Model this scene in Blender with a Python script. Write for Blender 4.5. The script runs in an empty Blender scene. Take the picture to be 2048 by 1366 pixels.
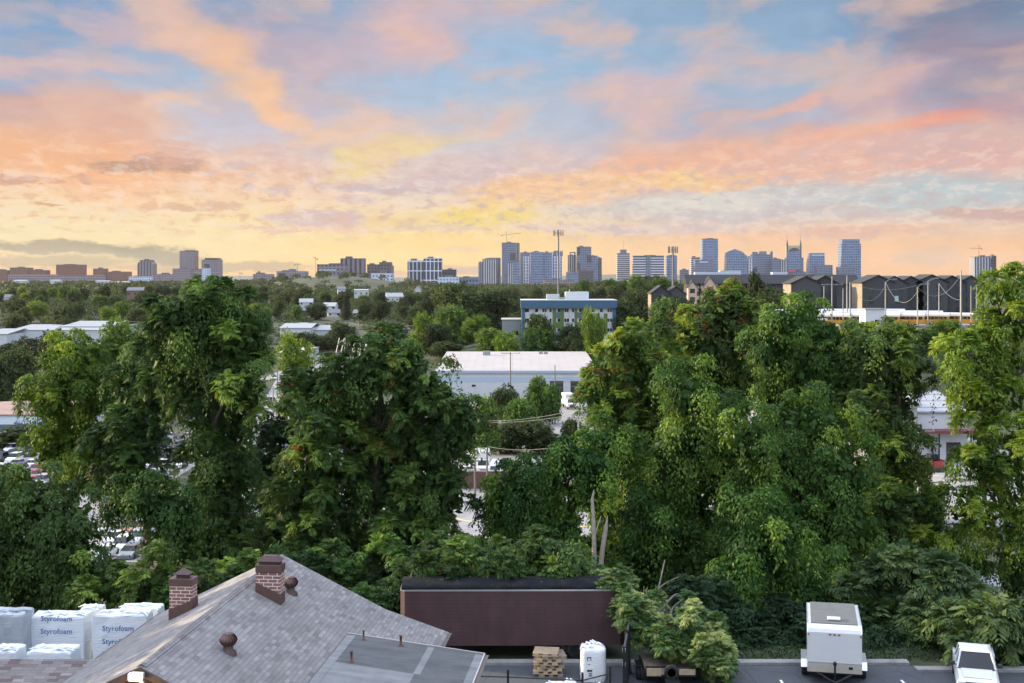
import bpy, math, random
import numpy as np
from mathutils import Vector
R = math.radians
SC = bpy.context.scene
COL = SC.collection
HAZE = 1.5e-5                                       # metres^-1, density of the evening air
rnd = random.Random(7)
RG = np.random.default_rng(11)
F, CX, HY, HC = 1365.33, 1024.0, 556.0, 18.5      # measuring unit and horizon in photo pixels, eye height in metres
K = 1.868; FR = F*K                                # depths below are noted in units of K metres: FR is the focal length in photo pixels

def P(px, py, d):
    return Vector(((px-CX)/F*d, d*K, HC-(py-HY)/F*d))
def X(px, d): return (px-CX)/F*d
def RL(loc): return loc if isinstance(loc, Vector) else (loc[0], loc[1]*K, loc[2])   # Vector: metres; tuple: depth in K metres
def Z(py, d): return HC-(py-HY)/F*d
def lin(c):
    return tuple((v/255/12.92 if v/255 <= .04045 else ((v/255+.055)/1.055)**2.4) for v in c)

# ---------------------------------------------------------------- camera
cam = bpy.data.cameras.new('camera'); camo = bpy.data.objects.new('camera', cam); COL.objects.link(camo)
cam.lens = 24*K; cam.sensor_width = 36; cam.clip_end = 40000; cam.clip_start = .1
cam.shift_y = -(683-HY)/2048
camo.location = (0, 0, HC); camo.rotation_euler = (R(90), 0, 0)
SC.camera = camo
SC.view_settings.view_transform = 'Standard'; SC.view_settings.look = 'None'
SC.view_settings.exposure = 0.85; SC.view_settings.gamma = 1
SC.cycles.max_bounces = 5; SC.cycles.diffuse_bounces = 3; SC.cycles.glossy_bounces = 2
SC.cycles.transmission_bounces = 3; SC.cycles.volume_bounces = 0; SC.cycles.transparent_max_bounces = 6
SC.cycles.use_denoising = True
SC.cycles.sample_clamp_indirect = 4.0

# ---------------------------------------------------------------- sun and sky
SUN_AZ, SUN_EL = -70.0, 13.0                       # degrees; azimuth measured from the view axis, negative to the left
sun = bpy.data.lights.new('sun', 'SUN'); suno = bpy.data.objects.new('sun', sun); COL.objects.link(suno)
sun.energy = 5.0; sun.angle = R(.5); sun.color = (1.0, .78, .48)
sd = Vector((math.sin(R(SUN_AZ))*math.cos(R(SUN_EL)), math.cos(R(SUN_AZ))*math.cos(R(SUN_EL)), math.sin(R(SUN_EL))))
suno.rotation_euler = sd.to_track_quat('Z', 'Y').to_euler()

W = bpy.data.worlds.new('World'); SC.world = W; W.use_nodes = True
W.cycles.sampling_method = 'MANUAL'; W.cycles.sample_map_resolution = 512
nt = W.node_tree; nt.nodes.clear()
class NT:
    def __init__(s, tree): s.t = tree
    def n(s, typ, **kw):
        nd = s.t.nodes.new(typ)
        for k, v in kw.items(): setattr(nd, k, v)
        return nd
    def l(s, a, b): s.t.links.new(a, b)
    def setin(s, sock, v):
        if hasattr(v, 'is_linked') or hasattr(v, 'links'): s.l(v, sock)
        else: sock.default_value = v
    def m(s, op, a, b=None, c=None, clamp=False):
        nd = s.n('ShaderNodeMath', operation=op, use_clamp=clamp)
        s.setin(nd.inputs[0], a)
        if b is not None: s.setin(nd.inputs[1], b)
        if c is not None: s.setin(nd.inputs[2], c)
        return nd.outputs[0]
    def mixc(s, f, a, b, blend='MIX'):
        nd = s.n('ShaderNodeMix', data_type='RGBA', blend_type=blend)
        s.setin(nd.inputs[0], f); s.setin(nd.inputs[6], a if not isinstance(a, tuple) else (*a[:3], 1)); s.setin(nd.inputs[7], b if not isinstance(b, tuple) else (*b[:3], 1))
        return nd.outputs[2]
    def ss(s, v, a, b, o0=0., o1=1.):
        nd = s.n('ShaderNodeMapRange', interpolation_type='SMOOTHSTEP')
        s.setin(nd.inputs[0], v); nd.inputs[1].default_value = a; nd.inputs[2].default_value = b
        nd.inputs[3].default_value = o0; nd.inputs[4].default_value = o1
        return nd.outputs[0]
    def noise(s, vec, scale, detail=4, rough=.5, dist=0.):
        nd = s.n('ShaderNodeTexNoise'); s.l(vec, nd.inputs['Vector'])
        nd.inputs['Scale'].default_value = scale; nd.inputs['Detail'].default_value = detail
        nd.inputs['Roughness'].default_value = rough; nd.inputs['Distortion'].default_value = dist
        return nd
    def ramp(s, f, stops, mode='LINEAR'):
        nd = s.n('ShaderNodeValToRGB'); s.l(f, nd.inputs[0]); cr = nd.color_ramp; cr.interpolation = mode
        while len(cr.elements) < len(stops): cr.elements.new(.5)
        for e, (p, c) in zip(cr.elements, stops): e.position = p; e.color = (*c, 1)
        return nd.outputs[0]
g = NT(nt)
tc = g.n('ShaderNodeTexCoord'); sx = g.n('ShaderNodeSeparateXYZ'); wd = g.n('ShaderNodeVectorMath', operation='MULTIPLY'); g.l(tc.outputs['Generated'], wd.inputs[0]); wd.inputs[1].default_value = (K, 1, K)
wn_ = g.n('ShaderNodeVectorMath', operation='NORMALIZE'); g.l(wd.outputs[0], wn_.inputs[0]); g.l(wn_.outputs[0], sx.inputs[0])
dx, dy, dz = sx.outputs
D2 = 180/math.pi
az = g.m('MULTIPLY', g.m('ARCTAN2', dx, dy), D2)         # degrees right of the view axis
el = g.m('MULTIPLY', g.m('ARCSINE', dz), D2)
def AE(px, py):                                           # the direction in which the photograph shows a cloud
    u, v = (px-CX)/F, (HY-py)/F
    return math.atan(u)*D2, math.atan(v/math.sqrt(1+u*u))*D2
cv = g.n('ShaderNodeCombineXYZ'); g.l(az, cv.inputs[0]); g.l(g.m('MULTIPLY', el, 2.2), cv.inputs[1])
n1 = g.noise(cv.outputs[0], .11, 5, .55); n2 = g.noise(cv.outputs[0], .42, 5, .6)
def warp(nn, ax, ay):
    a = g.n('ShaderNodeVectorMath', operation='SUBTRACT'); g.l(nn.outputs['Color'], a.inputs[0]); a.inputs[1].default_value = (.5, .5, .5)
    b = g.n('ShaderNodeVectorMath', operation='MULTIPLY'); g.l(a.outputs[0], b.inputs[0]); b.inputs[1].default_value = (ax, ay, 0)
    return b.outputs[0]
def vadd(a, b):
    nd = g.n('ShaderNodeVectorMath', operation='ADD'); g.l(a, nd.inputs[0]); g.l(b, nd.inputs[1]); return nd.outputs[0]
ae = g.n('ShaderNodeCombineXYZ'); g.l(az, ae.inputs[0]); g.l(el, ae.inputs[1])
soft_v = vadd(vadd(ae.outputs[0], warp(n1, 15, 6.0)), warp(n2, 2.2, 1.0))       # for veils
puff_v = vadd(vadd(ae.outputs[0], warp(n2, 3.6, 1.3)), warp(g.noise(cv.outputs[0], 1.3, 5, .62), 1.5, .85))   # for cumulus
def ramp_for(px, stops):
    E = 24.0
    return g.ramp(g.m('DIVIDE', el, E, clamp=True), sorted([(max(0, AE(px, y)[1])/E, lin(c)) for y, c in stops]))
sky_l = ramp_for(150, [(556, (244, 166, 86)), (520, (241, 199, 118)), (470, (240, 226, 180)), (405, (250, 218, 172)), (340, (246, 200, 165)), (250, (214, 196, 204)), (120, (165, 188, 214)), (0, (98, 158, 205))])
sky_c = ramp_for(850, [(556, (250, 190, 95)), (520, (253, 208, 108)), (470, (252, 217, 138)), (420, (240, 216, 190)), (330, (222, 206, 205)), (230, (192, 200, 216)), (120, (166, 190, 218)), (0, (172, 180, 200))])
sky_r = ramp_for(1650, [(556, (249, 186, 116)), (500, (249, 188, 126)), (450, (224, 198, 180)), (400, (200, 202, 202)), (340, (228, 186, 168)), (260, (186, 180, 198)), (130, (158, 182, 206)), (0, (134, 164, 196))])
col = g.mixc(g.ss(az, -22, -6), sky_l, sky_c); col = g.mixc(g.ss(az, -2, 14), col, sky_r)
S, PV = soft_v, puff_v
BLOBS = [  (760,500,420,50,0,(254,216,112),.75,.8,S),(300,468,300,36,0,(250,222,156),.5,.8,S),(1500,500,420,40,0,(250,192,128),.5,.8,S),(230,300,300,60,-4,(248,190,140),.5,.8,S),
 # px, py, rx, ry, tilt, colour, strength, edge softness, coordinates
 (40,70,150,120,0,(88,154,206),.9,.7,S),(330,150,80,32,0,(160,184,216),.7,.7,S),(800,165,150,65,8,(160,194,224),.85,.7,S),(970,130,150,65,0,(146,188,224),.85,.7,S),
 (1130,90,170,80,0,(146,188,224),.85,.7,S),(1290,110,210,75,5,(142,186,222),.9,.7,S),(1540,80,140,60,10,(130,176,216),.7,.7,S),(1760,60,150,55,0,(112,158,204),.8,.7,S),(1990,40,190,120,0,(92,108,142),1.,.7,S),
 (1450,190,110,40,5,(165,188,216),.7,.7,S),(1150,230,110,35,0,(176,200,220),.7,.7,S),(1600,235,120,25,8,(184,188,208),.6,.7,S),
 (290,15,80,34,-30,(246,196,160),.9,.6,S),(370,60,120,40,-25,(236,190,172),.85,.6,S),(450,110,80,46,-40,(254,194,138),.95,.6,S),(540,185,95,36,-40,(254,200,144),.95,.6,S),
 (600,115,140,70,-20,(206,176,184),.75,.6,S),(500,18,70,28,0,(156,168,196),.6,.6,S),(190,50,80,24,-5,(220,184,188),.75,.6,S),(60,115,70,18,0,(224,186,186),.6,.6,S),(190,130,125,18,5,(240,192,176),.7,.6,S),
 (790,50,130,52,15,(230,184,182),.8,.6,S),(850,95,80,32,0,(222,180,184),.7,.6,S),(1000,40,90,30,0,(206,186,200),.5,.6,S),
 (110,212,160,26,0,(222,152,132),.85,.5,S),(110,238,140,22,0,(170,148,160),.85,.5,S),(200,272,140,28,-5,(244,172,132),.85,.6,S),(110,312,260,42,-3,(252,178,112),.95,.6,S),
 (330,215,80,24,20,(252,200,158),.8,.6,S),(570,215,85,30,-20,(254,196,150),.85,.6,S),(455,252,90,26,0,(198,204,222),.75,.6,S),(690,240,100,24,0,(206,204,214),.5,.6,S),
 (720,320,70,30,15,(243,217,132),.9,.5,S),(835,285,100,22,10,(247,217,135),.9,.5,S),(700,262,140,18,12,(253,205,158),.75,.6,S),(950,240,110,20,12,(232,196,180),.7,.6,S),
 (1260,175,120,34,10,(214,186,196),.7,.6,S),(1350,150,120,34,12,(214,188,200),.6,.6,S),(1310,215,95,22,0,(224,184,184),.75,.6,S),(1190,180,60,22,20,(228,190,180),.6,.6,S),
 (1530,215,110,14,18,(250,178,144),.9,.6,S),(1780,175,140,42,5,(210,166,174),.75,.6,S),(1970,95,110,38,-20,(160,142,164),.8,.6,S),(1850,245,160,20,8,(243,150,118),.95,.55,S),(1700,272,180,16,3,(246,162,124),.95,.55,S),(1990,210,90,26,0,(170,150,174),.7,.6,S),
 (1370,312,170,34,5,(250,172,118),1.,.55,S),(1500,322,220,32,0,(240,184,156),.8,.6,S),(1345,350,130,15,0,(252,206,118),.95,.5,S),(1480,355,85,13,0,(250,200,124),.85,.5,S),(1720,312,220,32,0,(236,178,160),.75,.6,S),(1780,346,220,16,0,(244,178,150),.75,.6,S),(1960,320,120,30,0,(226,170,166),.6,.6,S),
 (1080,372,190,32,3,(250,190,122),.95,.55,S),(1190,375,110,18,0,(248,200,150),.75,.55,S),(1080,300,120,22,0,(216,196,200),.7,.6,S),(1000,330,100,16,0,(214,194,200),.6,.6,S),
 (1870,395,210,32,0,(184,202,206),.95,.5,S),(1500,393,200,16,0,(202,206,208),.8,.5,S),
 # banks and puffs with crisper edges
 (905,352,130,24,8,(216,194,198),.85,.35,PV),(785,381,140,8,-1,(200,184,190),.85,.35,PV),(1400,410,120,22,0,(226,220,206),.8,.35,PV),(1500,430,230,13,0,(206,196,196),.85,.35,PV),(1350,459,170,10,0,(222,196,188),.9,.3,PV),(1120,455,110,8,0,(226,198,186),.8,.3,PV),
 (1985,428,130,12,-5,(208,164,150),.9,.3,PV),(1710,462,150,9,0,(234,180,150),.95,.3,PV),(1500,474,130,7,0,(250,188,134),.85,.4,PV),(1860,512,70,15,0,(222,186,152),.75,.4,PV),
 (280,331,108,12,4,(194,148,124),.95,.25,PV),(340,322,70,9,0,(206,160,144),.8,.3,PV),(22,361,28,8,0,(218,160,128),.95,.2,PV),(62,357,22,9,0,(214,158,130),.95,.2,PV),(105,364,18,5,0,(224,166,130),.95,.2,PV),(178,360,17,9,0,(208,156,136),.95,.2,PV),(100,408,24,4,0,(214,158,98),.95,.2,PV),
 (340,284,40,5,0,(226,180,164),.8,.3,PV),(355,304,55,6,0,(224,180,166),.8,.3,PV),(535,301,48,10,0,(222,188,184),.9,.3,PV),(640,300,30,7,0,(218,190,188),.8,.3,PV),(470,332,26,10,0,(220,192,188),.85,.25,PV),(425,348,14,9,0,(222,192,180),.85,.25,PV),(505,352,16,7,0,(224,196,184),.85,.25,PV),(505,373,16,9,0,(212,186,180),.85,.25,PV),(560,380,26,8,0,(214,190,188),.85,.25,PV),(622,362,16,10,0,(224,194,184),.8,.25,PV),(400,386,18,6,0,(236,196,160),.85,.25,PV),(360,414,42,7,2,(226,180,140),.95,.25,PV),(440,410,46,10,2,(226,186,152),.95,.25,PV),(245,419,20,5,0,(242,200,150),.8,.3,PV),(295,416,13,5,0,(238,194,150),.85,.25,PV),(335,392,26,5,0,(246,200,140),.8,.3,PV),
 (640,437,100,17,0,(216,188,182),.95,.25,PV),(560,458,90,6,0,(236,190,160),.9,.25,PV),(710,400,40,8,0,(216,190,186),.8,.3,PV),(700,458,80,6,0,(240,198,170),.8,.3,PV),
 (965,430,110,20,2,(246,214,84),.95,.45,PV),(1010,410,80,14,0,(248,206,120),.8,.4,PV),(790,447,62,12,0,(240,208,132),.95,.3,PV),(880,455,90,8,0,(228,200,160),.9,.3,PV),(930,497,50,6,0,(246,196,148),.8,.4,PV),
 (150,497,220,12,-2,(160,150,112),.95,.3,PV),(330,512,100,16,-6,(148,138,104),.9,.35,PV),(120,524,170,9,0,(176,158,108),.85,.3,PV),(500,534,120,9,0,(186,160,110),.85,.3,PV),(310,538,90,7,0,(180,152,106),.7,.3,PV),(30,547,170,7,0,(240,150,84),.7,.5,PV),(930,540,60,9,0,(196,166,148),.8,.3,PV),(770,548,60,6,0,(206,170,146),.7,.35,PV),
]
def blob(col, b):
    px, py, rx, ry, rot, c, st, so, vec = b
    a, e = AE(px, py); k = math.cos(R(a))**2
    ch = g.n('ShaderNodeVectorMath', operation='MULTIPLY_ADD'); g.l(col, ch.inputs[0]); ch.inputs[1].default_value = (1e-9,)*3; g.l(vec, ch.inputs[2])   # evaluated one after the other
    mp = g.n('ShaderNodeMapping', vector_type='TEXTURE'); g.l(ch.outputs[0], mp.inputs['Vector'])
    mp.inputs['Location'].default_value = (a, e, 0); mp.inputs['Rotation'].default_value = (0, 0, R(rot))
    mp.inputs['Scale'].default_value = (rx/F*D2*k, ry/F*D2, 1)
    ln = g.n('ShaderNodeVectorMath', operation='LENGTH'); g.l(mp.outputs[0], ln.inputs[0])
    return g.mixc(g.ss(ln.outputs['Value'], 1+so*(1.4 if vec is S else 1.1), max(.02, 1-so*(1.5 if vec is S else 1.2)), 0., st*(.88 if vec is S else .98)), col, lin(c))
BLOBS = [(*b[:6], b[6]*((.5 if b[5][0] > 120 else .8) if b[8] is S and b[5][2] > b[5][0]+25 else 1.), *b[7:]) for b in BLOBS]
for b in BLOBS: col = blob(col, b)
# a broken field of small puffs low down, and thin torn veil above it
pf = g.noise(vadd(cv.outputs[0], warp(n2, 2.5, 1.2)), .62, 7, .66)
band = g.m('MULTIPLY', g.ss(el, 2.2, 4.2), g.ss(el, 7.5, 12.5, 1., 0.))
col = g.mixc(g.m('MULTIPLY', g.ss(pf.outputs[0], .52, .61, 0., .72), band), col, g.mixc(g.ss(az, -25, 5), lin((232, 178, 140)), lin((204, 184, 184))))
col = g.mixc(g.m('MULTIPLY', g.ss(pf.outputs[0], .50, .40, 0., .4), band), col, lin((250, 226, 206)))
vl = g.noise(vadd(cv.outputs[0], warp(n1, 9, 5)), .13, 6, .5)
col = g.mixc(g.m('MULTIPLY', g.ss(vl.outputs[0], .44, .68, 0., .62), g.ss(el, 7, 11)), col, lin((236, 192, 168)))
col = g.mixc(g.m('MULTIPLY', g.ss(vl.outputs[0], .47, .30, 0., .3), g.ss(el, 7, 11)), col, lin((164, 184, 204)))
# fine streaks through the veils
n3 = g.noise(vadd(cv.outputs[0], warp(n1, 6, 6)), .5, 4, .5)
st = g.m('MULTIPLY_ADD', g.m('SUBTRACT', n3.outputs[0], .5), .22, 1.0)
hsv = g.n('ShaderNodeHueSaturation'); hsv.inputs['Saturation'].default_value = .93; g.l(col, hsv.inputs['Color']); col = hsv.outputs[0]
vm = g.n('ShaderNodeVectorMath', operation='SCALE'); g.l(col, vm.inputs[0]); g.l(st, vm.inputs['Scale'])
# physical sky: the whole dome above and behind the bank of sunset cloud
nis = g.n('ShaderNodeTexSky', sky_type='NISHITA'); nis.sun_disc = False
nis.sun_elevation = R(SUN_EL); nis.sun_rotation = R(SUN_AZ); nis.air_density = 1.2; nis.dust_density = 1.5; nis.ozone_density = 2.5
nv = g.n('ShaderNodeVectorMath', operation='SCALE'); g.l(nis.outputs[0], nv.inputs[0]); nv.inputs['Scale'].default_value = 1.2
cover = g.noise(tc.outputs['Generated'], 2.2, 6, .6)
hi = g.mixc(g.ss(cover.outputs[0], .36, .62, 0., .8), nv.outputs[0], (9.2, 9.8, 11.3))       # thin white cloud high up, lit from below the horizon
front = g.m('MULTIPLY', g.ss(el, 24, 44, 1., 0.), g.ss(g.m('ABSOLUTE', az), 52, 88, 1., 0.))
STR = .13
bank = g.n('ShaderNodeVectorMath', operation='SCALE'); g.l(vm.outputs[0], bank.inputs[0]); bank.inputs['Scale'].default_value = .530/STR
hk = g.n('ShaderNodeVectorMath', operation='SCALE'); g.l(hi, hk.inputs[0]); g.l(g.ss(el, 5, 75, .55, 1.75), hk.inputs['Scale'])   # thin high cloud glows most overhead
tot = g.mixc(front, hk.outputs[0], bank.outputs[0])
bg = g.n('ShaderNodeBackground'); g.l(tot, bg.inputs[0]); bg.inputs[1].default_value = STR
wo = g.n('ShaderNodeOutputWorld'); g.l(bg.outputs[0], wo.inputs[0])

# ---------------------------------------------------------------- helpers
def tag(o, label=None, cat=None, group=None, kind=None):
    if label: o['label'] = label
    if cat: o['category'] = cat
    if group: o['group'] = group
    if kind: o['kind'] = kind
    return o
def thing(name, label, cat, loc=(0,0,0), rz=0., group=None):
    o = bpy.data.objects.new(name, None); COL.objects.link(o); o.location = RL(loc); o.rotation_euler = (0, 0, rz); o.empty_display_size = .2
    return tag(o, label, cat, group)
def dup(root, loc, rz=0., label=None, group=None, scale=None):
    r = root.copy(); COL.objects.link(r); r.location = RL(loc); r.rotation_euler = (0, 0, rz)
    if scale: r.scale = scale
    if label: r['label'] = label
    if group: r['group'] = group
    for ch in root.children:
        c = ch.copy(); COL.objects.link(c); c.parent = r
        for gch in ch.children:
            d = gch.copy(); COL.objects.link(d); d.parent = c
    return r
def link(name, me, parent=None):
    o = bpy.data.objects.new(name, me); COL.objects.link(o)
    if parent is not None: o.parent = parent
    return o
class MB:
    def __init__(s): s.v = []; s.f = []; s.mi = []; s.sm = []
    def add(s, vs, fs, mi=0, smooth=False):
        b = len(s.v); s.v += [tuple(v) for v in vs]
        for f in fs: s.f.append(tuple(b+i for i in f)); s.mi.append(mi); s.sm.append(smooth)
        return s
    def box(s, x0, x1, y0, y1, z0, z1, mi=0, rz=0, c=None, bev=0.):
        if bev > 0:
            e = bev; vs = []; 
            cx, cy, cz = (x0+x1)/2, (y0+y1)/2, (z0+z1)/2; hx, hy, hz = (x1-x0)/2, (y1-y0)/2, (z1-z0)/2
            for sz in (-1, 1):
                for sy in (-1, 1):
                    for sx_ in (-1, 1):
                        for k in range(3):
                            q = [hx-e, hy-e, hz-e]; q[k] += e
                            vs.append((cx+sx_*q[0], cy+sy*q[1], cz+sz*q[2]))
            I = lambda a, b, c_, k: ((1 if c_ > 0 else 0)*4+(1 if b > 0 else 0)*2+(1 if a > 0 else 0))*3+k
            fs = []
            for a in (-1, 1): fs.append([I(a, -1, -1, 0), I(a, 1, -1, 0), I(a, 1, 1, 0), I(a, -1, 1, 0)][::a])
            for b in (-1, 1): fs.append([I(-1, b, -1, 1), I(1, b, -1, 1), I(1, b, 1, 1), I(-1, b, 1, 1)][::b])
            for c_ in (-1, 1): fs.append([I(-1, -1, c_, 2), I(1, -1, c_, 2), I(1, 1, c_, 2), I(-1, 1, c_, 2)][::c_])
            for b in (-1, 1):
                for c_ in (-1, 1): fs.append([I(-1, b, c_, 1), I(1, b, c_, 1), I(1, b, c_, 2), I(-1, b, c_, 2)])
            for a in (-1, 1):
                for c_ in (-1, 1): fs.append([I(a, -1, c_, 0), I(a, 1, c_, 0), I(a, 1, c_, 2), I(a, -1, c_, 2)])
                for b in (-1, 1): fs.append([I(a, b, -1, 0), I(a, b, 1, 0), I(a, b, 1, 1), I(a, b, -1, 1)])
            for a in (-1, 1):
                for b in (-1, 1):
                    for c_ in (-1, 1): fs.append([I(a, b, c_, 0), I(a, b, c_, 1), I(a, b, c_, 2)])
        else:
            vs = [(x, y, z) for z in (z0, z1) for y in (y0, y1) for x in (x0, x1)]
            fs = [(0,2,3,1), (4,5,7,6), (0,1,5,4), (2,6,7,3), (0,4,6,2), (1,3,7,5)]
        if rz:
            c = c or ((x0+x1)/2, (y0+y1)/2); cs, sn = math.cos(rz), math.sin(rz)
            vs = [(c[0]+(x-c[0])*cs-(y-c[1])*sn, c[1]+(x-c[0])*sn+(y-c[1])*cs, z) for x, y, z in vs]
        return s.add(vs, fs, mi)
    def quad(s, a, b, c, d, mi=0): return s.add([a, b, c, d], [(0, 1, 2, 3)], mi)
    def poly(s, pts, mi=0): return s.add(pts, [tuple(range(len(pts)))], mi)
    def slab(s, pts, thick, mi=0, mi2=None):
        """thick sheet: polygon pts (any plane) with thickness straight down"""
        n = len(pts); lo = [(p[0], p[1], p[2]-thick) for p in pts]
        s.add(list(pts), [tuple(range(n))], mi)
        s.add(lo, [tuple(range(n))[::-1]], mi if mi2 is None else mi2)
        for i in range(n):
            j = (i+1) % n; s.add([pts[i], lo[i], lo[j], pts[j]], [(0, 1, 2, 3)], mi if mi2 is None else mi2)
        return s
    def prism(s, prof, axis, a0, a1, mi=0, smooth=False):
        """profile of 2-D points swept along an axis ('x': points are (y,z); 'y': (x,z); 'z': (x,y))"""
        mk = {'x': lambda p, a: (a, p[0], p[1]), 'y': lambda p, a: (p[0], a, p[1]), 'z': lambda p, a: (p[0], p[1], a)}[axis]
        n = len(prof); vs = [mk(p, a0) for p in prof]+[mk(p, a1) for p in prof]
        s.add(vs, [(i, (i+1) % n, n+(i+1) % n, n+i) for i in range(n)], mi, smooth)
        s.add(vs[:n], [tuple(range(n))[::-1]], mi); s.add(vs[n:], [tuple(range(n))], mi)
        return s
    def tube(s, pts, r, seg=8, mi=0, caps=True, smooth=True):
        pts = [Vector(p) for p in pts]; rs = r if isinstance(r, (list, tuple)) else [r]*len(pts)
        ring = []; prev = None
        for i, p in enumerate(pts):
            t = (pts[min(i+1, len(pts)-1)]-pts[max(i-1, 0)]).normalized()
            u = (prev - t*prev.dot(t)) if prev is not None else t.orthogonal()
            u = (u if u.length > 1e-6 else t.orthogonal()).normalized(); prev = u; w = t.cross(u)
            ring += [p+(u*math.cos(a)+w*math.sin(a))*rs[i] for a in (2*math.pi*k/seg for k in range(seg))]
        n = len(pts)
        s.add(ring, [(i*seg+k, i*seg+(k+1) % seg, (i+1)*seg+(k+1) % seg, (i+1)*seg+k) for i in range(n-1) for k in range(seg)], mi, smooth)
        if caps: s.add(ring[:seg], [tuple(range(seg))[::-1]], mi); s.add(ring[-seg:], [tuple(range(seg))], mi)
        return s
    def lathe(s, prof, c=(0,0,0), seg=20, mi=0, axis='z', smooth=True):
        vs = []
        for r, h in prof:
            for k in range(seg):
                a = 2*math.pi*k/seg; p = (r*math.cos(a), r*math.sin(a), h)
                if axis == 'x': p = (p[2], p[0], p[1])
                if axis == 'y': p = (p[0], p[2], p[1])
                vs.append((c[0]+p[0], c[1]+p[1], c[2]+p[2]))
        n = len(prof)
        fs = [(i*seg+k, i*seg+(k+1) % seg, (i+1)*seg+(k+1) % seg, (i+1)*seg+k) for i in range(n-1) for k in range(seg)]
        s.add(vs, fs, mi, smooth)
        if prof[0][0] > 1e-4: s.add(vs[:seg], [tuple(range(seg))[::-1]], mi)
        if prof[-1][0] > 1e-4: s.add(vs[-seg:], [tuple(range(seg))], mi)
        return s
    def build(s, name, mats, parent=None, off=None):
        me = bpy.data.meshes.new(name)
        v = s.v if off is None else [(a-off[0], b-off[1], c-off[2]) for a, b, c in s.v]
        me.from_pydata(v, [], s.f)
        for m in (mats if isinstance(mats, (list, tuple)) else [mats]): me.materials.append(m)
        me.polygons.foreach_set('material_index', s.mi); me.polygons.foreach_set('use_smooth', s.sm); me.update()
        return link(name, me, parent)

# ---------------------------------------------------------------- materials
def newmat(name):
    m = bpy.data.materials.new(name); m.use_nodes = True; t = m.node_tree
    b = t.nodes['Principled BSDF']; return m, NT(t), b
def pm(name, c, rough=.6, metal=0., var=.12, scale=3., bump=0., bscale=30., dirt=0., dscale=.6, dcol=(.05,.045,.04), spec=.5):
    """painted, cast or woven surface: base colour with grain, wear in patches and a little relief"""
    m, t, b = newmat(name); co = t.n('ShaderNodeTexCoord').outputs['Object']
    n = t.noise(co, scale, 5, .6)
    k = t.m('MULTIPLY_ADD', t.m('SUBTRACT', n.outputs[0], .5), 2*var*1.6, 1.)
    v = t.n('ShaderNodeVectorMath', operation='SCALE'); v.inputs[0].default_value = c; t.l(k, v.inputs['Scale'])
    out = v.outputs[0]
    if dirt:
        n2_ = t.noise(co, dscale, 6, .65)
        out = t.mixc(t.ss(n2_.outputs[0], .45, .75, 0., dirt), out, dcol)
    t.l(out, b.inputs['Base Color'])
    b.inputs['Roughness'].default_value = rough; b.inputs['Metallic'].default_value = metal; b.inputs['Specular IOR Level'].default_value = spec
    if bump:
        bn = t.noise(co, bscale, 4, .6); bp = t.n('ShaderNodeBump'); bp.inputs['Strength'].default_value = bump; bp.inputs['Distance'].default_value = .02
        t.l(bn.outputs[0], bp.inputs['Height']); t.l(bp.outputs[0], b.inputs['Normal'])
    return m
def glassmat(name, c=(.02,.025,.03), rough=.08):
    m, t, b = newmat(name); b.inputs['Base Color'].default_value = (*c, 1); b.inputs['Roughness'].default_value = rough
    b.inputs['Specular IOR Level'].default_value = .8
    return m
def facade(name, wall, glass, fh=4., bw=4., mode='g', wf=.6, hf=.6, rough=.25, tintvar=.25, metal=0.):
    """office front: glazing bands or fins laid out in the building's own metres"""
    m, t, b = newmat(name); tcn = t.n('ShaderNodeTexCoord')
    so = t.n('ShaderNodeSeparateXYZ'); t.l(tcn.outputs['Object'], so.inputs[0]); sn = t.n('ShaderNodeSeparateXYZ'); t.l(tcn.outputs['Normal'], sn.inputs[0])
    side = t.m('GREATER_THAN', t.m('ABSOLUTE', sn.outputs[0]), .6)
    u = t.m('ADD', t.m('MULTIPLY', so.outputs[0], t.m('SUBTRACT', 1., side)), t.m('MULTIPLY', so.outputs[1], side))
    u = t.m('DIVIDE', t.m('ADD', u, 500.), bw); z = t.m('DIVIDE', t.m('ADD', so.outputs[2], .01), fh)
    mu = t.m('LESS_THAN', t.m('FRACT', u), wf); mz = t.m('LESS_THAN', t.m('FRACT', z), hf)
    mask = {'g': t.m('MULTIPLY', mu, mz), 'h': mz, 'v': mu}[mode]
    mask = t.m('MULTIPLY', mask, t.m('LESS_THAN', t.m('ABSOLUTE', sn.outputs[2]), .6))
    cc = t.n('ShaderNodeCombineXYZ'); t.l(t.m('FLOOR', u), cc.inputs[0]); t.l(t.m('FLOOR', z), cc.inputs[1]); t.l(side, cc.inputs[2])
    wn = t.n('ShaderNodeTexWhiteNoise', noise_dimensions='3D'); t.l(cc.outputs[0], wn.inputs[0])
    k = t.m('MULTIPLY_ADD', wn.outputs[0], 2*tintvar, 1.-tintvar)
    gv = t.n('ShaderNodeVectorMath', operation='SCALE'); gv.inputs[0].default_value = glass; t.l(k, gv.inputs['Scale'])
    nn = t.noise(tcn.outputs['Object'], .05, 4, .6); kw = t.m('MULTIPLY_ADD', nn.outputs[0], .5, .75)
    wv = t.n('ShaderNodeVectorMath', operation='SCALE'); wv.inputs[0].default_value = wall; t.l(kw, wv.inputs['Scale'])
    t.l(t.mixc(mask, wv.outputs[0], gv.outputs[0]), b.inputs['Base Color'])
    t.l(t.m('MULTIPLY_ADD', mask, rough-.7, .7), b.inputs['Roughness'])
    b.inputs['Metallic'].default_value = metal
    return m
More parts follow.
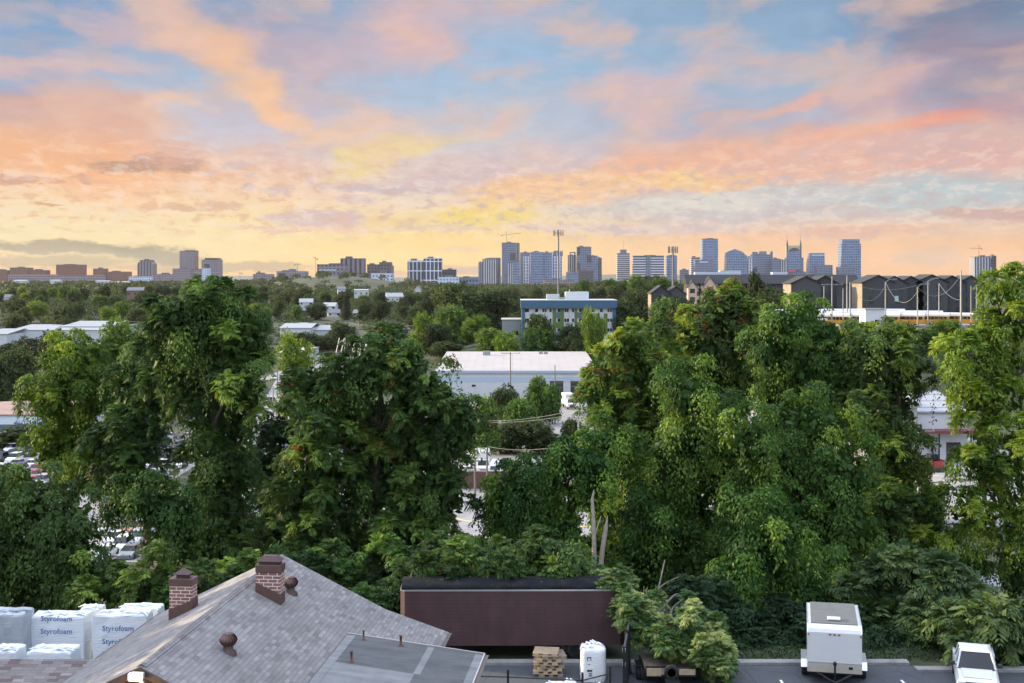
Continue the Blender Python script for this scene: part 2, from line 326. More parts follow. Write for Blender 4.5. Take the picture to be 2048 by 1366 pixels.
def leafmat(name, c1, c2, c3, trans=.35, objvar=.2, rough=.6):
    """leaves: colour by the leaf's own tint, small shifts from tree to tree, light passing through the blade"""
    m, t, b = newmat(name)
    at = t.n('ShaderNodeAttribute', attribute_name='tint')
    oi = t.n('ShaderNodeObjectInfo')
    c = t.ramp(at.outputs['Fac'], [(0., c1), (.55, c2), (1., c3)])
    k = t.m('MULTIPLY_ADD', t.m('SUBTRACT', oi.outputs['Random'], .5), 2*objvar, 1.)
    v = t.n('ShaderNodeVectorMath', operation='SCALE'); t.l(c, v.inputs[0]); t.l(k, v.inputs['Scale'])
    hs = t.n('ShaderNodeHueSaturation'); t.l(v.outputs[0], hs.inputs['Color']); t.l(t.m('MULTIPLY_ADD', oi.outputs['Random'], -.035, .515), hs.inputs['Hue'])
    t.l(hs.outputs[0], b.inputs['Base Color']); b.inputs['Roughness'].default_value = rough; b.inputs['Specular IOR Level'].default_value = .16
    tr = t.n('ShaderNodeBsdfTranslucent')
    tv = t.mixc(1., hs.outputs[0], (1.7, 1.6, .5), 'MULTIPLY'); t.l(tv, tr.inputs[0])
    mx = t.n('ShaderNodeMixShader'); mx.inputs[0].default_value = trans; t.l(b.outputs[0], mx.inputs[1]); t.l(tr.outputs[0], mx.inputs[2])
    t.l(mx.outputs[0], t.t.nodes['Material Output'].inputs[0])
    return m
# ================================================================= the lie of the land
def sst(a, b, v):
    t = np.clip((np.asarray(v, float)-a)/(b-a), 0, 1); return t*t*(3-2*t)
PRO = np.array([(-3000,0),(34.5,0),(38,-.5),(52,-5.5),(72,-12),(82,-13.6),(285,-13.6),(340,-10),(450,-8),(600,-6),(900,-7),(1300,-9),(2600,-12),(7000,-14),(14000,-14)], float)
def gz(x, y):
    x = np.asarray(x, float); y = np.asarray(y, float)
    z = np.interp(y, PRO[:, 0], PRO[:, 1])
    w1 = sst(25, 55, x)*sst(60, 84, y)*(1-sst(500, 900, y)); z = z*(1-w1)+np.maximum(z, -6.0)*w1
    w2 = sst(45, 78, x)*sst(112, 152, y)*(1-sst(600, 1000, y)); z = z*(1-w2)+7.2*w2
    w3 = sst(-55, 5, x)*sst(217, 236, y)*(1-sst(500, 800, y)); z = z*(1-w3)+np.maximum(z, -3.0)*w3
    # the grassy hill under the hilltop blocks on the left, and the long wooded rise far left
    z = z+30*np.exp(-((x+325)/150)**2-((y-1330)/230)**2)
    z = z+9*(1-sst(-620, -250, x))*sst(650, 1000, y)*(1-sst(1800, 2400, y))
    z = z+7*np.exp(-((x+300)/190)**2-((y-560)/170)**2)
    return z
def g1(x, y): return float(gz(x, y))
ys = np.concatenate([np.linspace(-55, 30, 16), np.linspace(31, 90, 60), np.linspace(93, 300, 70), np.geomspace(306, 8600, 80)])
us = np.linspace(-1.6, 1.6, 140)
YY, UU = np.meshgrid(ys, us, indexing='ij'); XX = np.clip(UU*np.maximum(YY, 60.0), -6700, 6700)
ZZ = gz(XX, YY)
ny_, nx_ = YY.shape
me = bpy.data.meshes.new('ground')
idx = np.arange(ny_*nx_).reshape(ny_, nx_)
fc = np.stack([idx[:-1, :-1], idx[:-1, 1:], idx[1:, 1:], idx[1:, :-1]], -1).reshape(-1, 4)
me.from_pydata(np.stack([XX, YY*K, ZZ], -1).reshape(-1, 3).tolist(), [], fc.tolist()); me.polygons.foreach_set('use_smooth', [True]*len(fc))
m, t, b = newmat('ground_grass'); co = t.n('ShaderNodeTexCoord').outputs['Object']
na = t.noise(co, .035, 6, .6); nb = t.noise(co, .8, 6, .7)
c = t.mixc(t.ss(na.outputs[0], .35, .65), (.018,.03,.011), (.04,.052,.02)); c = t.mixc(t.ss(nb.outputs[0], .5, .72, 0., .5), c, (.07,.06,.035))
t.l(c, b.inputs['Base Color']); b.inputs['Roughness'].default_value = .95
me.materials.append(m); tag(link('ground', me), 'sloping grassy ground under the trees, falling to the valley', kind='structure')

def drape(name, pts, width, m, lift, kind='structure', step=6.):
    """a strip laid along a line on the ground"""
    out = []
    for (x0, y0), (x1, y1) in zip(pts[:-1], pts[1:]):
        n = max(1, int(math.hypot(x1-x0, y1-y0)/step))
        out += [(x0+(x1-x0)*k/n, y0+(y1-y0)*k/n) for k in range(n)]
    out.append(pts[-1]); a = np.array(out); tg = np.gradient(a, axis=0); tg /= np.linalg.norm(tg, axis=1)[:, None]; nr = np.stack([-tg[:, 1], tg[:, 0]], 1)
    NK = 5; mb = MB(); vs = []
    for k in range(NK):
        q = a+nr*width*(k/(NK-1)-.5); vs.append(np.stack([q[:, 0], q[:, 1]*K, gz(q[:, 0], q[:, 1])+lift], 1))
    vs = np.stack(vs, 1); n = len(a)
    mb.add(vs.reshape(-1, 3).tolist(), [(i*NK+k, i*NK+k+1, (i+1)*NK+k+1, (i+1)*NK+k) for i in range(n-1) for k in range(NK-1)])
    return tag(mb.build(name, m), kind=kind)
def patch(name, x0, x1, y0, y1, m, lift, n=10):
    xs, yy = np.linspace(x0, x1, n), np.linspace(y0, y1, n); A, B = np.meshgrid(xs, yy); z = gz(A, B)+lift
    mb = MB(); mb.add(np.stack([A, B*K, z], -1).reshape(-1, 3).tolist(), [(i*n+k, i*n+k+1, (i+1)*n+k+1, (i+1)*n+k) for i in range(n-1) for k in range(n-1)])
    return tag(mb.build(name, m), kind='structure')
def asphalt(name, c, cr=(.02,.02,.02), sc=1.):
    m, t, b = newmat(name); co = t.n('ShaderNodeTexCoord').outputs['Object']
    n_ = t.noise(co, .35*sc, 6, .65); n2_ = t.noise(co, 40*sc, 2, .6)
    k = t.m('ADD', t.m('MULTIPLY_ADD', n_.outputs[0], .9, .45), t.m('MULTIPLY', t.m('SUBTRACT', n2_.outputs[0], .5), .5))
    v = t.n('ShaderNodeVectorMath', operation='SCALE'); v.inputs[0].default_value = c; t.l(k, v.inputs['Scale'])
    vo = t.n('ShaderNodeTexVoronoi', feature='DISTANCE_TO_EDGE'); t.l(co, vo.inputs[0]); vo.inputs['Scale'].default_value = .35*sc
    t.l(t.mixc(t.ss(vo.outputs[0], .0, .012, .55, 0.), v.outputs[0], cr), b.inputs['Base Color']); b.inputs['Roughness'].default_value = .85
    bp = t.n('ShaderNodeBump'); bp.inputs['Strength'].default_value = .3; bp.inputs['Distance'].default_value = .01; t.l(n2_.outputs[0], bp.inputs['Height']); t.l(bp.outputs[0], b.inputs['Normal'])
    return m
A_near = asphalt('asphalt_dark', (.07,.077,.09)); A_road = asphalt('road_concrete', (.30,.29,.30)); A_lot = asphalt('lot_pale_asphalt', (.26,.25,.25))
M_conc = pm('concrete_kerb', (.26,.255,.25), .9, var=.2, scale=2, bump=.3, dirt=.4, dscale=1.5)
M_line = pm('road_paint', (.75,.75,.73), .7, var=.15, scale=8, dirt=.3, dscale=4)
# the lot behind the house
def ky(mb): mb.v = [(x, y*K, z) for x, y, z in mb.v]; return mb
mb = MB(); mb.box(-40, 45, -12, 32.6, -.3, .004); ky(mb); tag(mb.build('parking_lot', A_near), kind='structure')
mb = MB()
for x0, x1 in ((-14, 5.6), (10.4, 16.6), (18.3, 19.0)): mb.box(x0, x1, 32.6, 32.9, -.2, .15, bev=.02)
mb.box(19.0, 45, 32.0, 32.3, -.2, .15, bev=.02)
mb.box(5.6, 10.4, 32.6, 32.9, -.2, .15, bev=.02); mb.box(16.6, 18.3, 32.6, 32.9, -.2, .15, bev=.02)
ky(mb); tag(mb.build('kerb', M_conc), kind='structure')
mb = MB()
for x in (12.35, 17.9, 24.2): mb.box(x-.06, x+.06, 27.0, 31.4, .008, .012)
for x in (-6.0,): mb.quad((2.3, 31.2, .009), (2.42, 31.2, .009), (1.55, 28.4, .009), (1.43, 28.4, .009))
ky(mb); tag(mb.build('parking_marking', M_line), kind='structure')
# valley floor: through road, car lots, yards
ROAD = [(-125, 400), (-98, 320), (-84, 272), (-66, 205), (-49, 140), (-33, 108), (-6, 90), (40, 84), (90, 88)]
drape('road', ROAD, 11, A_road, .06)
drape('road_marking', [(x, y) for x, y in ROAD], .25, pm('lane_paint', (.7,.55,.15), .7), .075)
patch('car_park', -118, -54, 74, 140, A_lot, .03, 24)
patch('apron', -52, -36, 74, 100, A_lot, .034, 8)
patch('yard', -40, 52, 95, 176, A_lot, .026, 30)
patch('loading_yard', 46, 70, 74, 112, A_lot, .034, 16)
patch('shop_forecourt', -80, -60, 215, 285, A_lot, .04, 12)
patch('bus_yard', 52, 130, 148, 186, A_lot, .05, 24)
# far ridges behind the city
def ridge(name, d, seed, h0, h1, x0, x1, c, label):
    r = np.random.default_rng(seed); n = 260; xs = np.linspace(x0, x1, n); y = np.zeros(n)
    for k in range(1, 8): y += np.sin(xs/(x1-x0)*math.pi*2*k*1.3+r.uniform(0, 6.3))/k**1.1*r.uniform(.5, 1)
    y = (y-y.min())/(np.ptp(y)); zt = h0+(h1-h0)*y; mb = MB()
    rows = [(-900, 0.), (-450, .55), (0, 1.), (500, .5), (1000, 0.)]
    vs = [(x, (d+dy)*K, -30+(zz+30)*k) for dy, k in rows for x, zz in zip(xs, zt)]
    mb.add(vs, [(i*n+k, i*n+k+1, (i+1)*n+k+1, (i+1)*n+k) for i in range(len(rows)-1) for k in range(n-1)], 0, True)
    o = mb.build(name, pm(name+'_woods', c, .95, var=.3, scale=.01)); tag(o, label, kind='structure')
ridge('hills', 7200, 3, 14, 58, -6200, 6200, (.05,.07,.05), 'low wooded hills far behind the city')
# ================================================================= foliage
UP = np.array([0, 0, 1.])
def nrm(a): return a/np.maximum(np.linalg.norm(a, axis=-1, keepdims=True), 1e-9)
def blades(base, d, n, L, Wd, tint, droop=.18):
    """one folded diamond per leaf -> (verts (N,4,3), tint (N,))"""
    s = nrm(np.cross(d, n)); n2_ = nrm(np.cross(s, d)); L = L[:, None]; Wd = Wd[:, None]
    mid = base+d*L*.45-n2_*L*.02; tip = base+d*L-UP*L*droop
    return np.stack([base, mid+s*Wd*.5, tip, mid-s*Wd*.5], 1), tint
def leaf_object(name, packs, mat, parent=None, off=(0, 0, 0)):
    v = np.concatenate([p[0] for p in packs]).astype(np.float32)-np.array(off, np.float32); tn = np.concatenate([p[1] for p in packs]).astype(np.float32)
    N = len(v); me = bpy.data.meshes.new(name)
    me.vertices.add(4*N); me.loops.add(4*N); me.polygons.add(N)
    me.vertices.foreach_set('co', v.ravel()); me.loops.foreach_set('vertex_index', np.arange(4*N, dtype=np.int32))
    me.polygons.foreach_set('loop_start', np.arange(0, 4*N, 4, dtype=np.int32)); me.polygons.foreach_set('loop_total', np.full(N, 4, np.int32))
    a = me.attributes.new('tint', 'FLOAT', 'FACE'); a.data.foreach_set('value', np.clip(tn, 0, 1))
    me.materials.append(mat); me.update(calc_edges=True)
    return link(name, me, parent)
def fib(n, r):
    i = np.arange(n)+.5; ph = np.arccos(1-2*i/n); th = math.pi*(1+5**.5)*i+r.uniform(0, 6.3)
    return np.stack([np.cos(th)*np.sin(ph), np.sin(th)*np.sin(ph), np.cos(ph)], 1)
def boughs(lobes, r, area=1.5, back=.5, size=1.0):
    """bough clumps over the outside of the lobes -> centres, outward normals, radii"""
    Cs, Ns, Rs = [], [], []
    L = [(np.array(c, float), np.array(q, float)) for c, q in lobes]
    for i, (c, q) in enumerate(L):
        a = 4*math.pi*((q[0]*q[1])**1.6/3+(q[0]*q[2])**1.6/3+(q[1]*q[2])**1.6/3)**(1/1.6)
        n = max(6, int(a/area)); u = nrm(fib(n, r)+r.normal(0, .14, (n, 3))); p = c+u*q*r.uniform(.72, 1.16, (n, 1)); nn = nrm(u/q)
        keep = np.ones(n, bool)
        for j, (c2, q2) in enumerate(L):
            if j != i: keep &= (((p-c2)/q2)**2).sum(1) > .62
        keep &= (nn[:, 1] < .25) | (r.random(n) < back)
        Cs.append(p[keep]); Ns.append(nn[keep]); Rs.append(np.full(keep.sum(), 1.)*r.uniform(.85, 1.45, keep.sum())*size)
    return np.concatenate(Cs), np.concatenate(Ns), np.concatenate(Rs)
def fronds(C, Nn, Rb, r, ros=4, nf=6, pairs=5, fl=.85, tint0=.45, tints=.3):
    """feathery compound leaves in rosettes on the upper outside of every bough"""
    nb = len(C); c = np.repeat(C, ros, 0); n = np.repeat(Nn, ros, 0); rb = np.repeat(Rb, ros)
    u = nrm(n*.75+UP*.75+r.normal(0, .5, (nb*ros, 3))); c = c+u*rb[:, None]*.8
    tr = np.repeat(r.normal(tint0, tints*.8, nb), ros)+r.normal(0, tints*.6, nb*ros)
    M = len(c); c = np.repeat(c, nf, 0); u2 = np.repeat(u, nf, 0); tt = np.repeat(tr, nf)
    d0 = nrm(u2*.45+UP*.22+nrm(r.normal(0, 1, (M*nf, 3)))*1.0); L = fl*r.uniform(.65, 1.2, M*nf)
    s = nrm(np.cross(d0, UP)+1e-6); ts = (np.arange(pairs)+.7)/pairs
    out = []
    for sg in (-1, 1):
        t = ts[None, :, None]; p = c[:, None]+d0[:, None]*L[:, None, None]*t-UP*L[:, None, None]*.42*t**2
        dt = nrm(d0[:, None]-UP*.84*t); ld = nrm(dt*.62+sg*s[:, None]*.85-UP*.22+r.normal(0, .12, p.shape))
        ll = L[:, None]*(.42*np.sin(math.pi*(.22+.72*ts))[None, :])*r.uniform(.85, 1.15, p.shape[:2])
        nn = nrm(np.cross(s[:, None]*np.ones_like(p), dt)+r.normal(0, .25, p.shape)); nn *= np.sign(nn[..., 2:3]+1e-6)
        out.append(blades(p.reshape(-1, 3), ld.reshape(-1, 3), nn.reshape(-1, 3), ll.ravel(), ll.ravel()*.36, (np.repeat(tt, pairs).reshape(-1)+r.normal(0, .05, M*nf*pairs))))
    return out
def vines(C, Nn, Rb, r, n=70, size=.2, tint0=.45, tints=.28, hang=.35):
    """broad climbing leaves shingled over each bough, some trailing below it"""
    nb = len(C); c = np.repeat(C, n, 0); nn = np.repeat(Nn, n, 0); rb = np.repeat(Rb, n)
    u = nrm(nn*.75+UP*.7+r.normal(0, .5, c.shape)); p = c+u*(rb*r.uniform(.75, 1.0, len(c)))[:, None]
    h = r.random(len(c)) < hang; p[h, 2] -= r.random(h.sum())**1.3*2.0; p[h, :2] = c[h, :2]+(p[h, :2]-c[h, :2])*1.0+r.normal(0, .05, (h.sum(), 2))
    d = nrm(u*.35-UP*.75+r.normal(0, .45, c.shape)); nl = nrm(u+UP*.45+r.normal(0, .35, c.shape)); S = size*r.uniform(.6, 1.3, len(c))
    tt = np.repeat(r.normal(tint0, tints*.7, nb), n)+r.normal(0, tints*.5, len(c))
    return [blades(p, d, nl, S, S*.62, tt, .2)]
def strands(C, Nn, r, share=.3, lmin=.8, lmax=3., size=.17, tint0=.45):
    k = (r.random(len(C)) < share); c = C[k]; nn = Nn[k]; out = []
    m = 26; L = r.uniform(lmin, lmax, len(c)); t = np.linspace(0, 1, m)[None, :, None]
    wob = r.normal(0, .16, (len(c), m, 3)).cumsum(1)*.35
    p = c[:, None]+nn[:, None]*.7+wob*np.array([1, 1, .2])-UP*L[:, None, None]*t; p = p.reshape(-1, 3)
    p = np.concatenate([p, p+r.normal(0, .12, p.shape)]); d = nrm(r.normal(0, .6, p.shape)-UP*.6); nl = nrm(r.normal(0, .5, p.shape)+np.array([0, -.6, .5]))
    S = size*r.uniform(.6, 1.25, len(p)); return [blades(p, d, nl, S, S*.8, r.normal(tint0, .14, len(p)), .1)]
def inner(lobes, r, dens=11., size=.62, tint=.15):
    """leaves inside a crown, the shade there put into a darker tint"""
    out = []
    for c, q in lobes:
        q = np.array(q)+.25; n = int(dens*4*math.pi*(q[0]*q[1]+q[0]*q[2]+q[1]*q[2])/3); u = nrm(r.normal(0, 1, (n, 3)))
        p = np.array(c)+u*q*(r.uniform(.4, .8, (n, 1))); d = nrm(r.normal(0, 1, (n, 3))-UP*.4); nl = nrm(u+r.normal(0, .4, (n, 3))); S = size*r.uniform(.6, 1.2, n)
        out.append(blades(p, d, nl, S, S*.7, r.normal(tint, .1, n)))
    return out
LEAF = {
 'frond': leafmat('ailanthus_leaf', (0.0214,0.0491,0.0138), (0.0589,0.1217,0.0266), (0.1778,0.2773,0.0463), 0.22),
 'vine':  leafmat('vine_leaf', (0.0217,0.0563,0.0134), (0.0693,0.1433,0.0260), (0.2340,0.3344,0.0504), 0.26),
 'lime':  leafmat('locust_leaf', (0.0349,0.0716,0.0102), (0.0976,0.1736,0.0216), (0.2752,0.3597,0.0527), 0.32),
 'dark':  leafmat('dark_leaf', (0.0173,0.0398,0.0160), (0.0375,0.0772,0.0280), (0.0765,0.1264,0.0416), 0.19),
 'wood':  leafmat('woodland_leaf', (0.0189,0.0333,0.0117), (0.0441,0.0675,0.0198), (0.0882,0.1116,0.0342), 0.21, .4),
 'seed':  leafmat('seed_bunch', (0.1050,0.0398,0.0176), (0.1890,0.0675,0.0304), (0.2730,0.1237,0.0544), .25),
 'cedar': leafmat('needle_spray', (0.0420,0.0942,0.0308), (0.0870,0.1686,0.0484), (0.2145,0.2730,0.1029), 0.19),
}
M_bark = pm('bark', (.075,.06,.048), .95, var=.35, scale=5, bump=.7, bscale=14)
M_dead = pm('weathered_wood', (.33,.29,.24), .9, var=.3, scale=4, bump=.6, bscale=16, dirt=.5, dscale=2.5, dcol=(.09,.075,.06))
def limb(mb, a, b, r0, r1, r, bend=.12, n=6, seg=7):
    a, b = Vector(a), Vector(b); L = (b-a).length; o = Vector((r.normal(0, bend), r.normal(0, bend), r.normal(0, bend*.5)))*L
    mb.tube([a.lerp(b, t)+o*math.sin(math.pi*t) for t in np.linspace(0, 1, n)], [r0+(r1-r0)*t for t in np.linspace(0, 1, n)], seg)
def fg_tree(name, label, cat, d, lob, style, seed, base=None, group=None, trunk=.28, size=1., seeds=0, tint0=.45, area=3.5, dens=11., hang=.35, strand=.25, nf=6, fl=.72, depth=.8, leafs=None):
    """lob: (px, py, rx px, ry px[, depth shift m]) measured off the photograph at distance d"""
    r = np.random.default_rng(seed); L = []
    for q in lob:
        dd = d+(q[4] if len(q) > 4 else r.uniform(-1.2, 1.2)); s = dd/F
        c = P(q[0], q[1], dd); L.append((np.array(c), np.maximum(np.array((q[2]*s-.35, (q[2]+q[3])*.5*s*depth-.3, q[3]*s-.5)), .5)))
    lo = min(L, key=lambda q: q[0][2])[0]; mx = sum(q[0] for q in L)/len(L)
    bx, by = (mx[0], d+.5) if base is None else base
    b0 = Vector((bx, by*K, g1(bx, by)-.1)); T = thing(name, label, cat, b0, group=group)
    tk = MB(); top = max(L, key=lambda q: q[0][2])[0]; top = Vector(top); k = Vector((mx[0], by*K, (b0.z+top.z)*.5))
    limb(tk, b0, k, trunk*1.3, trunk*.8, r, .05, 8, 9); limb(tk, k, top, trunk*.8, .06, r, .06, 8)
    for c, q in L:
        if c[2] > b0.z+2.: 
            f_ = r.uniform(.35, .9); st_ = b0.lerp(k, f_) if c[2] < k.z+1 else k.lerp(top, r.uniform(0, .5))
            limb(tk, st_, Vector(c), trunk*.45, .04, r, .1)
            for _ in range(3):
                u = nrm(r.normal(0, 1, 3)); limb(tk, Vector(c)*.8+st_*.2, Vector(c+u*q*.85), .07, .02, r, .12, 5, 5)
    tk.build('trunk', M_bark, T, b0)
    C, Nn, Rb = boughs(L, r, area, size=size); pk = []
    mixv = {'frond': .3, 'vine': 1., 'lime': .55, 'dark': .2}.get(style, .5)
    isv = r.random(len(C)) < mixv
    if (~isv).any(): pk += fronds(C[~isv], Nn[~isv], Rb[~isv], r, 15, nf, 7, fl, tint0)
    if isv.any(): pk += vines(C[isv], Nn[isv], Rb[isv], r, 400, .21, tint0, hang=hang)
    if strand: pk += strands(C, Nn, r, strand, tint0=tint0)
    pk += inner(L, r, dens)  # inner leaves carry a darker tint that stands for the crown's shade
    leaf_object('crown', pk, LEAF[leafs or style], T, b0)
    if seeds:
        hi = np.argsort(-(C[:, 2]+Nn[:, 2]*2-Nn[:, 1]*1.5))[:int(len(C)*.5)]; ch = r.choice(hi, min(seeds, len(hi)), replace=False)
        p = np.repeat(C[ch]+nrm(Nn[ch]+UP*.5)*Rb[ch][:, None]*.9, 60, 0); p = p+r.normal(0, .2, p.shape); n = len(p); S = r.uniform(.1, .2, n)
        leaf_object('seed_bunches', [blades(p, nrm(r.normal(0, 1, (n, 3))), nrm(r.normal(0, 1, (n, 3))+UP), S, S*.6, r.uniform(0, 1, n))], LEAF['seed'], T, b0)
    return T

GT = 'trees along the back of the lot'
fg_tree('vine_covered_tree', 'dark vine-draped thicket at the lower left corner above the white wrapped bundles', 'tree', 40,
  [(40,1010,80,85),(120,1075,100,110),(30,1150,90,90),(175,1165,70,70),(100,1190,95,60),(20,985,50,45),(-50,1060,80,130),(150,1160,50,60)], 'vine', 21, group=GT, tint0=.3, leafs='frond', base=(-28, 40.5))
fg_tree('vine_covered_tree', 'added thicket out of view past the wrapped bundles, shading the house roof', 'tree', 41,
  [(CX+F*x/y, HY+F*(HC-z)/y, rr*F/y, rr*F/y, y-41) for x, y, z, rr in ((-40,25,5,3.6),(-41,28,6,3.8),(-40,31,5,3.6),(-42,34,6,3.8),(-40,26.5,10,3.4),(-41,29.5,11,3.5),(-41,32.5,10.5,3.4),(-40,35.5,9,3.4))], 'vine', 20, group=GT, tint0=.35, leafs='frond', base=(-41, 30), strand=0)  # added out of view so its shadow keeps the sun off the roof
fg_tree('broadleaf_tree', 'upright yellow-green tree left of the tallest tree, with a rounded top', 'tree', 52,
  [(145,745,70,62),(100,790,48,60),(185,790,45,60),(150,850,70,70),(110,900,55,60),(165,940,60,60),(205,740,30,50),(140,700,40,28)], 'lime', 22, group=GT, tint0=.42, fl=.7)
fg_tree('broadleaf_tree', 'slim dark tree leaning between the yellow-green tree and the tallest tree', 'tree', 49,
  [(285,740,55,45),(265,800,50,60),(310,790,45,55),(270,880,60,70),(240,950,60,55),(280,980,55,50),(210,900,35,45),(320,735,30,30)], 'frond', 23, group=GT, tint0=.34)
fg_tree('vine_covered_tree', 'tallest tree at left, top level with the skyline, trunk a column of hanging vines', 'tree', 46,
  [(425,612,45,36),(355,622,50,42),(470,640,62,46),(400,660,90,66),(490,690,66,62),(330,690,45,50),(420,740,95,62),(480,770,60,60),(385,790,55,50),(440,850,76,80),(450,940,80,84),(430,1030,88,84),(470,1110,80,80),(415,1120,66,76),(425,585,12,14)], 'frond', 24, group=GT, trunk=.4, tint0=.42, strand=.4, seeds=0)
fg_tree('vine_covered_tree', 'low vine-hung arm reaching left from the tallest tree over the parked cars', 'tree', 43,
  [(345,1015,62,52),(280,1000,58,46),(240,1010,38,38),(360,1080,36,66)], 'vine', 25, group=GT, tint0=.38, leafs='frond', base=(-24, 44))
fg_tree('shrub', 'tangle of low bushes behind the left chimney', 'shrub', 38,
  [(250,1175,70,45),(330,1170,70,55),(410,1180,60,50),(300,1215,80,30),(470,1170,60,55)], 'frond', 26, group='bushes behind the house', trunk=.08, tint0=.4, leafs='frond')
fg_tree('tree_of_heaven', 'broad feathery tree with rusty seed bunches, left of centre behind the house', 'tree', 44,
  [(645,775,70,62),(740,745,80,58),(815,725,46,42),(850,790,72,66),(700,840,105,85),(840,880,100,90),(630,870,60,80),(920,850,42,66),(640,970,78,85),(750,960,95,95),(870,980,74,85),(620,1060,66,66),(700,1075,66,66),(850,1080,70,70),(810,1040,60,60),(580,980,36,60),(775,690,26,24)], 'frond', 27, group=GT, trunk=.38, tint0=.4, seeds=60, strand=.22)
fg_tree('vine_covered_tree', 'shadowed tree in the gap right of the tallest tree', 'tree', 50,
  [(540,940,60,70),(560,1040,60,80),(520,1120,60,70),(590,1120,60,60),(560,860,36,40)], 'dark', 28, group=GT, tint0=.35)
fg_tree('shrub', 'leafy undergrowth just left of the brown box trailer', 'shrub', 39,
  [(640,1150,60,50),(700,1165,60,60),(760,1175,50,66),(830,1150,60,45),(600,1130,50,40),(790,1130,45,40),(765,1212,44,40,-4.8),(735,1235,40,40,-4.8),(780,1255,34,34,-5)], 'frond', 29, group='bushes behind the house', trunk=.08, tint0=.38, leafs='frond')
fg_tree('vine_mound', 'kudzu hump arching over the centre of the tree line, sunlight put into its leaf tint', 'vine', 44,
  [(1030,985,48,58),(1085,950,55,58),(1140,915,50,45),(1185,905,40,38),(1030,1060,62,66),(1100,1030,62,70),(1160,975,42,55),(1190,945,30,50),(1085,1100,60,60),(1000,1010,24,50),(1130,1075,40,50),(1222,882,42,38),(1255,910,38,42)], 'vine', 30, group=GT, tint0=.62, hang=.5, dens=8, area=2.0, size=.8)  # paler leaf tint replaces the sun that the neighbouring tree blocks
fg_tree('vine_mound', 'creeping vines heaped behind the roof of the brown box trailer, dark lobes added beneath it', 'vine', 36.6,
  [(900,1120,60,45),(970,1130,60,45),(1050,1140,66,40),(1130,1140,56,36),(860,1150,46,30),(1100,1120,40,36),(880,1150,70,22,-2.1),(1000,1148,80,22,-2.1),(1130,1146,70,22,-2.1),(860,1272,70,24,-1.2),(1000,1272,90,24,-1.2),(1150,1272,70,24,-1.2)], 'frond', 31, group='bushes behind the house', tint0=.22, trunk=.08, leafs='frond', dens=7, hang=.5, area=2.6)  # low dark lobes added to blacken the shaded void under the trailer
fg_tree('tree_of_heaven', 'spreading tree with scattered red seed bunches, right of the white warehouse', 'tree', 54,
  [(1265,690,60,42),(1225,745,54,46),(1300,740,70,56),(1210,800,48,50),(1280,815,76,60),(1350,770,60,66),(1245,865,62,55),(1330,880,70,70),(1280,945,64,64),(1180,775,26,34),(1340,950,50,70)], 'frond', 32, group=GT, trunk=.33, tint0=.52, seeds=34, leafs='vine')
fg_tree('broadleaf_tree', 'tall reddish-tinged tree crowning the right-hand clump, below the towers', 'tree', 56,
  [(1440,625,70,46),(1400,660,46,40),(1500,650,60,46),(1440,700,86,62),(1380,720,46,50),(1520,715,66,62),(1450,770,80,60),(1455,590,30,24)], 'frond', 33, group=GT, trunk=.34, tint0=.4, seeds=40)
fg_tree('broadleaf_tree', 'bright green tree topping the right-hand clump, below the dark townhouses', 'tree', 50,
  [(1575,645,62,42),(1640,675,66,48),(1540,700,56,50),(1600,735,90,66),(1690,735,60,56),(1650,790,80,66),(1560,790,66,60),(1610,625,36,24),(1700,800,56,60)], 'vine', 34, group=GT, trunk=.36, tint0=.46, hang=.1, strand=.1)
fg_tree('broadleaf_tree', 'dark spreading tree at the right shoulder of the big clump, beside the white building', 'tree', 48,
  [(1765,690,66,46),(1800,735,56,50),(1750,760,70,60),(1790,800,46,60),(1720,850,66,70),(1775,890,60,70),(1830,925,36,34),(1745,960,66,70),(1800,960,40,46),(1720,690,40,36)], 'frond', 35, group=GT, trunk=.34, tint0=.42)
fg_tree('vine_covered_tree', 'tree buried in sunlit yellow-green kudzu at the left face of the right-hand clump', 'tree', 45,
  [(1385,790,62,54),(1340,760,34,34),(1430,830,70,64),(1350,910,66,60),(1400,960,86,80),(1330,980,50,70),(1450,920,56,70),(1400,1060,66,80),(1440,1130,56,80),(1375,870,50,40)], 'vine', 36, group=GT, trunk=.34, tint0=.5, strand=.5, hang=.5)
fg_tree('vine_covered_tree', 'great vine-smothered tree in the middle of the right-hand clump', 'tree', 43,
  [(1560,860,84,74),(1640,850,70,64),(1500,880,56,66),(1600,940,96,74),(1680,950,66,76),(1520,970,62,70),(1640,1030,90,80),(1560,1040,76,66),(1700,1050,56,70),(1660,1120,72,76),(1600,1100,56,60),(1650,1190,50,44),(1635,1190,60,50,-3),(1700,1188,60,50,-3),(1668,1150,60,50,-2)], 'vine', 37, group=GT, trunk=.4, tint0=.44, strand=.5, hang=.45)
fg_tree('vine_covered_tree', 'low rounded vine mound hanging over the grass left of the white cargo trailer', 'tree', 38,
  [(1510,1010,56,40),(1540,1070,76,66),(1480,1060,46,60),(1520,1150,66,66),(1580,1130,50,60),(1470,1150,40,60),(1540,1220,56,46),(1600,1170,30,40)], 'vine', 38, group=GT, trunk=.2, tint0=.4, strand=.5, hang=.5)
fg_tree('vine_covered_tree', 'shaded tree between the big clump and the leaning palm-leaved bushes', 'tree', 46,
  [(1740,1060,60,60),(1760,1130,60,60),(1700,1180,56,60),(1780,1010,40,40)], 'frond', 39, group=GT, tint0=.4)
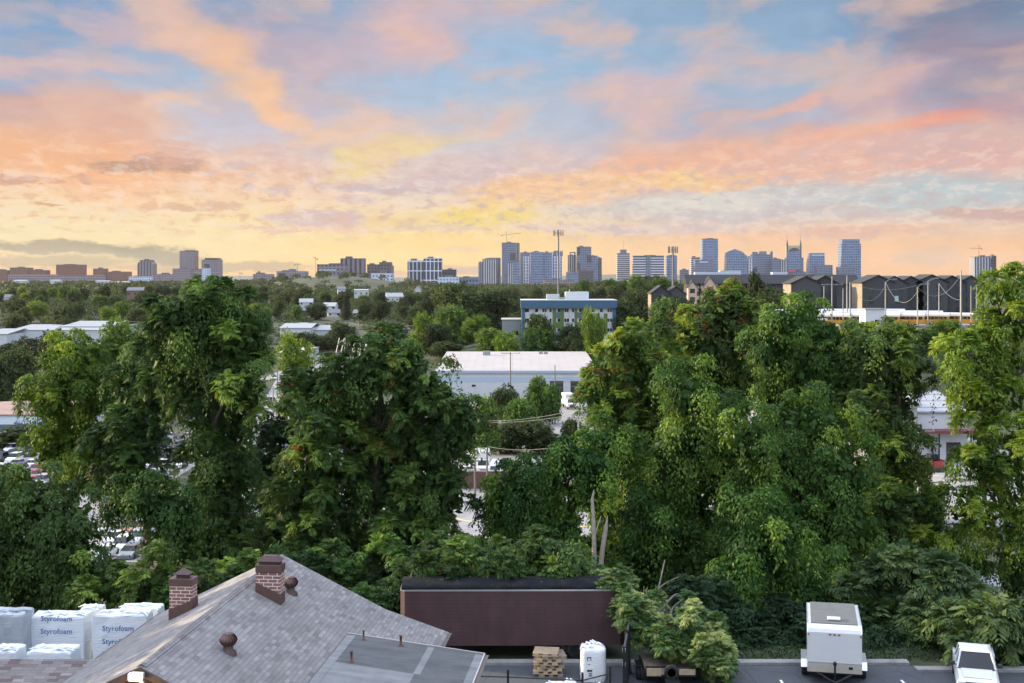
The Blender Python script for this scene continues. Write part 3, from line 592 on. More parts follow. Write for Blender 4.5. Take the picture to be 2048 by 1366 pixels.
fg_tree('locust_tree', 'airy yellow-green tree filling the right edge of the view', 'tree', 46,
  [(2010,585,46,40),(2045,640,60,60),(1985,655,36,30),(1922,705,38,40),(1960,700,50,44),(2020,720,60,44),(1925,760,34,34),(1950,795,40,46),(2010,800,56,50),(1968,860,44,52),(2030,890,50,60),(1950,930,50,46),(1990,960,54,56),(2050,985,46,60),(1925,1010,44,44),(1960,1045,60,50),(1890,1080,46,36),(2020,1075,56,56),(2060,560,40,40)], 'lime', 40, group=GT, trunk=.36, tint0=.72, area=3.5, dens=2.6, fl=.7, base=(36.5, 47))  # sunlight put into a raised leaf tint, direct sun being blocked here
fg_tree('sapling_clump', 'dark clump of palm-like saplings behind the white pickup', 'shrub', 36.5,
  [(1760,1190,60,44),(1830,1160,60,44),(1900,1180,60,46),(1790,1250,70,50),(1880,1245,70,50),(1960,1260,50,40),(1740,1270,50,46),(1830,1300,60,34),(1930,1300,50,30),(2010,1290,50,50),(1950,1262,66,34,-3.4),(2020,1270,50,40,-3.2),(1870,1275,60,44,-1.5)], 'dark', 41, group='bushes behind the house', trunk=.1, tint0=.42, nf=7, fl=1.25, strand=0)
fg_tree('shrub', 'sunlit scrub seen through the gap by the dead trunks', 'shrub', 62,
  [(1210,1010,50,60),(1280,1040,60,60),(1230,1100,60,60),(1330,1060,50,60),(1180,1100,40,50),(1300,1120,50,50)], 'lime', 42, group='bushes behind the house', trunk=.08, tint0=.6)
fg_tree('shrub', 'low growth along the right edge between the saplings and the tall airy tree', 'shrub', 48,
  [(1850,1060,46,50),(1830,1110,50,40),(1940,1130,60,30),(2030,1150,40,60),(1850,1010,36,34)], 'vine', 43, group='bushes behind the house', trunk=.08, tint0=.42, leafs='frond')
fg_tree('shrub', 'undergrowth with deep shade put into its dark leaves, between fallen branch and cargo trailer', 'shrub', 36.5,
  [(1480,1265,56,44),(1540,1262,56,46),(1590,1270,44,42),(1440,1235,50,40),(1510,1290,60,26),(1575,1295,40,24),(1400,1215,44,40),(1500,1302,60,24,-1.6),(1580,1306,40,22,-1.6),(1455,1310,40,22,-1.8),(1765,1312,54,22,-1.8),(1845,1318,54,20,-1.8)], 'frond', 44, group='bushes behind the house', trunk=.08, tint0=.16, strand=0, leafs='dark', base=(11.5, 36.8))  # deep shade of the verge put into dark leaf colour and low tint
fg_tree('vine_covered_tree', 'shaded vine growth closing the foot of the gap right of the dead trunks', 'shrub', 44,
  [(1275,1090,46,50),(1330,1060,50,60),(1260,1150,54,40),(1320,1140,54,50),(1290,1010,40,50),(1360,1120,44,60)], 'vine', 45, group='bushes behind the house', trunk=.1, tint0=.3, strand=.4, hang=.5)
# two dead trunks in the gap
for (a, b, c), lab in (((1187,1140,1000), 'tall thin bleached dead trunk, left of the pair in the gap'), ((1199,1142,1052), 'short split dead trunk leaning right, with a jagged top')):
    dd = 39.; r = np.random.default_rng(a); p0 = P(a, b+40, dd); T = thing('dead_trunk', lab, 'dead tree', p0, group='dead trunks')
    lean = 22 if a > 1190 else -4; top = P(a+lean*.6, c, dd); mb = MB()
    limb(mb, p0, top, .17, .09 if a < 1190 else .13, r, .02, 9, 10)
    mb.tube([top, top+Vector((.05, 0, .35)), top+Vector((.1, 0, .6))], [.09, .05, .01], 6); mb.build('trunk', M_dead, T, p0)
    if a < 1190:
        mb = MB(); limb(mb, p0.lerp(top, .5), p0.lerp(top, .8)+Vector((.5, .1, .1)), .06, .02, r); mb.build('branch_stub', M_dead, T, p0)
# the fallen conifer limb across the end of the box trailer
T = thing('fallen_tree', 'fallen tree limb with feathery green sprays lying across the end of the brown trailer', 'fallen tree', P(1300, 1330, 31.5))
b0 = T.location.copy(); r = np.random.default_rng(77); mb = MB()
spine = [P(1175,1158,35.5), P(1215,1170,34.5), P(1262,1205,33.2), P(1300,1250,32.2), P(1350,1290,31.6), P(1420,1320,31.3)]
mb.tube(spine, [.06,.1,.14,.15,.12,.05], 7)
for a, b in (((1300,1255,33), (1360,1190,35)), ((1330,1225,34), (1372,1148,36.5)), ((1300,1262,32.6), (1352,1238,32.8)), ((1352,1238,32.8), (1392,1200,33)), ((1290,1230,33.3), (1330,1120,37)), ((1345,1240,33), (1372,1195,34))):
    limb(mb, P(*a), P(*b), .09, .03, r, .12, 8, 6)
mb.build('limb', pm('grey_branch', (.14,.12,.105), .95, var=.3, bump=.5), T, b0)
C = []
for p, q in zip(spine[:-1], spine[1:]):
    for k in range(16): C.append(np.array(p.lerp(q, k/16))+r.normal(0, .3, 3)*np.array([1, .6, .5])-np.array([0, .3, .1]))
for px, py, rx, ry, n, dd in ((1225,1180,30,22,12,33.6),(1275,1230,30,36,16,32.4),(1330,1275,40,30,24,32.0),(1395,1285,50,36,34,31.6),(1432,1330,32,32,26,30.9),(1400,1250,36,36,18,32.5)):
    for k in range(n):
        u = r.normal(0, .55, 2); C.append(np.array(P(px+rx*u[0], py+ry*u[1], dd+r.normal(0, .4))))
C = np.array(C); C[:, 1] += .5; C[:, 2] = np.maximum(C[:, 2], .25); Nn = nrm(r.normal(0, .5, C.shape)+np.array([0, -.5, .6])); Rb = np.full(len(C), .42)
leaf_object('crown', fronds(C, Nn, Rb, r, 7, 9, 9, .52, .62, .6), LEAF['cedar'], T, b0)

# ----------------------------------------------------------------- trees of the middle distance: a few grown forms, each copied
def mid_form(name, seed, nl, n, size, mat, tall=1., conic=False):
    """a 1 m wide, 1 m high tree: trunk and crown"""
    r = np.random.default_rng(seed); L = []
    for k in range(nl):
        if conic: h = .15+.75*k/nl; L.append((np.array([r.normal(0, .03), r.normal(0, .03), h]), np.array([.36*(1-h)+.06, .36*(1-h)+.06, .13])))
        else:
            a = r.uniform(0, 6.3); q = r.uniform(.05, .30); h = (.22+.6*(k/nl)) if k else .76; rr = r.uniform(.15, .25)
            L.append((np.array([q*math.cos(a), q*math.sin(a), h-q*.25]), np.array([rr, rr, rr*r.uniform(.65, .9)])))
    T = thing(name, None, None); mb = MB(); limb(mb, (0, 0, -.05), (r.normal(0, .02), 0, .6), .028, .014, r, .03, 5, 6)
    for c, q in L[:6]: limb(mb, (0, 0, r.uniform(.25, .45)), c, .014, .004, r, .08, 4, 4)
    mb.build('trunk', M_bark, T)
    C, Nn, Rb = boughs(L, r, .011, 1.); nb = len(C); k = max(4, n//nb)
    c = np.repeat(C, k, 0); nn = np.repeat(Nn, k, 0); u = nrm(nn*.7+UP*.5+r.normal(0, .7, c.shape)); p = c+u*.062*r.uniform(.3, 1.15, (len(c), 1))
    tt = np.repeat(r.normal(.45, .16, nb), k)+r.normal(0, .12, len(c)); S = size*r.uniform(.6, 1.4, len(c))
    pk = [blades(p, nrm(u*.5-UP*.3+r.normal(0, .6, c.shape)), nrm(u+UP*.5+r.normal(0, .4, c.shape)), S, S*.75, tt, .12)]
    for cc, q in L:
        m_ = 90; u = nrm(r.normal(0, 1, (m_, 3))); pk.append(blades(cc+u*q*r.uniform(.4, .85, (m_, 1)), nrm(r.normal(0, 1, (m_, 3))), nrm(u+r.normal(0, .3, u.shape)), np.full(m_, size*2.2), np.full(m_, size*1.8), r.normal(.15, .08, m_)))  # inner leaves tinted dark to stand for shade inside the crown
    leaf_object('crown', pk, LEAF[mat], T); return T
FORMS = {k: [] for k in ('wood', 'lime', 'vine', 'cone')}
for i in range(5): FORMS['wood'].append([mid_form('woodland_tree', 100+i, 11+i, 5200, .042, 'wood'), False])
for i in range(3): FORMS['vine'].append([mid_form('broadleaf_tree', 120+i, 12, 6000, .036, 'vine'), False])
for i in range(3): FORMS['lime'].append([mid_form('locust_tree', 140+i, 10, 5000, .036, 'lime'), False])
FORMS['cone'].append([mid_form('conical_tree', 160, 8, 3500, .04, 'wood', conic=True), False])
def put_tree(kind, k, loc, w, h, label, group, rz):
    f = FORMS[kind][k % len(FORMS[kind])]
    if not f[1]:
        f[1] = True; o = f[0]; o.location = RL(loc); o.rotation_euler = (0, 0, rz); o['label'] = label; o['group'] = group
    else: o = dup(f[0], loc, rz, label, group)
    o.scale = (w, w, h); o['category'] = 'tree'; return o
def mid_tree(kind, px, py, wpx, d, label, group='trees in the valley', hmin=5.):
    x = X(px, d); z0 = g1(x, d); h = max(hmin, (Z(py, d)-z0)*1.04); put_tree(kind, rnd.randrange(9), (x, d, z0-.2), wpx*d/F*1.08, h, label, group, rnd.uniform(0, 6.3))
MID = [
 ('wood',20,690,120,170,'dark rounded tree at the far left edge, above the auto body shop'),
 ('wood',-30,700,130,165,'dark tree cut by the left edge of the view, above the auto body shop'),
 ('wood',110,655,90,215,'dark tree in front of the long white roofs at far left'),
 ('wood',60,672,90,225,'low tree left of the dark one before the long white roofs'),
 ('wood',20,680,90,228,'small tree at the left edge below the long white roofs'),
 ('lime',245,630,110,205,'tall pale green tree left of the tallest tree, above the white roofs'),
 ('vine',215,665,70,200,'smaller pale tree against the right end of the long white roofs'),
 ('lime',582,655,90,150,'sunlit tree peeping out right of the tallest tree'),
 ('wood',600,662,80,292,'dark tree left of the row behind the white shop'),('wood',640,668,70,296,'dark tree right behind the white shop'),
 ('wood',690,640,70,300,'tree between the houses and the slanted steel frames'),('cone',692,585,24,420,'single dark conifer beside the small white houses'),
 ('wood',800,672,60,250,'dark tree right of the slanted steel frames'),
 ('lime',845,625,60,255,'yellow-green tree at the left end of the central clump'),('wood',870,645,70,240,'shaded tree at the left foot of the central clump'),
 ('vine',905,610,90,250,'mid green tree within the central clump'),('wood',925,562,120,272,'tallest dark tree of the central clump, below the towers'),
 ('wood',985,575,90,275,'dark tree right of the tallest in the central clump'),('lime',960,630,80,240,'lighter tree low in the central clump, facing the warehouse'),
 ('wood',900,680,80,232,'dark low tree behind the left of the warehouse roof'),('vine',985,655,80,228,'leafy tree behind the middle of the warehouse roof'),
 ('lime',1020,660,70,222,'light green tree left of the blue and white building'),('vine',1080,650,90,221,'tree before the left bays of the blue and white building'),
 ('wood',1085,625,70,224,'flat-topped dark tree covering the left bays of the building'),('wood',1140,640,80,222,'dark tree covering the middle bays of the building'),
 ('lime',1180,610,64,216,'forked open tree in front of the green panel of the building'),('wood',1150,670,90,219,'low tree beneath the middle bays of the building'),
 ('wood',1255,600,80,232,'dark tree at the right end of the blue and white building'),('wood',1285,575,80,250,'tall tree between the building and the second mast'),
 ('vine',1325,594,90,214,'green tree right of the building, above the seeded tree'),('wood',1265,660,80,214,'tree low at the right end of the building'),
 ('wood',1300,560,70,262,'dark tree left of the orange-lit gable'),('wood',1372,592,80,205,'dark tree beneath the second mast'),
 ('wood',1500,575,90,190,'dark tree in front of the gabled row'),('wood',1545,568,90,186,'dark tree at the right of the gabled row'),('wood',1515,535,44,188,'single dark treetop sticking up over the long roof'),
 ('wood',1440,600,80,185,'tree before the lit gables'),('lime',1600,600,60,150,'bright tree before the tan-sided house'),('wood',1640,640,80,140,'tree below the row of tan-sided houses'),
 ('vine',970,790,70,120,'shrubby tree in front of the warehouse wall, leftmost'),('wood',1015,770,66,150,'shrubby tree in front of the warehouse wall, under the first pole'),
 ('vine',1070,750,60,152,'spiky-topped tree in front of the warehouse wall'),('vine',1105,765,50,150,'small tree left of the loading dock'),
 ('wood',1000,840,90,125,'dark bush beneath the double wires, left'),('wood',1075,835,100,124,'dark bush beneath the double wires, right'),('vine',1040,795,90,128,'green bush above the double wires'),
 ('wood',1140,830,70,122,'dark bush by the grey pole'),('lime',1700,645,70,120,'yellow tree below the bus yard'),('lime',1790,640,90,138,'yellow-green tree below the bus yard at right'),
 ('lime',1888,630,70,140,'thin yellow tree right of the bus yard'),('vine',1850,655,70,138,'leafy tree below the right end of the bus yard'),
 ('wood',50,855,120,128,'dark hedge tree below the auto body sign'),('wood',110,862,70,126,'dark shrub right of the auto body sign'),
 ('vine',1860,960,90,75,'leafy bush left of the right edge, below the white building'),
]
MID += [('vine',2150,690,190,53,'leafy tree just past the airy tree at the view edge'),('wood',2260,760,180,49,'dark tree past the view edge, second from the airy tree'),('vine',2390,720,190,55,'leafy tree past the view edge, third from the airy tree'),
 ('wood',2120,640,90,125,'tree on the bank past the airy tree, nearest it'),('lime',2200,630,90,140,'pale tree on the bank past the airy tree'),('wood',2300,640,100,130,'dark tree far along the bank past the airy tree'),('vine',2420,650,100,128,'last tree along the bank past the airy tree')]
for q in MID: mid_tree(*q)
# woods on the hillsides: rows of separate trees, named by what stands above or beside them
MARKS = [(60,'the orange-lit blocks'),(200,'the low lit blocks at far left'),(290,'the round-shouldered tower'),(385,'the tallest left tower'),(470,'the slit-windowed tower'),(580,'the low block with a crane'),(680,'the hilltop blocks'),(760,'the twin brown blocks'),(850,'the gridded white twins'),(920,'the long white low block'),(985,'the finned towers'),(1060,'the glass towers'),(1160,'the stepped dark tower'),(1250,'the banded tower'),(1330,'the wide banded block')]
CLEAR = [(668,440,14,18),(640,447,14,12),(682,600,16,16),(790,600,30,20),(715,520,20,16),(735,640,16,14),(850,640,14,12),(270,520,20,14),(100,440,14,10)]
cnt = 0
for d, step, hh in ((325,10.5,11),(365,11.5,12),(415,12,13),(470,13,13),(535,14,13),(610,15,13)):
    x = X(-60, d)
    while x < X(1330, d):
        dd = d+rnd.uniform(-14, 14); xx = x+rnd.uniform(-3, 3); px = CX+xx/dd*F; x += step*rnd.uniform(.8, 1.35)
        if d < 400 and 545 < px < 820: continue
        if d < 460 and 640 < px < 720: continue
        if any(abs(px-a) < c and abs(dd-b_) < e for a, b_, c, e in CLEAR): continue
        h = hh*rnd.uniform(.7, 1.2); w = rnd.uniform(9, 15)*(.8+.2*h/hh)
        mk = min(MARKS, key=lambda q: abs(q[0]-px))[1]; far = 'far' if d > 500 else ('middle' if d > 390 else 'near')
        kind = 'wood' if rnd.random() < .8 else ('vine' if rnd.random() < .6 else 'lime'); adj = {'wood': 'dull green', 'vine': 'fresh green', 'lime': 'yellowish'}[kind]
        put_tree(kind, rnd.randrange(9), (xx, dd, g1(xx, dd)-.3), w, h, f'{adj} tree in the {far} woods below {mk}', f'{adj} trees in the {far} rows below {mk}', rnd.uniform(0, 6.3)); cnt += 1
# the woods beyond, one mass
r = np.random.default_rng(5); pk = []
for d0, d1, n, s in ((660, 900, 900, 2.4), (900, 1300, 1300, 3.2), (1300, 2300, 2200, 5.)):
    dd = r.uniform(d0, d1, n); xx = r.uniform(-.80, .80, n)*dd; zz = gz(xx, dd)
    hill = (np.abs(xx+325) < 120) & (np.abs(dd-1300) < 190) & (r.random(n) < .82); dd, xx, zz = dd[~hill], xx[~hill], zz[~hill]; n = len(dd)
    h = r.uniform(8, 13, n); rad = r.uniform(4.5, 9, n); m_ = 55
    u = nrm(r.normal(0, 1, (n, m_, 3))); u[..., 2] = np.abs(u[..., 2])*1.0-.25
    c = np.stack([xx, dd*K, zz+h*.55], 1)[:, None]+u*np.stack([rad, rad, h*.45], 1)[:, None]*r.uniform(.8, 1.05, (n, m_, 1))
    tt = (np.repeat(r.normal(.4, .16, n), m_)+r.normal(0, .1, n*m_)); c = c.reshape(-1, 3); u = u.reshape(-1, 3); S = s*r.uniform(.6, 1.4, len(c))
    pk.append(blades(c, nrm(r.normal(0, 1, c.shape)), nrm(u+UP*.4), S, S*.8, tt))
tag(leaf_object('far_woods', pk, LEAF['wood']), 'distant woods between the suburbs and the city', kind='stuff')
# low scrub that clothes the slopes under the trees
n = 7800; dd = np.sqrt(r.uniform(240**2, 720**2, n)); xx = r.uniform(-.80, .22, n)*dd; px = CX+xx/dd*F
ok = ~((px > 540) & (px < 700) & (dd < 300)) & ~((px > 540) & (px < 830) & (dd < 400) & (r.random(n) < .75)) & ~((np.abs(px-668) < 30) & (dd < 445) & (dd > 400)); dd, xx = dd[ok], xx[ok]; n = len(dd)
zz = gz(xx, dd); rad = r.uniform(1.8, 4.2, n); hh = r.uniform(1.5, 4.5, n); m_ = 44; u = nrm(r.normal(0, 1, (n, m_, 3))); u[..., 2] = np.abs(u[..., 2])
c = np.stack([xx, dd*K, zz-.3], 1)[:, None]+u*np.stack([rad, rad, hh], 1)[:, None]*r.uniform(.7, 1.05, (n, m_, 1)); c = c.reshape(-1, 3); u = u.reshape(-1, 3); S = 1.1*r.uniform(.6, 1.4, len(c))
tag(leaf_object('undergrowth', [blades(c, nrm(r.normal(0, 1, c.shape)), nrm(u+UP*.4), S, S*.8, np.repeat(r.normal(.35, .15, n), m_)+r.normal(0, .1, n*m_))], LEAF['wood']), 'scrub and undergrowth covering the slopes between the trees', kind='stuff')
for fs in FORMS.values():
    for o, used_ in fs:
        if not used_:
            for ch in list(o.children): bpy.data.objects.remove(ch)
            bpy.data.objects.remove(o)
# grass on the verge behind the kerb
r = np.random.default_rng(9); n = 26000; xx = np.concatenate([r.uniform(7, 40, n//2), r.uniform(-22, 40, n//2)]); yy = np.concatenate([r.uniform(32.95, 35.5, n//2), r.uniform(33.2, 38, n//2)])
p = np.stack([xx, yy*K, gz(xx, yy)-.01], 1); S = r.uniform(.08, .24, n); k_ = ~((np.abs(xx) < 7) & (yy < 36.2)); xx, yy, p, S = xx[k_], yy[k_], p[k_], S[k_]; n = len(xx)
tag(leaf_object('grass', [blades(p, nrm(r.normal(0, .5, p.shape)+UP), nrm(r.normal(0, 1, p.shape)), S, S*.3, r.uniform(.0, .5, n), .2)], LEAF['dark']), 'rough grass on the verge behind the kerb', kind='stuff')  # blade tint darkened to hold the deep shade behind the lot
# ================================================================= the house at the lower left
def shingle_mat(name, along, c1, c2, c3, org=(0,0,0), row=.15, w=.42):
    """asphalt shingles in courses that run along a direction; courses are counted down the slope by height and distance"""
    m, t, b = newmat(name); co = t.n('ShaderNodeTexCoord').outputs['Object']; s = t.n('ShaderNodeSeparateXYZ'); t.l(co, s.inputs[0])
    ax, ay = along
    u = t.m('ADD', t.m('MULTIPLY', s.outputs[0], ax), t.m('MULTIPLY', s.outputs[1], ay))
    v = t.m('ADD', t.m('MULTIPLY', s.outputs[0], ay), t.m('MULTIPLY', s.outputs[1], -ax))
    r_ = t.m('DIVIDE', v, row); ri = t.m('FLOOR', r_); fr = t.m('FRACT', r_)
    wn = t.n('ShaderNodeTexWhiteNoise', noise_dimensions='1D'); t.l(ri, wn.inputs['W'])
    uu = t.m('ADD', t.m('DIVIDE', u, w), t.m('MULTIPLY', wn.outputs[0], 3.)); ui = t.m('FLOOR', uu); fu = t.m('FRACT', uu)
    cc = t.n('ShaderNodeCombineXYZ'); t.l(ui, cc.inputs[0]); t.l(ri, cc.inputs[1])
    w2 = t.n('ShaderNodeTexWhiteNoise', noise_dimensions='2D'); t.l(cc.outputs[0], w2.inputs[0])
    col = t.ramp(w2.outputs[0], [(0., c1), (.35, c2), (.7, c2), (1., c3)])
    big = t.noise(co, .55, 5, .65); gr = t.noise(co, 60, 2, .6)
    k = t.m('ADD', t.m('MULTIPLY_ADD', big.outputs[0], .95, .40), t.m('MULTIPLY', gr.outputs[0], .25))
    sv = t.n('ShaderNodeVectorMath', operation='SCALE'); t.l(col, sv.inputs[0]); t.l(k, sv.inputs['Scale'])
    edge = t.m('MAXIMUM', t.m('LESS_THAN', fr, .10), t.m('MULTIPLY', t.m('LESS_THAN', fu, .035), t.m('GREATER_THAN', w2.outputs[0], .3)))
    t.l(t.mixc(t.m('MULTIPLY', edge, .55), sv.outputs[0], (.05,.045,.05)), b.inputs['Base Color']); b.inputs['Roughness'].default_value = .95
    bp = t.n('ShaderNodeBump'); bp.inputs['Strength'].default_value = .8; bp.inputs['Distance'].default_value = .012
    t.l(t.m('ADD', t.m('SUBTRACT', 1., fr), t.m('MULTIPLY', w2.outputs[0], .6)), bp.inputs['Height']); t.l(bp.outputs[0], b.inputs['Normal'])
    return m
AD = (.0950, .9955); PD = (.9955, -.0950)               # along the ridge (away), across it (right)
APX = (-10.0, 55.1)
def hp(t, u, z): return (APX[0]+PD[0]*t-AD[0]*u, APX[1]+PD[1]*t-AD[1]*u, z)
ZR = 6.5
def zr(t): return ZR-.497*t if t <= 4.55 else 4.2387-.335*(t-4.55)
def zl(t): return ZR-.49*t
U1 = 15.77
SH = shingle_mat('roof_shingle', AD, (.155,.14,.138), (.21,.196,.196), (.265,.25,.25))
M_fascia = pm('brown_trim', (.07,.045,.035), .6, var=.2); M_wall = pm('brown_siding', (.11,.075,.055), .75, var=.2)
H = thing('house', 'brown house with grey shingle roof, two brick chimneys and a flat roofed rear wing', 'house', Vector((-11, 47, 0))); HO = tuple(H.location)
mb = MB()
mb.slab([hp(0, -.25, ZR), hp(0, U1, ZR), hp(4.55, U1, zr(4.55)), hp(4.55, -.25, zr(4.55))], .1)
mb.slab([hp(4.552, -.25, zr(4.552)), hp(4.552, U1, zr(4.552)), hp(7.3, U1, zr(7.3)), hp(7.3, -.25, zr(7.3))], .1)
mb.slab([hp(0, U1, ZR-.004), hp(0, -.25, ZR-.004), hp(-5.35, -.25, zl(5.35)), hp(-5.35, U1, zl(5.35))], .1)
roof = mb.build('roof', SH, H, HO)
mb = MB()                                               # ridge cap shingles
for k in range(79):
    u = -.2+k*.2; 
    for sg, zf in ((1, zr), (-1, zl)): mb.slab([hp(0, u, ZR+.03), hp(0, u+.26, ZR+.045), hp(.16*sg, u+.26, zf(.16)+.04), hp(.16*sg, u, zf(.16)+.025)][::sg], .02)
mb.build('ridge_cap', SH, roof, HO)
mb = MB()                                               # walls under the roof
W0 = [hp(-5.0, .1, 0), hp(-5.0, U1-.35, 0), hp(6.95, U1-.35, 0), hp(6.95, .1, 0)]
for a, b, za, zb in ((0, 1, zl(5.0)-.1, zl(5.0)-.1), (2, 3, zr(6.95)-.1, zr(6.95)-.1)):
    mb.quad(W0[a], W0[b], (*W0[b][:2], zb), (*W0[a][:2], za))
for u in (.1, U1-.35): mb.poly([hp(-5.0, u, 0), hp(6.95, u, 0), hp(6.95, u, zr(6.95)-.1), hp(4.55, u, zr(4.55)-.1), hp(0, u, ZR-.1), hp(-5.0, u, zl(5.0)-.1)])
mb.build('wall', M_wall, H, HO)
mb = MB()                                               # fascia boards along the rakes and eaves
def board(mb, p, q, hgt, th, nx, ny):
    mb.slab([p, q, (q[0]+nx*th, q[1]+ny*th, q[2]), (p[0]+nx*th, p[1]+ny*th, p[2])], hgt)
fx, fy = -AD[0], -AD[1]
board(mb, hp(0, U1+.003, ZR-.02), hp(4.55, U1+.003, zr(4.55)-.02), .24, .05, fx, fy); board(mb, hp(0, U1+.003, ZR-.02), hp(-5.35, U1+.003, zl(5.35)-.02), .24, .05, fx, fy)
board(mb, hp(0, -.253, ZR-.02), hp(4.55, -.253, zr(4.55)-.02), .2, .04, -fx, -fy); board(mb, hp(4.552, -.253, zr(4.552)-.02), hp(7.3, -.253, zr(7.3)-.02), .2, .04, -fx, -fy); board(mb, hp(0, -.253, ZR-.02), hp(-5.35, -.253, zl(5.35)-.02), .2, .04, -fx, -fy)
mb.build('fascia', M_fascia, H, HO)
M_gut = pm('brown_gutter', (.10,.075,.06), .45, .3)
mb = MB(); prof = [(0, 0), (.13, 0), (.13, -.02), (.03, -.10), (0, -.10)]
for tt, u0, u1, z, sg in ((7.3, -.25, 4.77, zr(7.3)-.03, 1), (-5.35, -.25, U1, zl(5.35)-.03, -1)):
    vs = [hp(tt+sg*(a+.004), u, z+b) for u in (u0, u1) for a, b in prof]; n = 5
    mb.add(vs, [(i, (i+1) % n, n+(i+1) % n, n+i) for i in range(n)]+[tuple(range(n)), tuple(range(n, 2*n))])
mb.build('gutter', M_gut, H, HO)
# the flat roofed wing: sheets of rolled roofing with lapped seams
def zf(t): return 4.58-(t-4.05)*.122
mb = MB(); mb.slab([hp(4.05, 4.8, zf(4.05)), hp(4.05, 20, zf(4.05)), hp(9.4, 20, zf(9.4)), hp(9.4, 4.8, zf(9.4))], .16)
def streaky(name, c1, c2, rough):
    m, t, b = newmat(name); co = t.n('ShaderNodeTexCoord').outputs['Object']; mp = t.n('ShaderNodeMapping'); t.l(co, mp.inputs[0]); mp.inputs['Rotation'].default_value = (0, 0, R(10)); mp.inputs['Scale'].default_value = (.22, 1.6, 1)
    n = t.noise(mp.outputs[0], 1.1, 7, .65); n2_ = t.noise(co, 1.3, 6, .65); n4 = t.noise(co, 70, 2, .5)
    f = t.m('ADD', t.m('MULTIPLY_ADD', n.outputs[0], 1.3, -.55), t.m('ADD', t.m('MULTIPLY', t.m('SUBTRACT', n2_.outputs[0], .5), .9), t.m('MULTIPLY', n4.outputs[0], .3)), clamp=True)
    t.l(t.mixc(f, c1, c2), b.inputs['Base Color']); b.inputs['Roughness'].default_value = rough; return m
M_mem = streaky('rolled_roofing', (.062,.063,.068), (.15,.152,.156), .85)
flat = mb.build('flat_roof', M_mem, H, HO)
M_lap = streaky('silver_coated_roofing', (.13,.132,.136), (.29,.292,.296), .75)
def strip(mb, t0, t1, u0, u1, e): mb.slab([hp(t0, u0, zf(t0)+e), hp(t0, u1, zf(t0)+e), hp(t1, u1, zf(t1)+e), hp(t1, u0, zf(t1)+e)], e-.001)
mb = MB(); strip(mb, 4.4, 7.3, 8.35, 19.9, .006); strip(mb, 7.25, 7.5, 4.95, 8.34, .007); strip(mb, 4.07, 4.39, 4.95, 19.9, .007); strip(mb, 9.1, 9.39, 4.95, 19.9, .008)
mb.build('coating', M_lap, flat, HO)
mb = MB()
mb.slab([hp(9.402, 4.78, zf(9.4)+.015), hp(9.402, 20, zf(9.4)+.015), hp(9.46, 20, zf(9.4)+.015), hp(9.46, 4.78, zf(9.4)+.015)], .22)
mb.slab([hp(4.05, 4.74, zf(4.05)+.02), hp(4.05, 4.797, zf(4.05)+.02), hp(9.46, 4.797, zf(9.4)+.02), hp(9.46, 4.74, zf(9.4)+.02)], .2)
mb.build('roof_edging', pm('pale_drip_edge', (.45,.43,.41), .5, .4), flat, HO)
mb = MB(); vs = [hp(9.47+a, u, zf(9.4)-.05+b) for u in (4.75, 20) for a, b in prof]
mb.add(vs, [(i, (i+1) % 5, 5+(i+1) % 5, 5+i) for i in range(5)]+[tuple(range(5)), tuple(range(5, 10))]); mb.build('gutter', M_gut, H, HO)
mb = MB(); a = [hp(6.9, 5.0, 0), hp(9.1, 5.0, 0), hp(9.1, 20, 0), hp(6.9, 20, 0)]
for i, j in ((0, 1), (1, 2)): mb.quad(a[i], a[j], (*a[j][:2], zf(9.1)-.17), (*a[i][:2], zf(9.1)-.17))
mb.build('wall', M_wall, H, HO)
M_rust = pm('rusty_pipe', (.14,.07,.05), .7, .3, var=.3, scale=8)
for px, py, hh, rr in ((727, 1279, .32, .035), (802, 1292, .36, .05), (703, 1324, .36, .045)):
    # where the photograph's ray meets the flat roof
    best = min(((t, u) for t in np.arange(4.3, 9.3, .03) for u in np.arange(4.8, 14, .05)), key=lambda q: (CX+FR*hp(*q, 0)[0]/hp(*q, 0)[1]-px)**2+(HY+FR*(HC-zf(q[0]))/hp(*q, 0)[1]-py)**2)
    p = hp(*best, zf(best[0])); mb = MB(); mb.lathe([(rr*2.2, -.02), (rr*2.2, .012), (rr, .04), (rr, hh), (rr*1.25, hh+.005), (rr*1.25, hh+.05), (.001, hh+.06)], p, 12); mb.build('vent_pipe', M_rust, flat, HO)
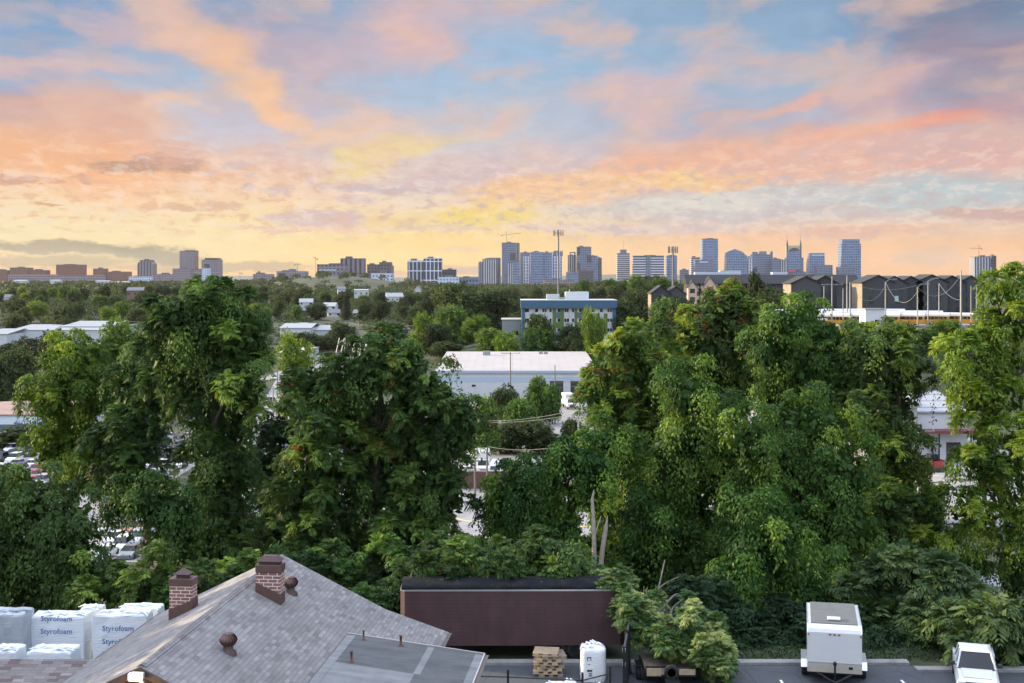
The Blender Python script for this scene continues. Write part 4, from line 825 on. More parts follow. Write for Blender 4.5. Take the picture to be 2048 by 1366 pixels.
# chimneys
def brickmat():
    m, t, b = newmat('chimney_brick'); co = t.n('ShaderNodeTexCoord'); s = t.n('ShaderNodeSeparateXYZ'); t.l(co.outputs['Object'], s.inputs[0]); sn = t.n('ShaderNodeSeparateXYZ'); t.l(co.outputs['Normal'], sn.inputs[0])
    side = t.m('GREATER_THAN', t.m('ABSOLUTE', sn.outputs[0]), .6); u = t.m('ADD', t.m('MULTIPLY', s.outputs[0], t.m('SUBTRACT', 1., side)), t.m('MULTIPLY', s.outputs[1], side))
    cb = t.n('ShaderNodeCombineXYZ'); t.l(u, cb.inputs[0]); t.l(s.outputs[2], cb.inputs[1])
    br = t.n('ShaderNodeTexBrick'); t.l(cb.outputs[0], br.inputs[0]); br.inputs['Scale'].default_value = 1.; br.inputs['Brick Width'].default_value = .36; br.inputs['Row Height'].default_value = .135
    br.inputs['Mortar Size'].default_value = .016; br.inputs['Mortar Smooth'].default_value = .2; br.inputs['Color1'].default_value = (.30,.13,.10,1); br.inputs['Color2'].default_value = (.17,.08,.07,1); br.inputs['Mortar'].default_value = (.78,.68,.61,1)
    n = t.noise(co.outputs['Object'], 9, 4); t.l(t.mixc(t.m('MULTIPLY', n.outputs[0], .25), br.outputs[0], (.25,.16,.14)), b.inputs['Base Color']); b.inputs['Roughness'].default_value = .9
    bp = t.n('ShaderNodeBump'); bp.inputs['Distance'].default_value = .01; bp.invert = True; t.l(br.outputs['Fac'], bp.inputs['Height']); t.l(bp.outputs[0], b.inputs['Normal']); return m
M_brick = brickmat(); M_cap = pm('brown_sheet_metal', (.13,.072,.064), .5, .4, var=.18, scale=3); M_capd = pm('brown_cowl', (.085,.05,.047), .55, .4)
def chimney(c, zb, zt, w, dpt, small, sgn):
    o = thing('chimney', None, None); o.parent = H; o.location = (c[0]-HO[0], c[1]-HO[1], 0); o.rotation_euler = (0, 0, R(-5.5)); h = w/2; e = dpt/2
    mb = MB(); mb.box(-h, h, -e, e, zb-1., zt-.29); mb.build('stack', M_brick, o)
    mb = MB(); mb.box(-h-.03, h+.03, -e-.03, e+.03, zt-.289, zt, bev=.012); mb.build('cap', M_cap, o)
    mb = MB()
    if small: mb.box(-.22, .22, -.18, .18, zt+.001, zt+.16); mb.add([(-.33,-.28,zt+.161),(.33,-.28,zt+.161),(.33,.28,zt+.161),(-.33,.28,zt+.161),(-.04,0,zt+.36),(.04,0,zt+.36)], [(0,1,5,4),(1,2,5),(2,3,4,5),(3,0,4),(3,2,1,0)])
    else: mb.box(-h+.08, h-.08, -e+.08, e-.08, zt+.001, zt+.13); mb.add([(-h,-e,zt+.131),(h,-e,zt+.131),(h,e,zt+.131),(-h,e,zt+.131),(-h*.55,-.1,zt+.33),(h*.55,-.1,zt+.33),(h*.55,.1,zt+.33),(-h*.55,.1,zt+.33)], [(0,1,5,4),(1,2,6,5),(2,3,7,6),(3,0,4,7),(4,5,6,7),(3,2,1,0)])
    mb.build('cowl', M_capd, o)
    # flashing: a skirt that follows the slope round the foot of the stack
    lo, hi2 = (zb, zb+.34) ; k = .45*w*sgn; j = .02+.004
    mb = MB(); mb.poly([(-h-.02, -e-j, zb-.9), (h+.02, -e-j, zb-.9), (h+.02, -e-j, zb+.40+k*.5), (-h-.02, -e-j, zb+.40-k*.5)])
    for x, kk in ((-h-j, -k), (h+j, k)): mb.quad((x, -e-j, zb-.9), (x, e+j, zb-.9), (x, e+j, zb+.40+kk*.5), (x, -e-j, zb+.40+kk*.5))
    mb.build('flashing', M_cap, o)
c1 = hp(-2.55, 4.9, 0); chimney(c1, zl(2.55), 6.66, .92, .6, True, 1)
c2 = hp(1.0, 5.0, 0); chimney(c2, zr(1.0), 7.30, .96, .6, False, -1)
def turbine(t, u):
    z = zr(t); p = hp(t, u, z); o = thing('turbine_vent', None, None); o.parent = H; o.location = tuple(a-b for a, b in zip(p, HO))
    mb = MB(); mb.lathe([(.30, -.10), (.26, .02), (.17, .08), (.165, .24)], seg=16); mb.build('base', M_capd, o)
    mb = MB()
    for k in range(18):
        a0 = 2*math.pi*k/18; n = 6; vs = []
        for i in range(n+1):
            f = i/n; zz = .22+.38*f; rr = .15+.16*math.sin(math.pi*(.08+.84*f)); a = a0+.25*math.sin(math.pi*f)
            vs += [(rr*math.cos(a), rr*math.sin(a), zz), ((rr-.035)*math.cos(a+.30), (rr-.035)*math.sin(a+.30), zz)]
        mb.add(vs, [(2*i, 2*i+1, 2*i+3, 2*i+2) for i in range(n)])
    mb.lathe([(.18, .59), (.18, .62), (.06, .66), (.001, .665)], seg=16); mb.build('fins', M_cap, o)
turbine(1.4, 3.5); turbine(1.45, 11.6)
# the lit flood lamp under the front gable
m_em, t_, b_ = newmat('lamp_glass'); b_.inputs['Emission Color'].default_value = (1., .74, .32, 1); b_.inputs['Emission Strength'].default_value = 1.5
lp = hp(0, U1+.22, ZR-.24); o = thing('flood_lamp', None, None); o.parent = H; o.location = tuple(a-b for a, b in zip(lp, HO)); o.rotation_euler = (0, 0, R(-10))
mb = MB(); mb.box(-.2, .2, -.045, .1, -.09, .12, bev=.02); mb.box(-.03, .03, .1, .3, -.03, .05); mb.build('housing', pm('white_lamp_case', (.6,.6,.58), .4), o)
mb = MB(); mb.box(-.21, .21, -.20, -.047, -.10, .135, bev=.02); mb.build('lamp_glass', m_em, o)
mb = MB(); mb.lathe([(.001, -.13), (.07, -.10), (.08, -.02), (.05, .02), (.001, .03)], (.13, .05, -.16), 12); mb.build('sensor', pm('sensor_dome', (.5,.5,.5), .3), o)
lb = bpy.data.lights.new('flood_light', 'POINT'); lb.energy = 26; lb.color = (1., .68, .32); lb.shadow_soft_size = .12; lo_ = bpy.data.objects.new('flood_light', lb); COL.objects.link(lo_); lo_.location = hp(0, U1+.62, ZR-.30)
# the wing at the very left: lower shingled gable in front of the wrapped bundles
SH2 = shingle_mat('wing_shingle', (1., 0.), (.12,.085,.085), (.195,.17,.168), (.25,.225,.22), row=.14)
wz, wy = 4.22, 47.8; xr = -14.75
mb = MB(); mb.slab([(-34, wy, wz), (-34, wy-4, wz-1.9), (xr+1.0, wy-4, wz-1.9), (xr, wy, wz)], .1); mb.slab([(-34, wy+.004, wz-.003), (xr, wy+.004, wz-.003), (xr-.9, wy+2.4, wz-1.15), (-34, wy+2.4, wz-1.15)], .1)
mb.build('wing_roof', SH2, H, HO)
mb = MB(); mb.quad((-34, wy+2.1, 0), (xr-.9, wy+2.1, 0), (xr-.9, wy+2.1, wz-1.12), (-34, wy+2.1, wz-1.12)); mb.quad((-34, wy-3.7, 0), (xr+.8, wy-3.7, 0), (xr+.8, wy-3.7, wz-1.87), (-34, wy-3.7, wz-1.87)); mb.build('wall', M_wall, H, HO)

# ================================================================= white wrapped bundles behind the house
def film(name='shrink_wrap', c=(.76,.79,.83)):
    m, t, b = newmat(name); co = t.n('ShaderNodeTexCoord').outputs['Object']; mp = t.n('ShaderNodeMapping'); t.l(co, mp.inputs[0]); mp.inputs['Scale'].default_value = (.8, .8, 7)
    n = t.noise(mp.outputs[0], 2.2, 6, .7, .6); b.inputs['Base Color'].default_value = (*c, 1); b.inputs['Roughness'].default_value = .3
    bp = t.n('ShaderNodeBump'); bp.inputs['Strength'].default_value = .9; bp.inputs['Distance'].default_value = .05; t.l(n.outputs[0], bp.inputs['Height']); t.l(bp.outputs[0], b.inputs['Normal'])
    n2_ = t.noise(co, 1.2, 5); t.l(t.mixc(t.ss(n2_.outputs[0], .45, .8, 0., .35), c, (.60,.63,.68)), b.inputs['Base Color']); return m
M_film = film(); M_film2 = film('shaded_grey_wrap', (.40,.43,.47)); M_ink = pm('blue_ink', (.10,.17,.38), .5, var=.05); M_black = pm('black_paint', (.012,.012,.014), .45, var=.2)
def lettering(parent, text, loc, size, mat, rot=(90, 0, 0), ext=.003, name='lettering', align='CENTER', bold=.0):
    cu = bpy.data.curves.new(name, 'FONT'); cu.body = text; cu.size = size; cu.extrude = ext; cu.align_x = align; cu.offset = bold; cu.resolution_u = 2
    tmp = bpy.data.objects.new('lettering_tmp', cu); COL.objects.link(tmp); dg = bpy.context.evaluated_depsgraph_get(); me = bpy.data.meshes.new_from_object(tmp.evaluated_get(dg)); bpy.data.objects.remove(tmp); bpy.data.curves.remove(cu)
    me.materials.clear(); me.materials.append(mat); o = link(name, me, parent); o.location = loc; o.rotation_euler = tuple(R(a) for a in rot); return o
def crumpled(w, dp, h, r, n=14):
    """a wrapped block: soft corners, a rumpled top"""
    mb = MB(); g_ = 10; rows = []
    prof = [(0, .0), (1., .0), (1., .5), (1., .93), (.985, .985), (.95, 1.0)]
    def ring(k, z, jit):
        out = []
        per = [(-1, -1), (0, -1), (1, -1), (1, 0), (1, 1), (0, 1), (-1, 1), (-1, 0)]
        fine = []
        for (a, b), (c, d) in zip(per, per[1:]+per[:1]):
            for q in (0, .34, .67): fine.append((a+(c-a)*q, b+(d-b)*q))
        for a, b in fine:
            kk = .985 if abs(a) > .99 and abs(b) > .99 else 1.
            out.append((a*kk*w/2*k+r.normal(0, jit), b*kk*dp/2*k+r.normal(0, jit), z+r.normal(0, jit)))
        return out
    levels = [(1., 0., .004), (1., h*.3, .012), (1.01, h*.55, .012), (1., h*.8, .012), (.99, h*.97, .012), (.95, h*1.0, .02), (.75, h*1.012, .03), (.5, h*1.0, .035), (.25, h*1.01, .03)]
    vs = [];  n = 24
    for k, z, j in levels: vs += ring(k, z, j)
    vs.append((0, 0, h*1.01)); L = len(levels)
    fs = [(i*n+k, i*n+(k+1) % n, (i+1)*n+(k+1) % n, (i+1)*n+k) for i in range(L-1) for k in range(n)]+[((L-1)*n+k, (L-1)*n+(k+1) % n, L*n) for k in range(n)]
    mb.add(vs, fs); return mb
def bundle(px0, px1, py, d, dep, label, z0=0., words=(), mat=None, seed=1, size=.3, rz=0.):
    x0, x1 = X(px0, d), X(px1, d); h = Z(py, d)-z0; T = thing('wrapped_bundle', label, 'wrapped bundle', ((x0+x1)/2, d+dep/2, z0), rz, 'white wrapped bundles')
    crumpled(x1-x0, dep, h, np.random.default_rng(seed)).build('wrapping', mat or M_film, T)
    r = np.random.default_rng(seed+50); mb = MB()      # folded flaps of film on top
    for k in range(7):
        a, b_ = r.uniform(-.4, .4)*(x1-x0), r.uniform(-.45, .1)*dep; mb.tube([(a-.3, b_, h+.02), (a, b_+r.normal(0, .1), h+.07+r.random()*.05), (a+.35, b_+r.normal(0, .15), h+.02)], [.02, .06, .02], 6)
    mb.build('loose_film', mat or M_film, T)
    for tx, fz, fx in words: lettering(T, tx, (fx*(x1-x0)/2, -dep/2-.02, fz), size*.9, M_ink, bold=.002)
    return T
bundle(48, 160, 1240, 32, 1.2, 'tall white wrapped bundle with blue lettering, left of the middle bundle gap', words=(('Styrofoam', 2.28, .02), ('Styrofoam', 1.68, .02)), seed=1, size=.40)
bundle(177, 287, 1237, 32, 1.2, 'tall white wrapped bundle with blue lettering, right against the house roof', words=(('Styrofoam', 1.82, -.05), ('Styrofoam', 1.2, -.05), ('Styrofoam', .6, -.05)), seed=2, size=.40)
bundle(150, 190, 1226, 33.6, 1.2, 'narrow glimpse of a white bundle standing behind the gap', seed=3)
bundle(228, 310, 1224, 33.6, 1.2, 'white bundle standing behind the rightmost lettered bundle', seed=4, words=(('Styrofoam', 1.95, .3),), size=.25)
bundle(-40, 36, 1237, 31.4, 1.4, 'wrapped bundle at the left edge, shade put into its grey film', mat=M_film2, seed=5, words=(('Styrofoam', 1.3, .3),), size=.34)  # darker copy of the film, shade put into its colour
bundle(42, 134, 1313, 29.4, 1.3, 'lower white bundle with a torn slumping top, in front of the lettered ones', seed=6)
bundle(-30, 20, 1312, 29.2, 1.3, 'low white bundle at the left edge in front of the grey one', seed=7)

# ================================================================= brown box trailer, pallets, sacks
def plank_h(name, c, pitch, rough=.6, streak=.35, metal=0.):
    m, t, b = newmat(name); co = t.n('ShaderNodeTexCoord').outputs['Object']; s = t.n('ShaderNodeSeparateXYZ'); t.l(co, s.inputs[0])
    f = t.m('FRACT', t.m('DIVIDE', s.outputs[2], pitch)); mp = t.n('ShaderNodeMapping'); t.l(co, mp.inputs[0]); mp.inputs['Scale'].default_value = (1, 1, .25)
    n = t.noise(mp.outputs[0], 1.6, 6, .7); n2_ = t.noise(co, .8, 6, .7)
    k = t.m('ADD', t.m('MULTIPLY_ADD', n.outputs[0], streak*2, 1-streak), t.m('MULTIPLY', t.m('SUBTRACT', n2_.outputs[0], .5), 1.4*streak+.2))
    v = t.n('ShaderNodeVectorMath', operation='SCALE'); v.inputs[0].default_value = c; t.l(k, v.inputs['Scale'])
    t.l(t.mixc(t.m('MULTIPLY', t.m('LESS_THAN', f, .12), .6), v.outputs[0], (.015,.008,.01)), b.inputs['Base Color']); b.inputs['Roughness'].default_value = rough; b.inputs['Metallic'].default_value = metal
    bp = t.n('ShaderNodeBump'); bp.inputs['Strength'].default_value = .5; bp.inputs['Distance'].default_value = .01; t.l(t.m('GREATER_THAN', f, .12), bp.inputs['Height']); t.l(bp.outputs[0], b.inputs['Normal']); return m
M_trail = plank_h('maroon_trailer_paint', (.066,.031,.033), .17, streak=.55); M_rub = pm('tyre_rubber', (.018,.018,.02), .85, var=.2); M_rim = pm('wheel_rim', (.55,.55,.55), .4, .1); M_steel = pm('black_steel', (.02,.02,.024), .4, .5); M_wht = pm('white_panel', (.58,.585,.59), .35, var=.05, scale=.8, dirt=.25, dscale=.7, dcol=(.5,.48,.42)); M_alu = pm('aluminium_edge', (.65,.66,.67), .3, .8)
def wheel(name, parent, c, rad, wid, axis='x'):
    o = thing(name, None, None); o.location = c; o.parent = parent; mb = MB()
    mb.lathe([(rad*.58, -wid/2), (rad*.9, -wid/2), (rad, -wid*.3), (rad, wid*.3), (rad*.9, wid/2), (rad*.58, wid/2), (rad*.58, -wid/2)], seg=24, axis=axis); mb.build('tyre', M_rub, o)
    mb = MB(); mb.lathe([(.001, -wid*.3), (rad*.2, -wid*.3), (rad*.25, -wid*.12), (rad*.5, -wid*.12), (rad*.57, -wid*.45), (rad*.57, wid*.45), (rad*.3, wid*.2), (.001, wid*.2)], seg=20, axis=axis); mb.build('rim', M_rim, o); return o
T = thing('box_trailer', 'old maroon box trailer with a white top rail, half buried in vines', 'trailer', (0, 33.68, 0), R(.6))
x0, x1, y0, y1, zb, zt = -5.42, 5.46, -1.22, 1.25, .72, 3.42
c_ = .22; prof = [(x0+c_, y0), (x1-c_, y0), (x1, y0+c_), (x1, y1-c_), (x1-c_, y1), (x0+c_, y1), (x0, y1-c_), (x0, y0+c_)]
mb = MB(); mb.prism(prof, 'z', zb, zt-.07); mb.build('body', M_trail, T)
mb = MB(); e = .03; pr2 = [(x*1.003, y*1.02) for x, y in prof]; mb.prism(pr2, 'z', zt-.069, zt); mb.build('top_rail', M_alu, T)
mb = MB(); rf = [(y0+.02, zt+.001)]+[(y0+.02+(y1-y0-.04)*k/8, zt+.001+.30*math.sin(math.pi*k/8)**.7) for k in range(1, 8)]+[(y1-.02, zt+.001)]
mb.prism(rf, 'x', x0+.05, x1-.05, 0, True); mb.build('roof', pm('tarred_roof', (.014,.0145,.017), 1., spec=.1, var=.3, bump=.3, dirt=.2, dscale=2, dcol=(.1,.1,.09)), T)
r = np.random.default_rng(3); n = 22; p = np.stack([r.uniform(-5, 5, n), r.uniform(-1, .6, n), np.full(n, 0)], 1); p[:, 2] = zt+.012+.30*np.sin(np.pi*(p[:, 1]-y0)/(y1-y0))**.7; S = r.uniform(.06, .14, n)
tag(leaf_object('fallen_leaves', [blades(p, nrm(r.normal(0, 1, p.shape)*np.array([1, 1, .1])), np.tile(UP, (n, 1)), S, S*.6, r.uniform(.6, 1, n), 0.)], LEAF['lime'], T), kind='stuff')
mb = MB(); mb.box(x0+.4, x1-.4, -.5, -.38, zb-.16, zb-.003); mb.box(x0+.4, x1-.4, .38, .5, zb-.16, zb-.003); mb.box(x0+.1, x0+.3, -1.1, 1.1, zb-.2, zb-.003); mb.box(x1-1.2, x1-1.05, -1., 1., zb-.3, zb-.003); mb.build('chassis', M_steel, T)
for x in (2.15, 3.1):
    for y in (-1.0, 1.0): wheel('wheel', T, (x, y, .48), .48, .28, 'y')
for y in (-.7, .7):
    mb = MB(); mb.box(-3.4, -3.28, y-.06, y+.06, .03, zb-.17); mb.box(-3.5, -3.18, y-.15, y+.15, 0, .029); mb.build('landing_leg', M_steel, T)
M_ply = pm('pallet_wood', (.42,.32,.21), .85, var=.35, scale=6, bump=.3, dirt=.4, dscale=3, dcol=(.16,.12,.09))
M_ply2 = pm('grey_pallet_wood', (.24,.19,.15), .9, var=.35, scale=6, bump=.3)
def pallet(label, z, dx, rz, mat):
    T = thing('pallet', label, 'pallet', (X(1097, 31.7)+dx, 31.9, z), rz, 'stacked pallets'); mb = MB()
    for k in range(6): mb.box(-.58, .58, -.52+k*.19, -.52+k*.19+.11, .118, .138)
    mb.build('deck_boards', mat, T); mb = MB()
    for y in (-.52, -.045, .43):
        for a, b in ((-.56, -.30), (-.1, .12), (.3, .56)): mb = MB(); mb.box(a, b, y, y+.09, .021, .117); mb.build('bearer_block', mat, T)
    mb = MB()
    for y in (-.53, -.05, .42): mb.box(-.58, .58, y, y+.11, 0, .02)
    mb.build('bottom_boards', mat, T)
lab = ['darkened pallet at the bottom of the stack beside the white sack', 'second pallet from the bottom of the stack', 'third pallet from the bottom of the stack', 'pallet just below the middle of the stack, pushed right', 'pallet just above the middle of the stack', 'third pallet from the top of the stack', 'second pallet from the top, sticking out to the right', 'pale pallet on top of the stack']
for k, l in enumerate(lab): pallet(l, k*.139, (.08,-.1,.04,.1,-.1,.02,.2,-.1)[k], R((4,-6,2,8,-5,1,9,-7)[k]), M_ply2 if k in (0, 3, 6) else M_ply)
def sack(label, px, d, w, h, seed, marks=True, low=False):
    T = thing('bulk_sack', label, 'sack', (X(px, d), d+w/2/K, 0), R(rnd.uniform(-4, 4)), 'white bulk sacks'); r = np.random.default_rng(seed); mb = MB(); n = 24; vs = []
    lv = [(.94, 0), (1., .1*h), (1.03, .35*h), (1.01, .6*h), (1., .84*h), (.985, .95*h), (.90, .99*h), (.5, 1.0*h)]
    for k, z in lv:
        for i in range(n):
            a = 2*math.pi*i/n; q = (abs(math.cos(a))**7+abs(math.sin(a))**7)**(-1/7); vs.append((w/2*k*q*math.cos(a)+r.normal(0, .012), w/2*k*q*math.sin(a)+r.normal(0, .012), z+r.normal(0, .012)))
    vs.append((0, 0, h)); L = len(lv); mb.add(vs, [(i*n+k, i*n+(k+1) % n, (i+1)*n+(k+1) % n, (i+1)*n+k) for i in range(L-1) for k in range(n)]+[((L-1)*n+k, (L-1)*n+(k+1) % n, L*n) for k in range(n)], 0, True)
    mb.build('bag', M_film, T); mb = MB()
    for k in range(8):
        a = r.uniform(0, 6.3); q = r.uniform(.25, .5)*w; x, y = q*math.cos(a), q*math.sin(a); mb.tube([(x-.16, y, h-.05), (x-.05, y+.03, h+.07+r.random()*.07), (x+.1, y-.04, h+.03), (x+.18, y, h-.04)], [.03, .07, .06, .02], 6, smooth=False); mb.build('lifting_loop', M_film, T); mb = MB()
    if marks:
        mb = MB(); y = -w/2*1.05-.012
        for (a, b, c, d2) in ((-.28,-.1,1.02,1.05),(-.28,-.25,.9,1.02),(-.13,-.1,.9,1.02),(-.24,-.14,.74,.76),(-.28,-.06,.46,.53),(-.2,-.08,.36,.40),(-.22,-.05,.28,.31)): mb.box(a, b, y-.004, y, c*h/1.35, d2*h/1.35)
        mb.build('printed_mark', M_steel, T)
sack('tall white bulk sack on the lot in front of the maroon trailer', 1187, 31.2, 1.15, 1.52, 11)
sack('short white bulk sack with a ruffled top, left of the black gate', 1124, 28.6, 1.4, 1.2, 12, marks=False)
sack('white sack half hidden behind the railing post, beside the gate', 1205, 29.0, 1.1, .85, 13, marks=False)
# corrugated white offcuts
T = thing('corrugated_sheet', 'small white corrugated sheet lying by the flat roof gutter', 'sheet', (X(988, 28.2), 28.2, .02), R(12)); mb = MB(); n = 24
for s_ in (0, 1): pass
vs = []; 
for y in (-.4, .4):
    for i in range(n+1): vs.append((-.55+1.1*i/n, y, .35+.05*math.sin(i*math.pi/2.)+.12*i/n))
b2 = [(x, y, z-.015) for x, y, z in vs]; mb.add(vs+b2, [(i, i+1, n+2+i, n+1+i) for i in range(n)]+[(2*n+2+i, 3*n+3+i, 3*n+4+i, 2*n+3+i) for i in range(n)]); mb.box(-.5, -.42, -.3, .3, 0, .33); mb.box(.42, .5, -.3, .3, 0, .42); mb.build('sheet', M_wht, T)
# black railing, gate
T = thing('railing', 'thin black metal railing between the house wing and the gate', 'railing', Vector((0, 50, 0))); zr_ = 1.4; mb = MB(); O = (0, 50, 0)
pts = [P(940,1352,28.0), P(1016,1354,28.0), P(1165,1361,27.9), P(1220,1347,28.4)]
mb.tube(pts, .03, 6); mb.tube([p-Vector((0,0,.55)) for p in pts], .025, 6); mb.build('rail', M_black, T, O)
for p in (pts[1], pts[2], pts[3]): mb = MB(); mb.box(p.x-.045, p.x+.045, p.y-.045, p.y+.045, 0, p.z+.32); mb.build('post', M_black, T, O)
p = pts[3]; T = thing('traffic_paddle', 'yellow striped paddle leaning on the railing by the gate', 'marker', Vector((p.x+.03, p.y-.15, 0))); mb = MB(); mb.slab([(-.08,0,1.25),(.1,0,1.25),(.1,.03,1.25),(-.08,.03,1.25)], 1.25); mb.build('board', pm('yellow_paint', (.7,.42,.05), .5), T)
T = thing('gate', 'tall black wire mesh gate standing open, seen edge on', 'gate', (X(1254, 30.6), 30.6, 0), R(82)); mb = MB()
for z in (.15, 2.53): mb.box(-2.6, 2.6, -.04, .04, z, z+.09)
for x in (-2.69, 2.602, -.04): mb.box(x, x+.09, -.045, .045, 0, 2.75)
mb.build('frame', M_black, T); mb = MB()
for k in range(43): mb.tube([(-2.5+k*.118, 0, .2), (-2.5+k*.118, 0, 2.56)], .022, 4)
for z in (.8, 1.4, 2.): mb.box(-2.59, 2.59, -.01, .01, z, z+.03)
mb.build('mesh_infill', M_black, T); mb = MB()
for z in (2.5, 1.9): mb.box(-2.66, -2.52, -.07, .07, z, z+.14)
mb.build('hinge', M_alu, T); wheel('wheel', T, (2.45, -.05, .14), .14, .07, 'y')
# ================================================================= open utility trailer, cargo trailer, pickup
T = thing('utility_trailer', 'black open utility trailer with a spare wheel, under the fallen branch', 'trailer', (X(1342, 30.7), 30.7, 0)); mb = MB()
mb.box(-1.15, 1.15, 0, .08, .55, .63); mb.box(-1.15, -1.07, .081, 3.2, .55, .63); mb.box(1.07, 1.15, .081, 3.2, .55, .63); mb.box(-1.15, -1.1, 0, .05, .631, 1.05); mb.box(1.1, 1.15, 0, .05, .631, 1.05); mb.box(-1.099, 1.099, 0, .05, .97, 1.03); mb.box(-.3, .3, -.9, -.02, .5, .58); mb.box(-.06, .06, -1.4, -.901, .5, .58); mb.build('frame', M_steel, T)
mb = MB(); mb.box(-1.06, 1.06, .09, 3.2, .6, .64); mb.build('deck', M_ply2, T)
for bq in ((-1.09, -.45, -.06, -.005, .62, .94), (.4, 1.09, -.06, -.005, .66, .9)): mb = MB(); mb.box(*bq); mb.build('board', M_ply, T)
wheel('spare_wheel', T, (0, -.16, .82), .33, .2, 'y')
for s in (-1, 1):
    wheel('wheel', T, (s*1.32, 1.5, .34), .34, .22, 'x'); mb = MB(); mb.box(s*1.32-.14, s*1.32+.14, 1.0, 2.0, .72, .76); mb.build('mudguard', M_steel, T)
T = thing('cargo_trailer', 'white enclosed cargo trailer with a rounded nose roof and marker lights', 'trailer', (X(1662, 31.3), 30.95, 0), R(-12.5)); w = 1.2
mb = MB(); pr = [(0, .62), (0, 2.40), (.10, 2.55), (.5, 2.66), (4.2, 2.68), (4.2, .62)]; mb.prism(pr, 'x', -w, w); mb.build('body', M_wht, T)
mb = MB(); pr = [(.5, 2.661), (.52, 2.70), (4.18, 2.74), (4.2, 2.681)]; mb.prism(pr, 'x', -w+.16, w-.16); mb.build('roof', pm('grey_roof_skin', (.12,.125,.125), .7, var=.25, dirt=.4, dscale=1.5), T)
mb = MB()
for s in (-1, 1): mb.prism([(.0, 2.41), (.1, 2.56), (.5, 2.672), (4.2, 2.692), (4.2, 2.60), (.5, 2.58), (.1, 2.46)], 'x', s*w-.03 if s > 0 else -w-.012, s*w+.012 if s > 0 else -w+.03)
mb.build('edge_trim', M_alu, T)
mb = MB(); mb.box(-w-.005, w+.005, -.02, -.002, 1.02, 1.06); mb.build('seam', M_alu, T)
mb = MB(); mb.box(-w-.006, w+.006, -.015, -.003, .60, 1.015); mb.build('stone_guard', pm('diamond_plate', (.58,.52,.45), .4, .5, var=.15, scale=2), T)
M_red = pm('red_lens', (.20,.01,.01), .25)
for x in (-.2, 0, .2): mb = MB(); mb.box(x-.05, x+.05, -.03, .0, 2.30, 2.35); mb.build('marker_light', M_red, T)
for s in (-1, 1): mb = MB(); mb.box(s*(w-.05)-.035, s*(w-.05)+.035, -.03, .0, 2.26, 2.33); mb.build('marker_light', pm('amber_lens', (.3,.09,.01), .25), T)
mb = MB(); mb.box(-.3, .3, .9, 1.4, 2.73, 2.80, bev=.02); mb.build('roof_vent', pm('pale_vent', (.5,.5,.5), .5), T)
mb = MB(); mb.tube([(-.75, -.02, .55), (0, -1.2, .5)], .05, 6); mb.tube([(.75, -.02, .55), (0, -1.2, .5)], .05, 6); mb.tube([(0, -.55, .2), (0, -.55, 1.18)], .045, 8); mb.lathe([(.08, 0), (.09, .1), (.05, .16)], (0, -.55, 1.1), 10); mb.build('coupling', M_steel, T)
mb = MB(); mb.box(.62, .80, -.02, -.016, .78, .9); mb.build('data_plate', M_steel, T)
mb = MB(); mb.box(-w+.1, w-.1, .1, 4.1, .48, .617); mb.build('chassis', M_steel, T)
for s in (-1, 1):
    for y in (1.5, 2.3): wheel('wheel', T, (s*(w+.14), y, .36), .36, .22, 'x')
    mb = MB(); q = s*(w+.14); mb.prism([(.95, .5), (1.15, .82), (2.7, .82), (2.9, .5), (2.85, .5), (2.65, .78), (1.19, .78), (1.0, .5)], 'x', q-.14, q+.14); mb.build('mudguard', M_alu, T)
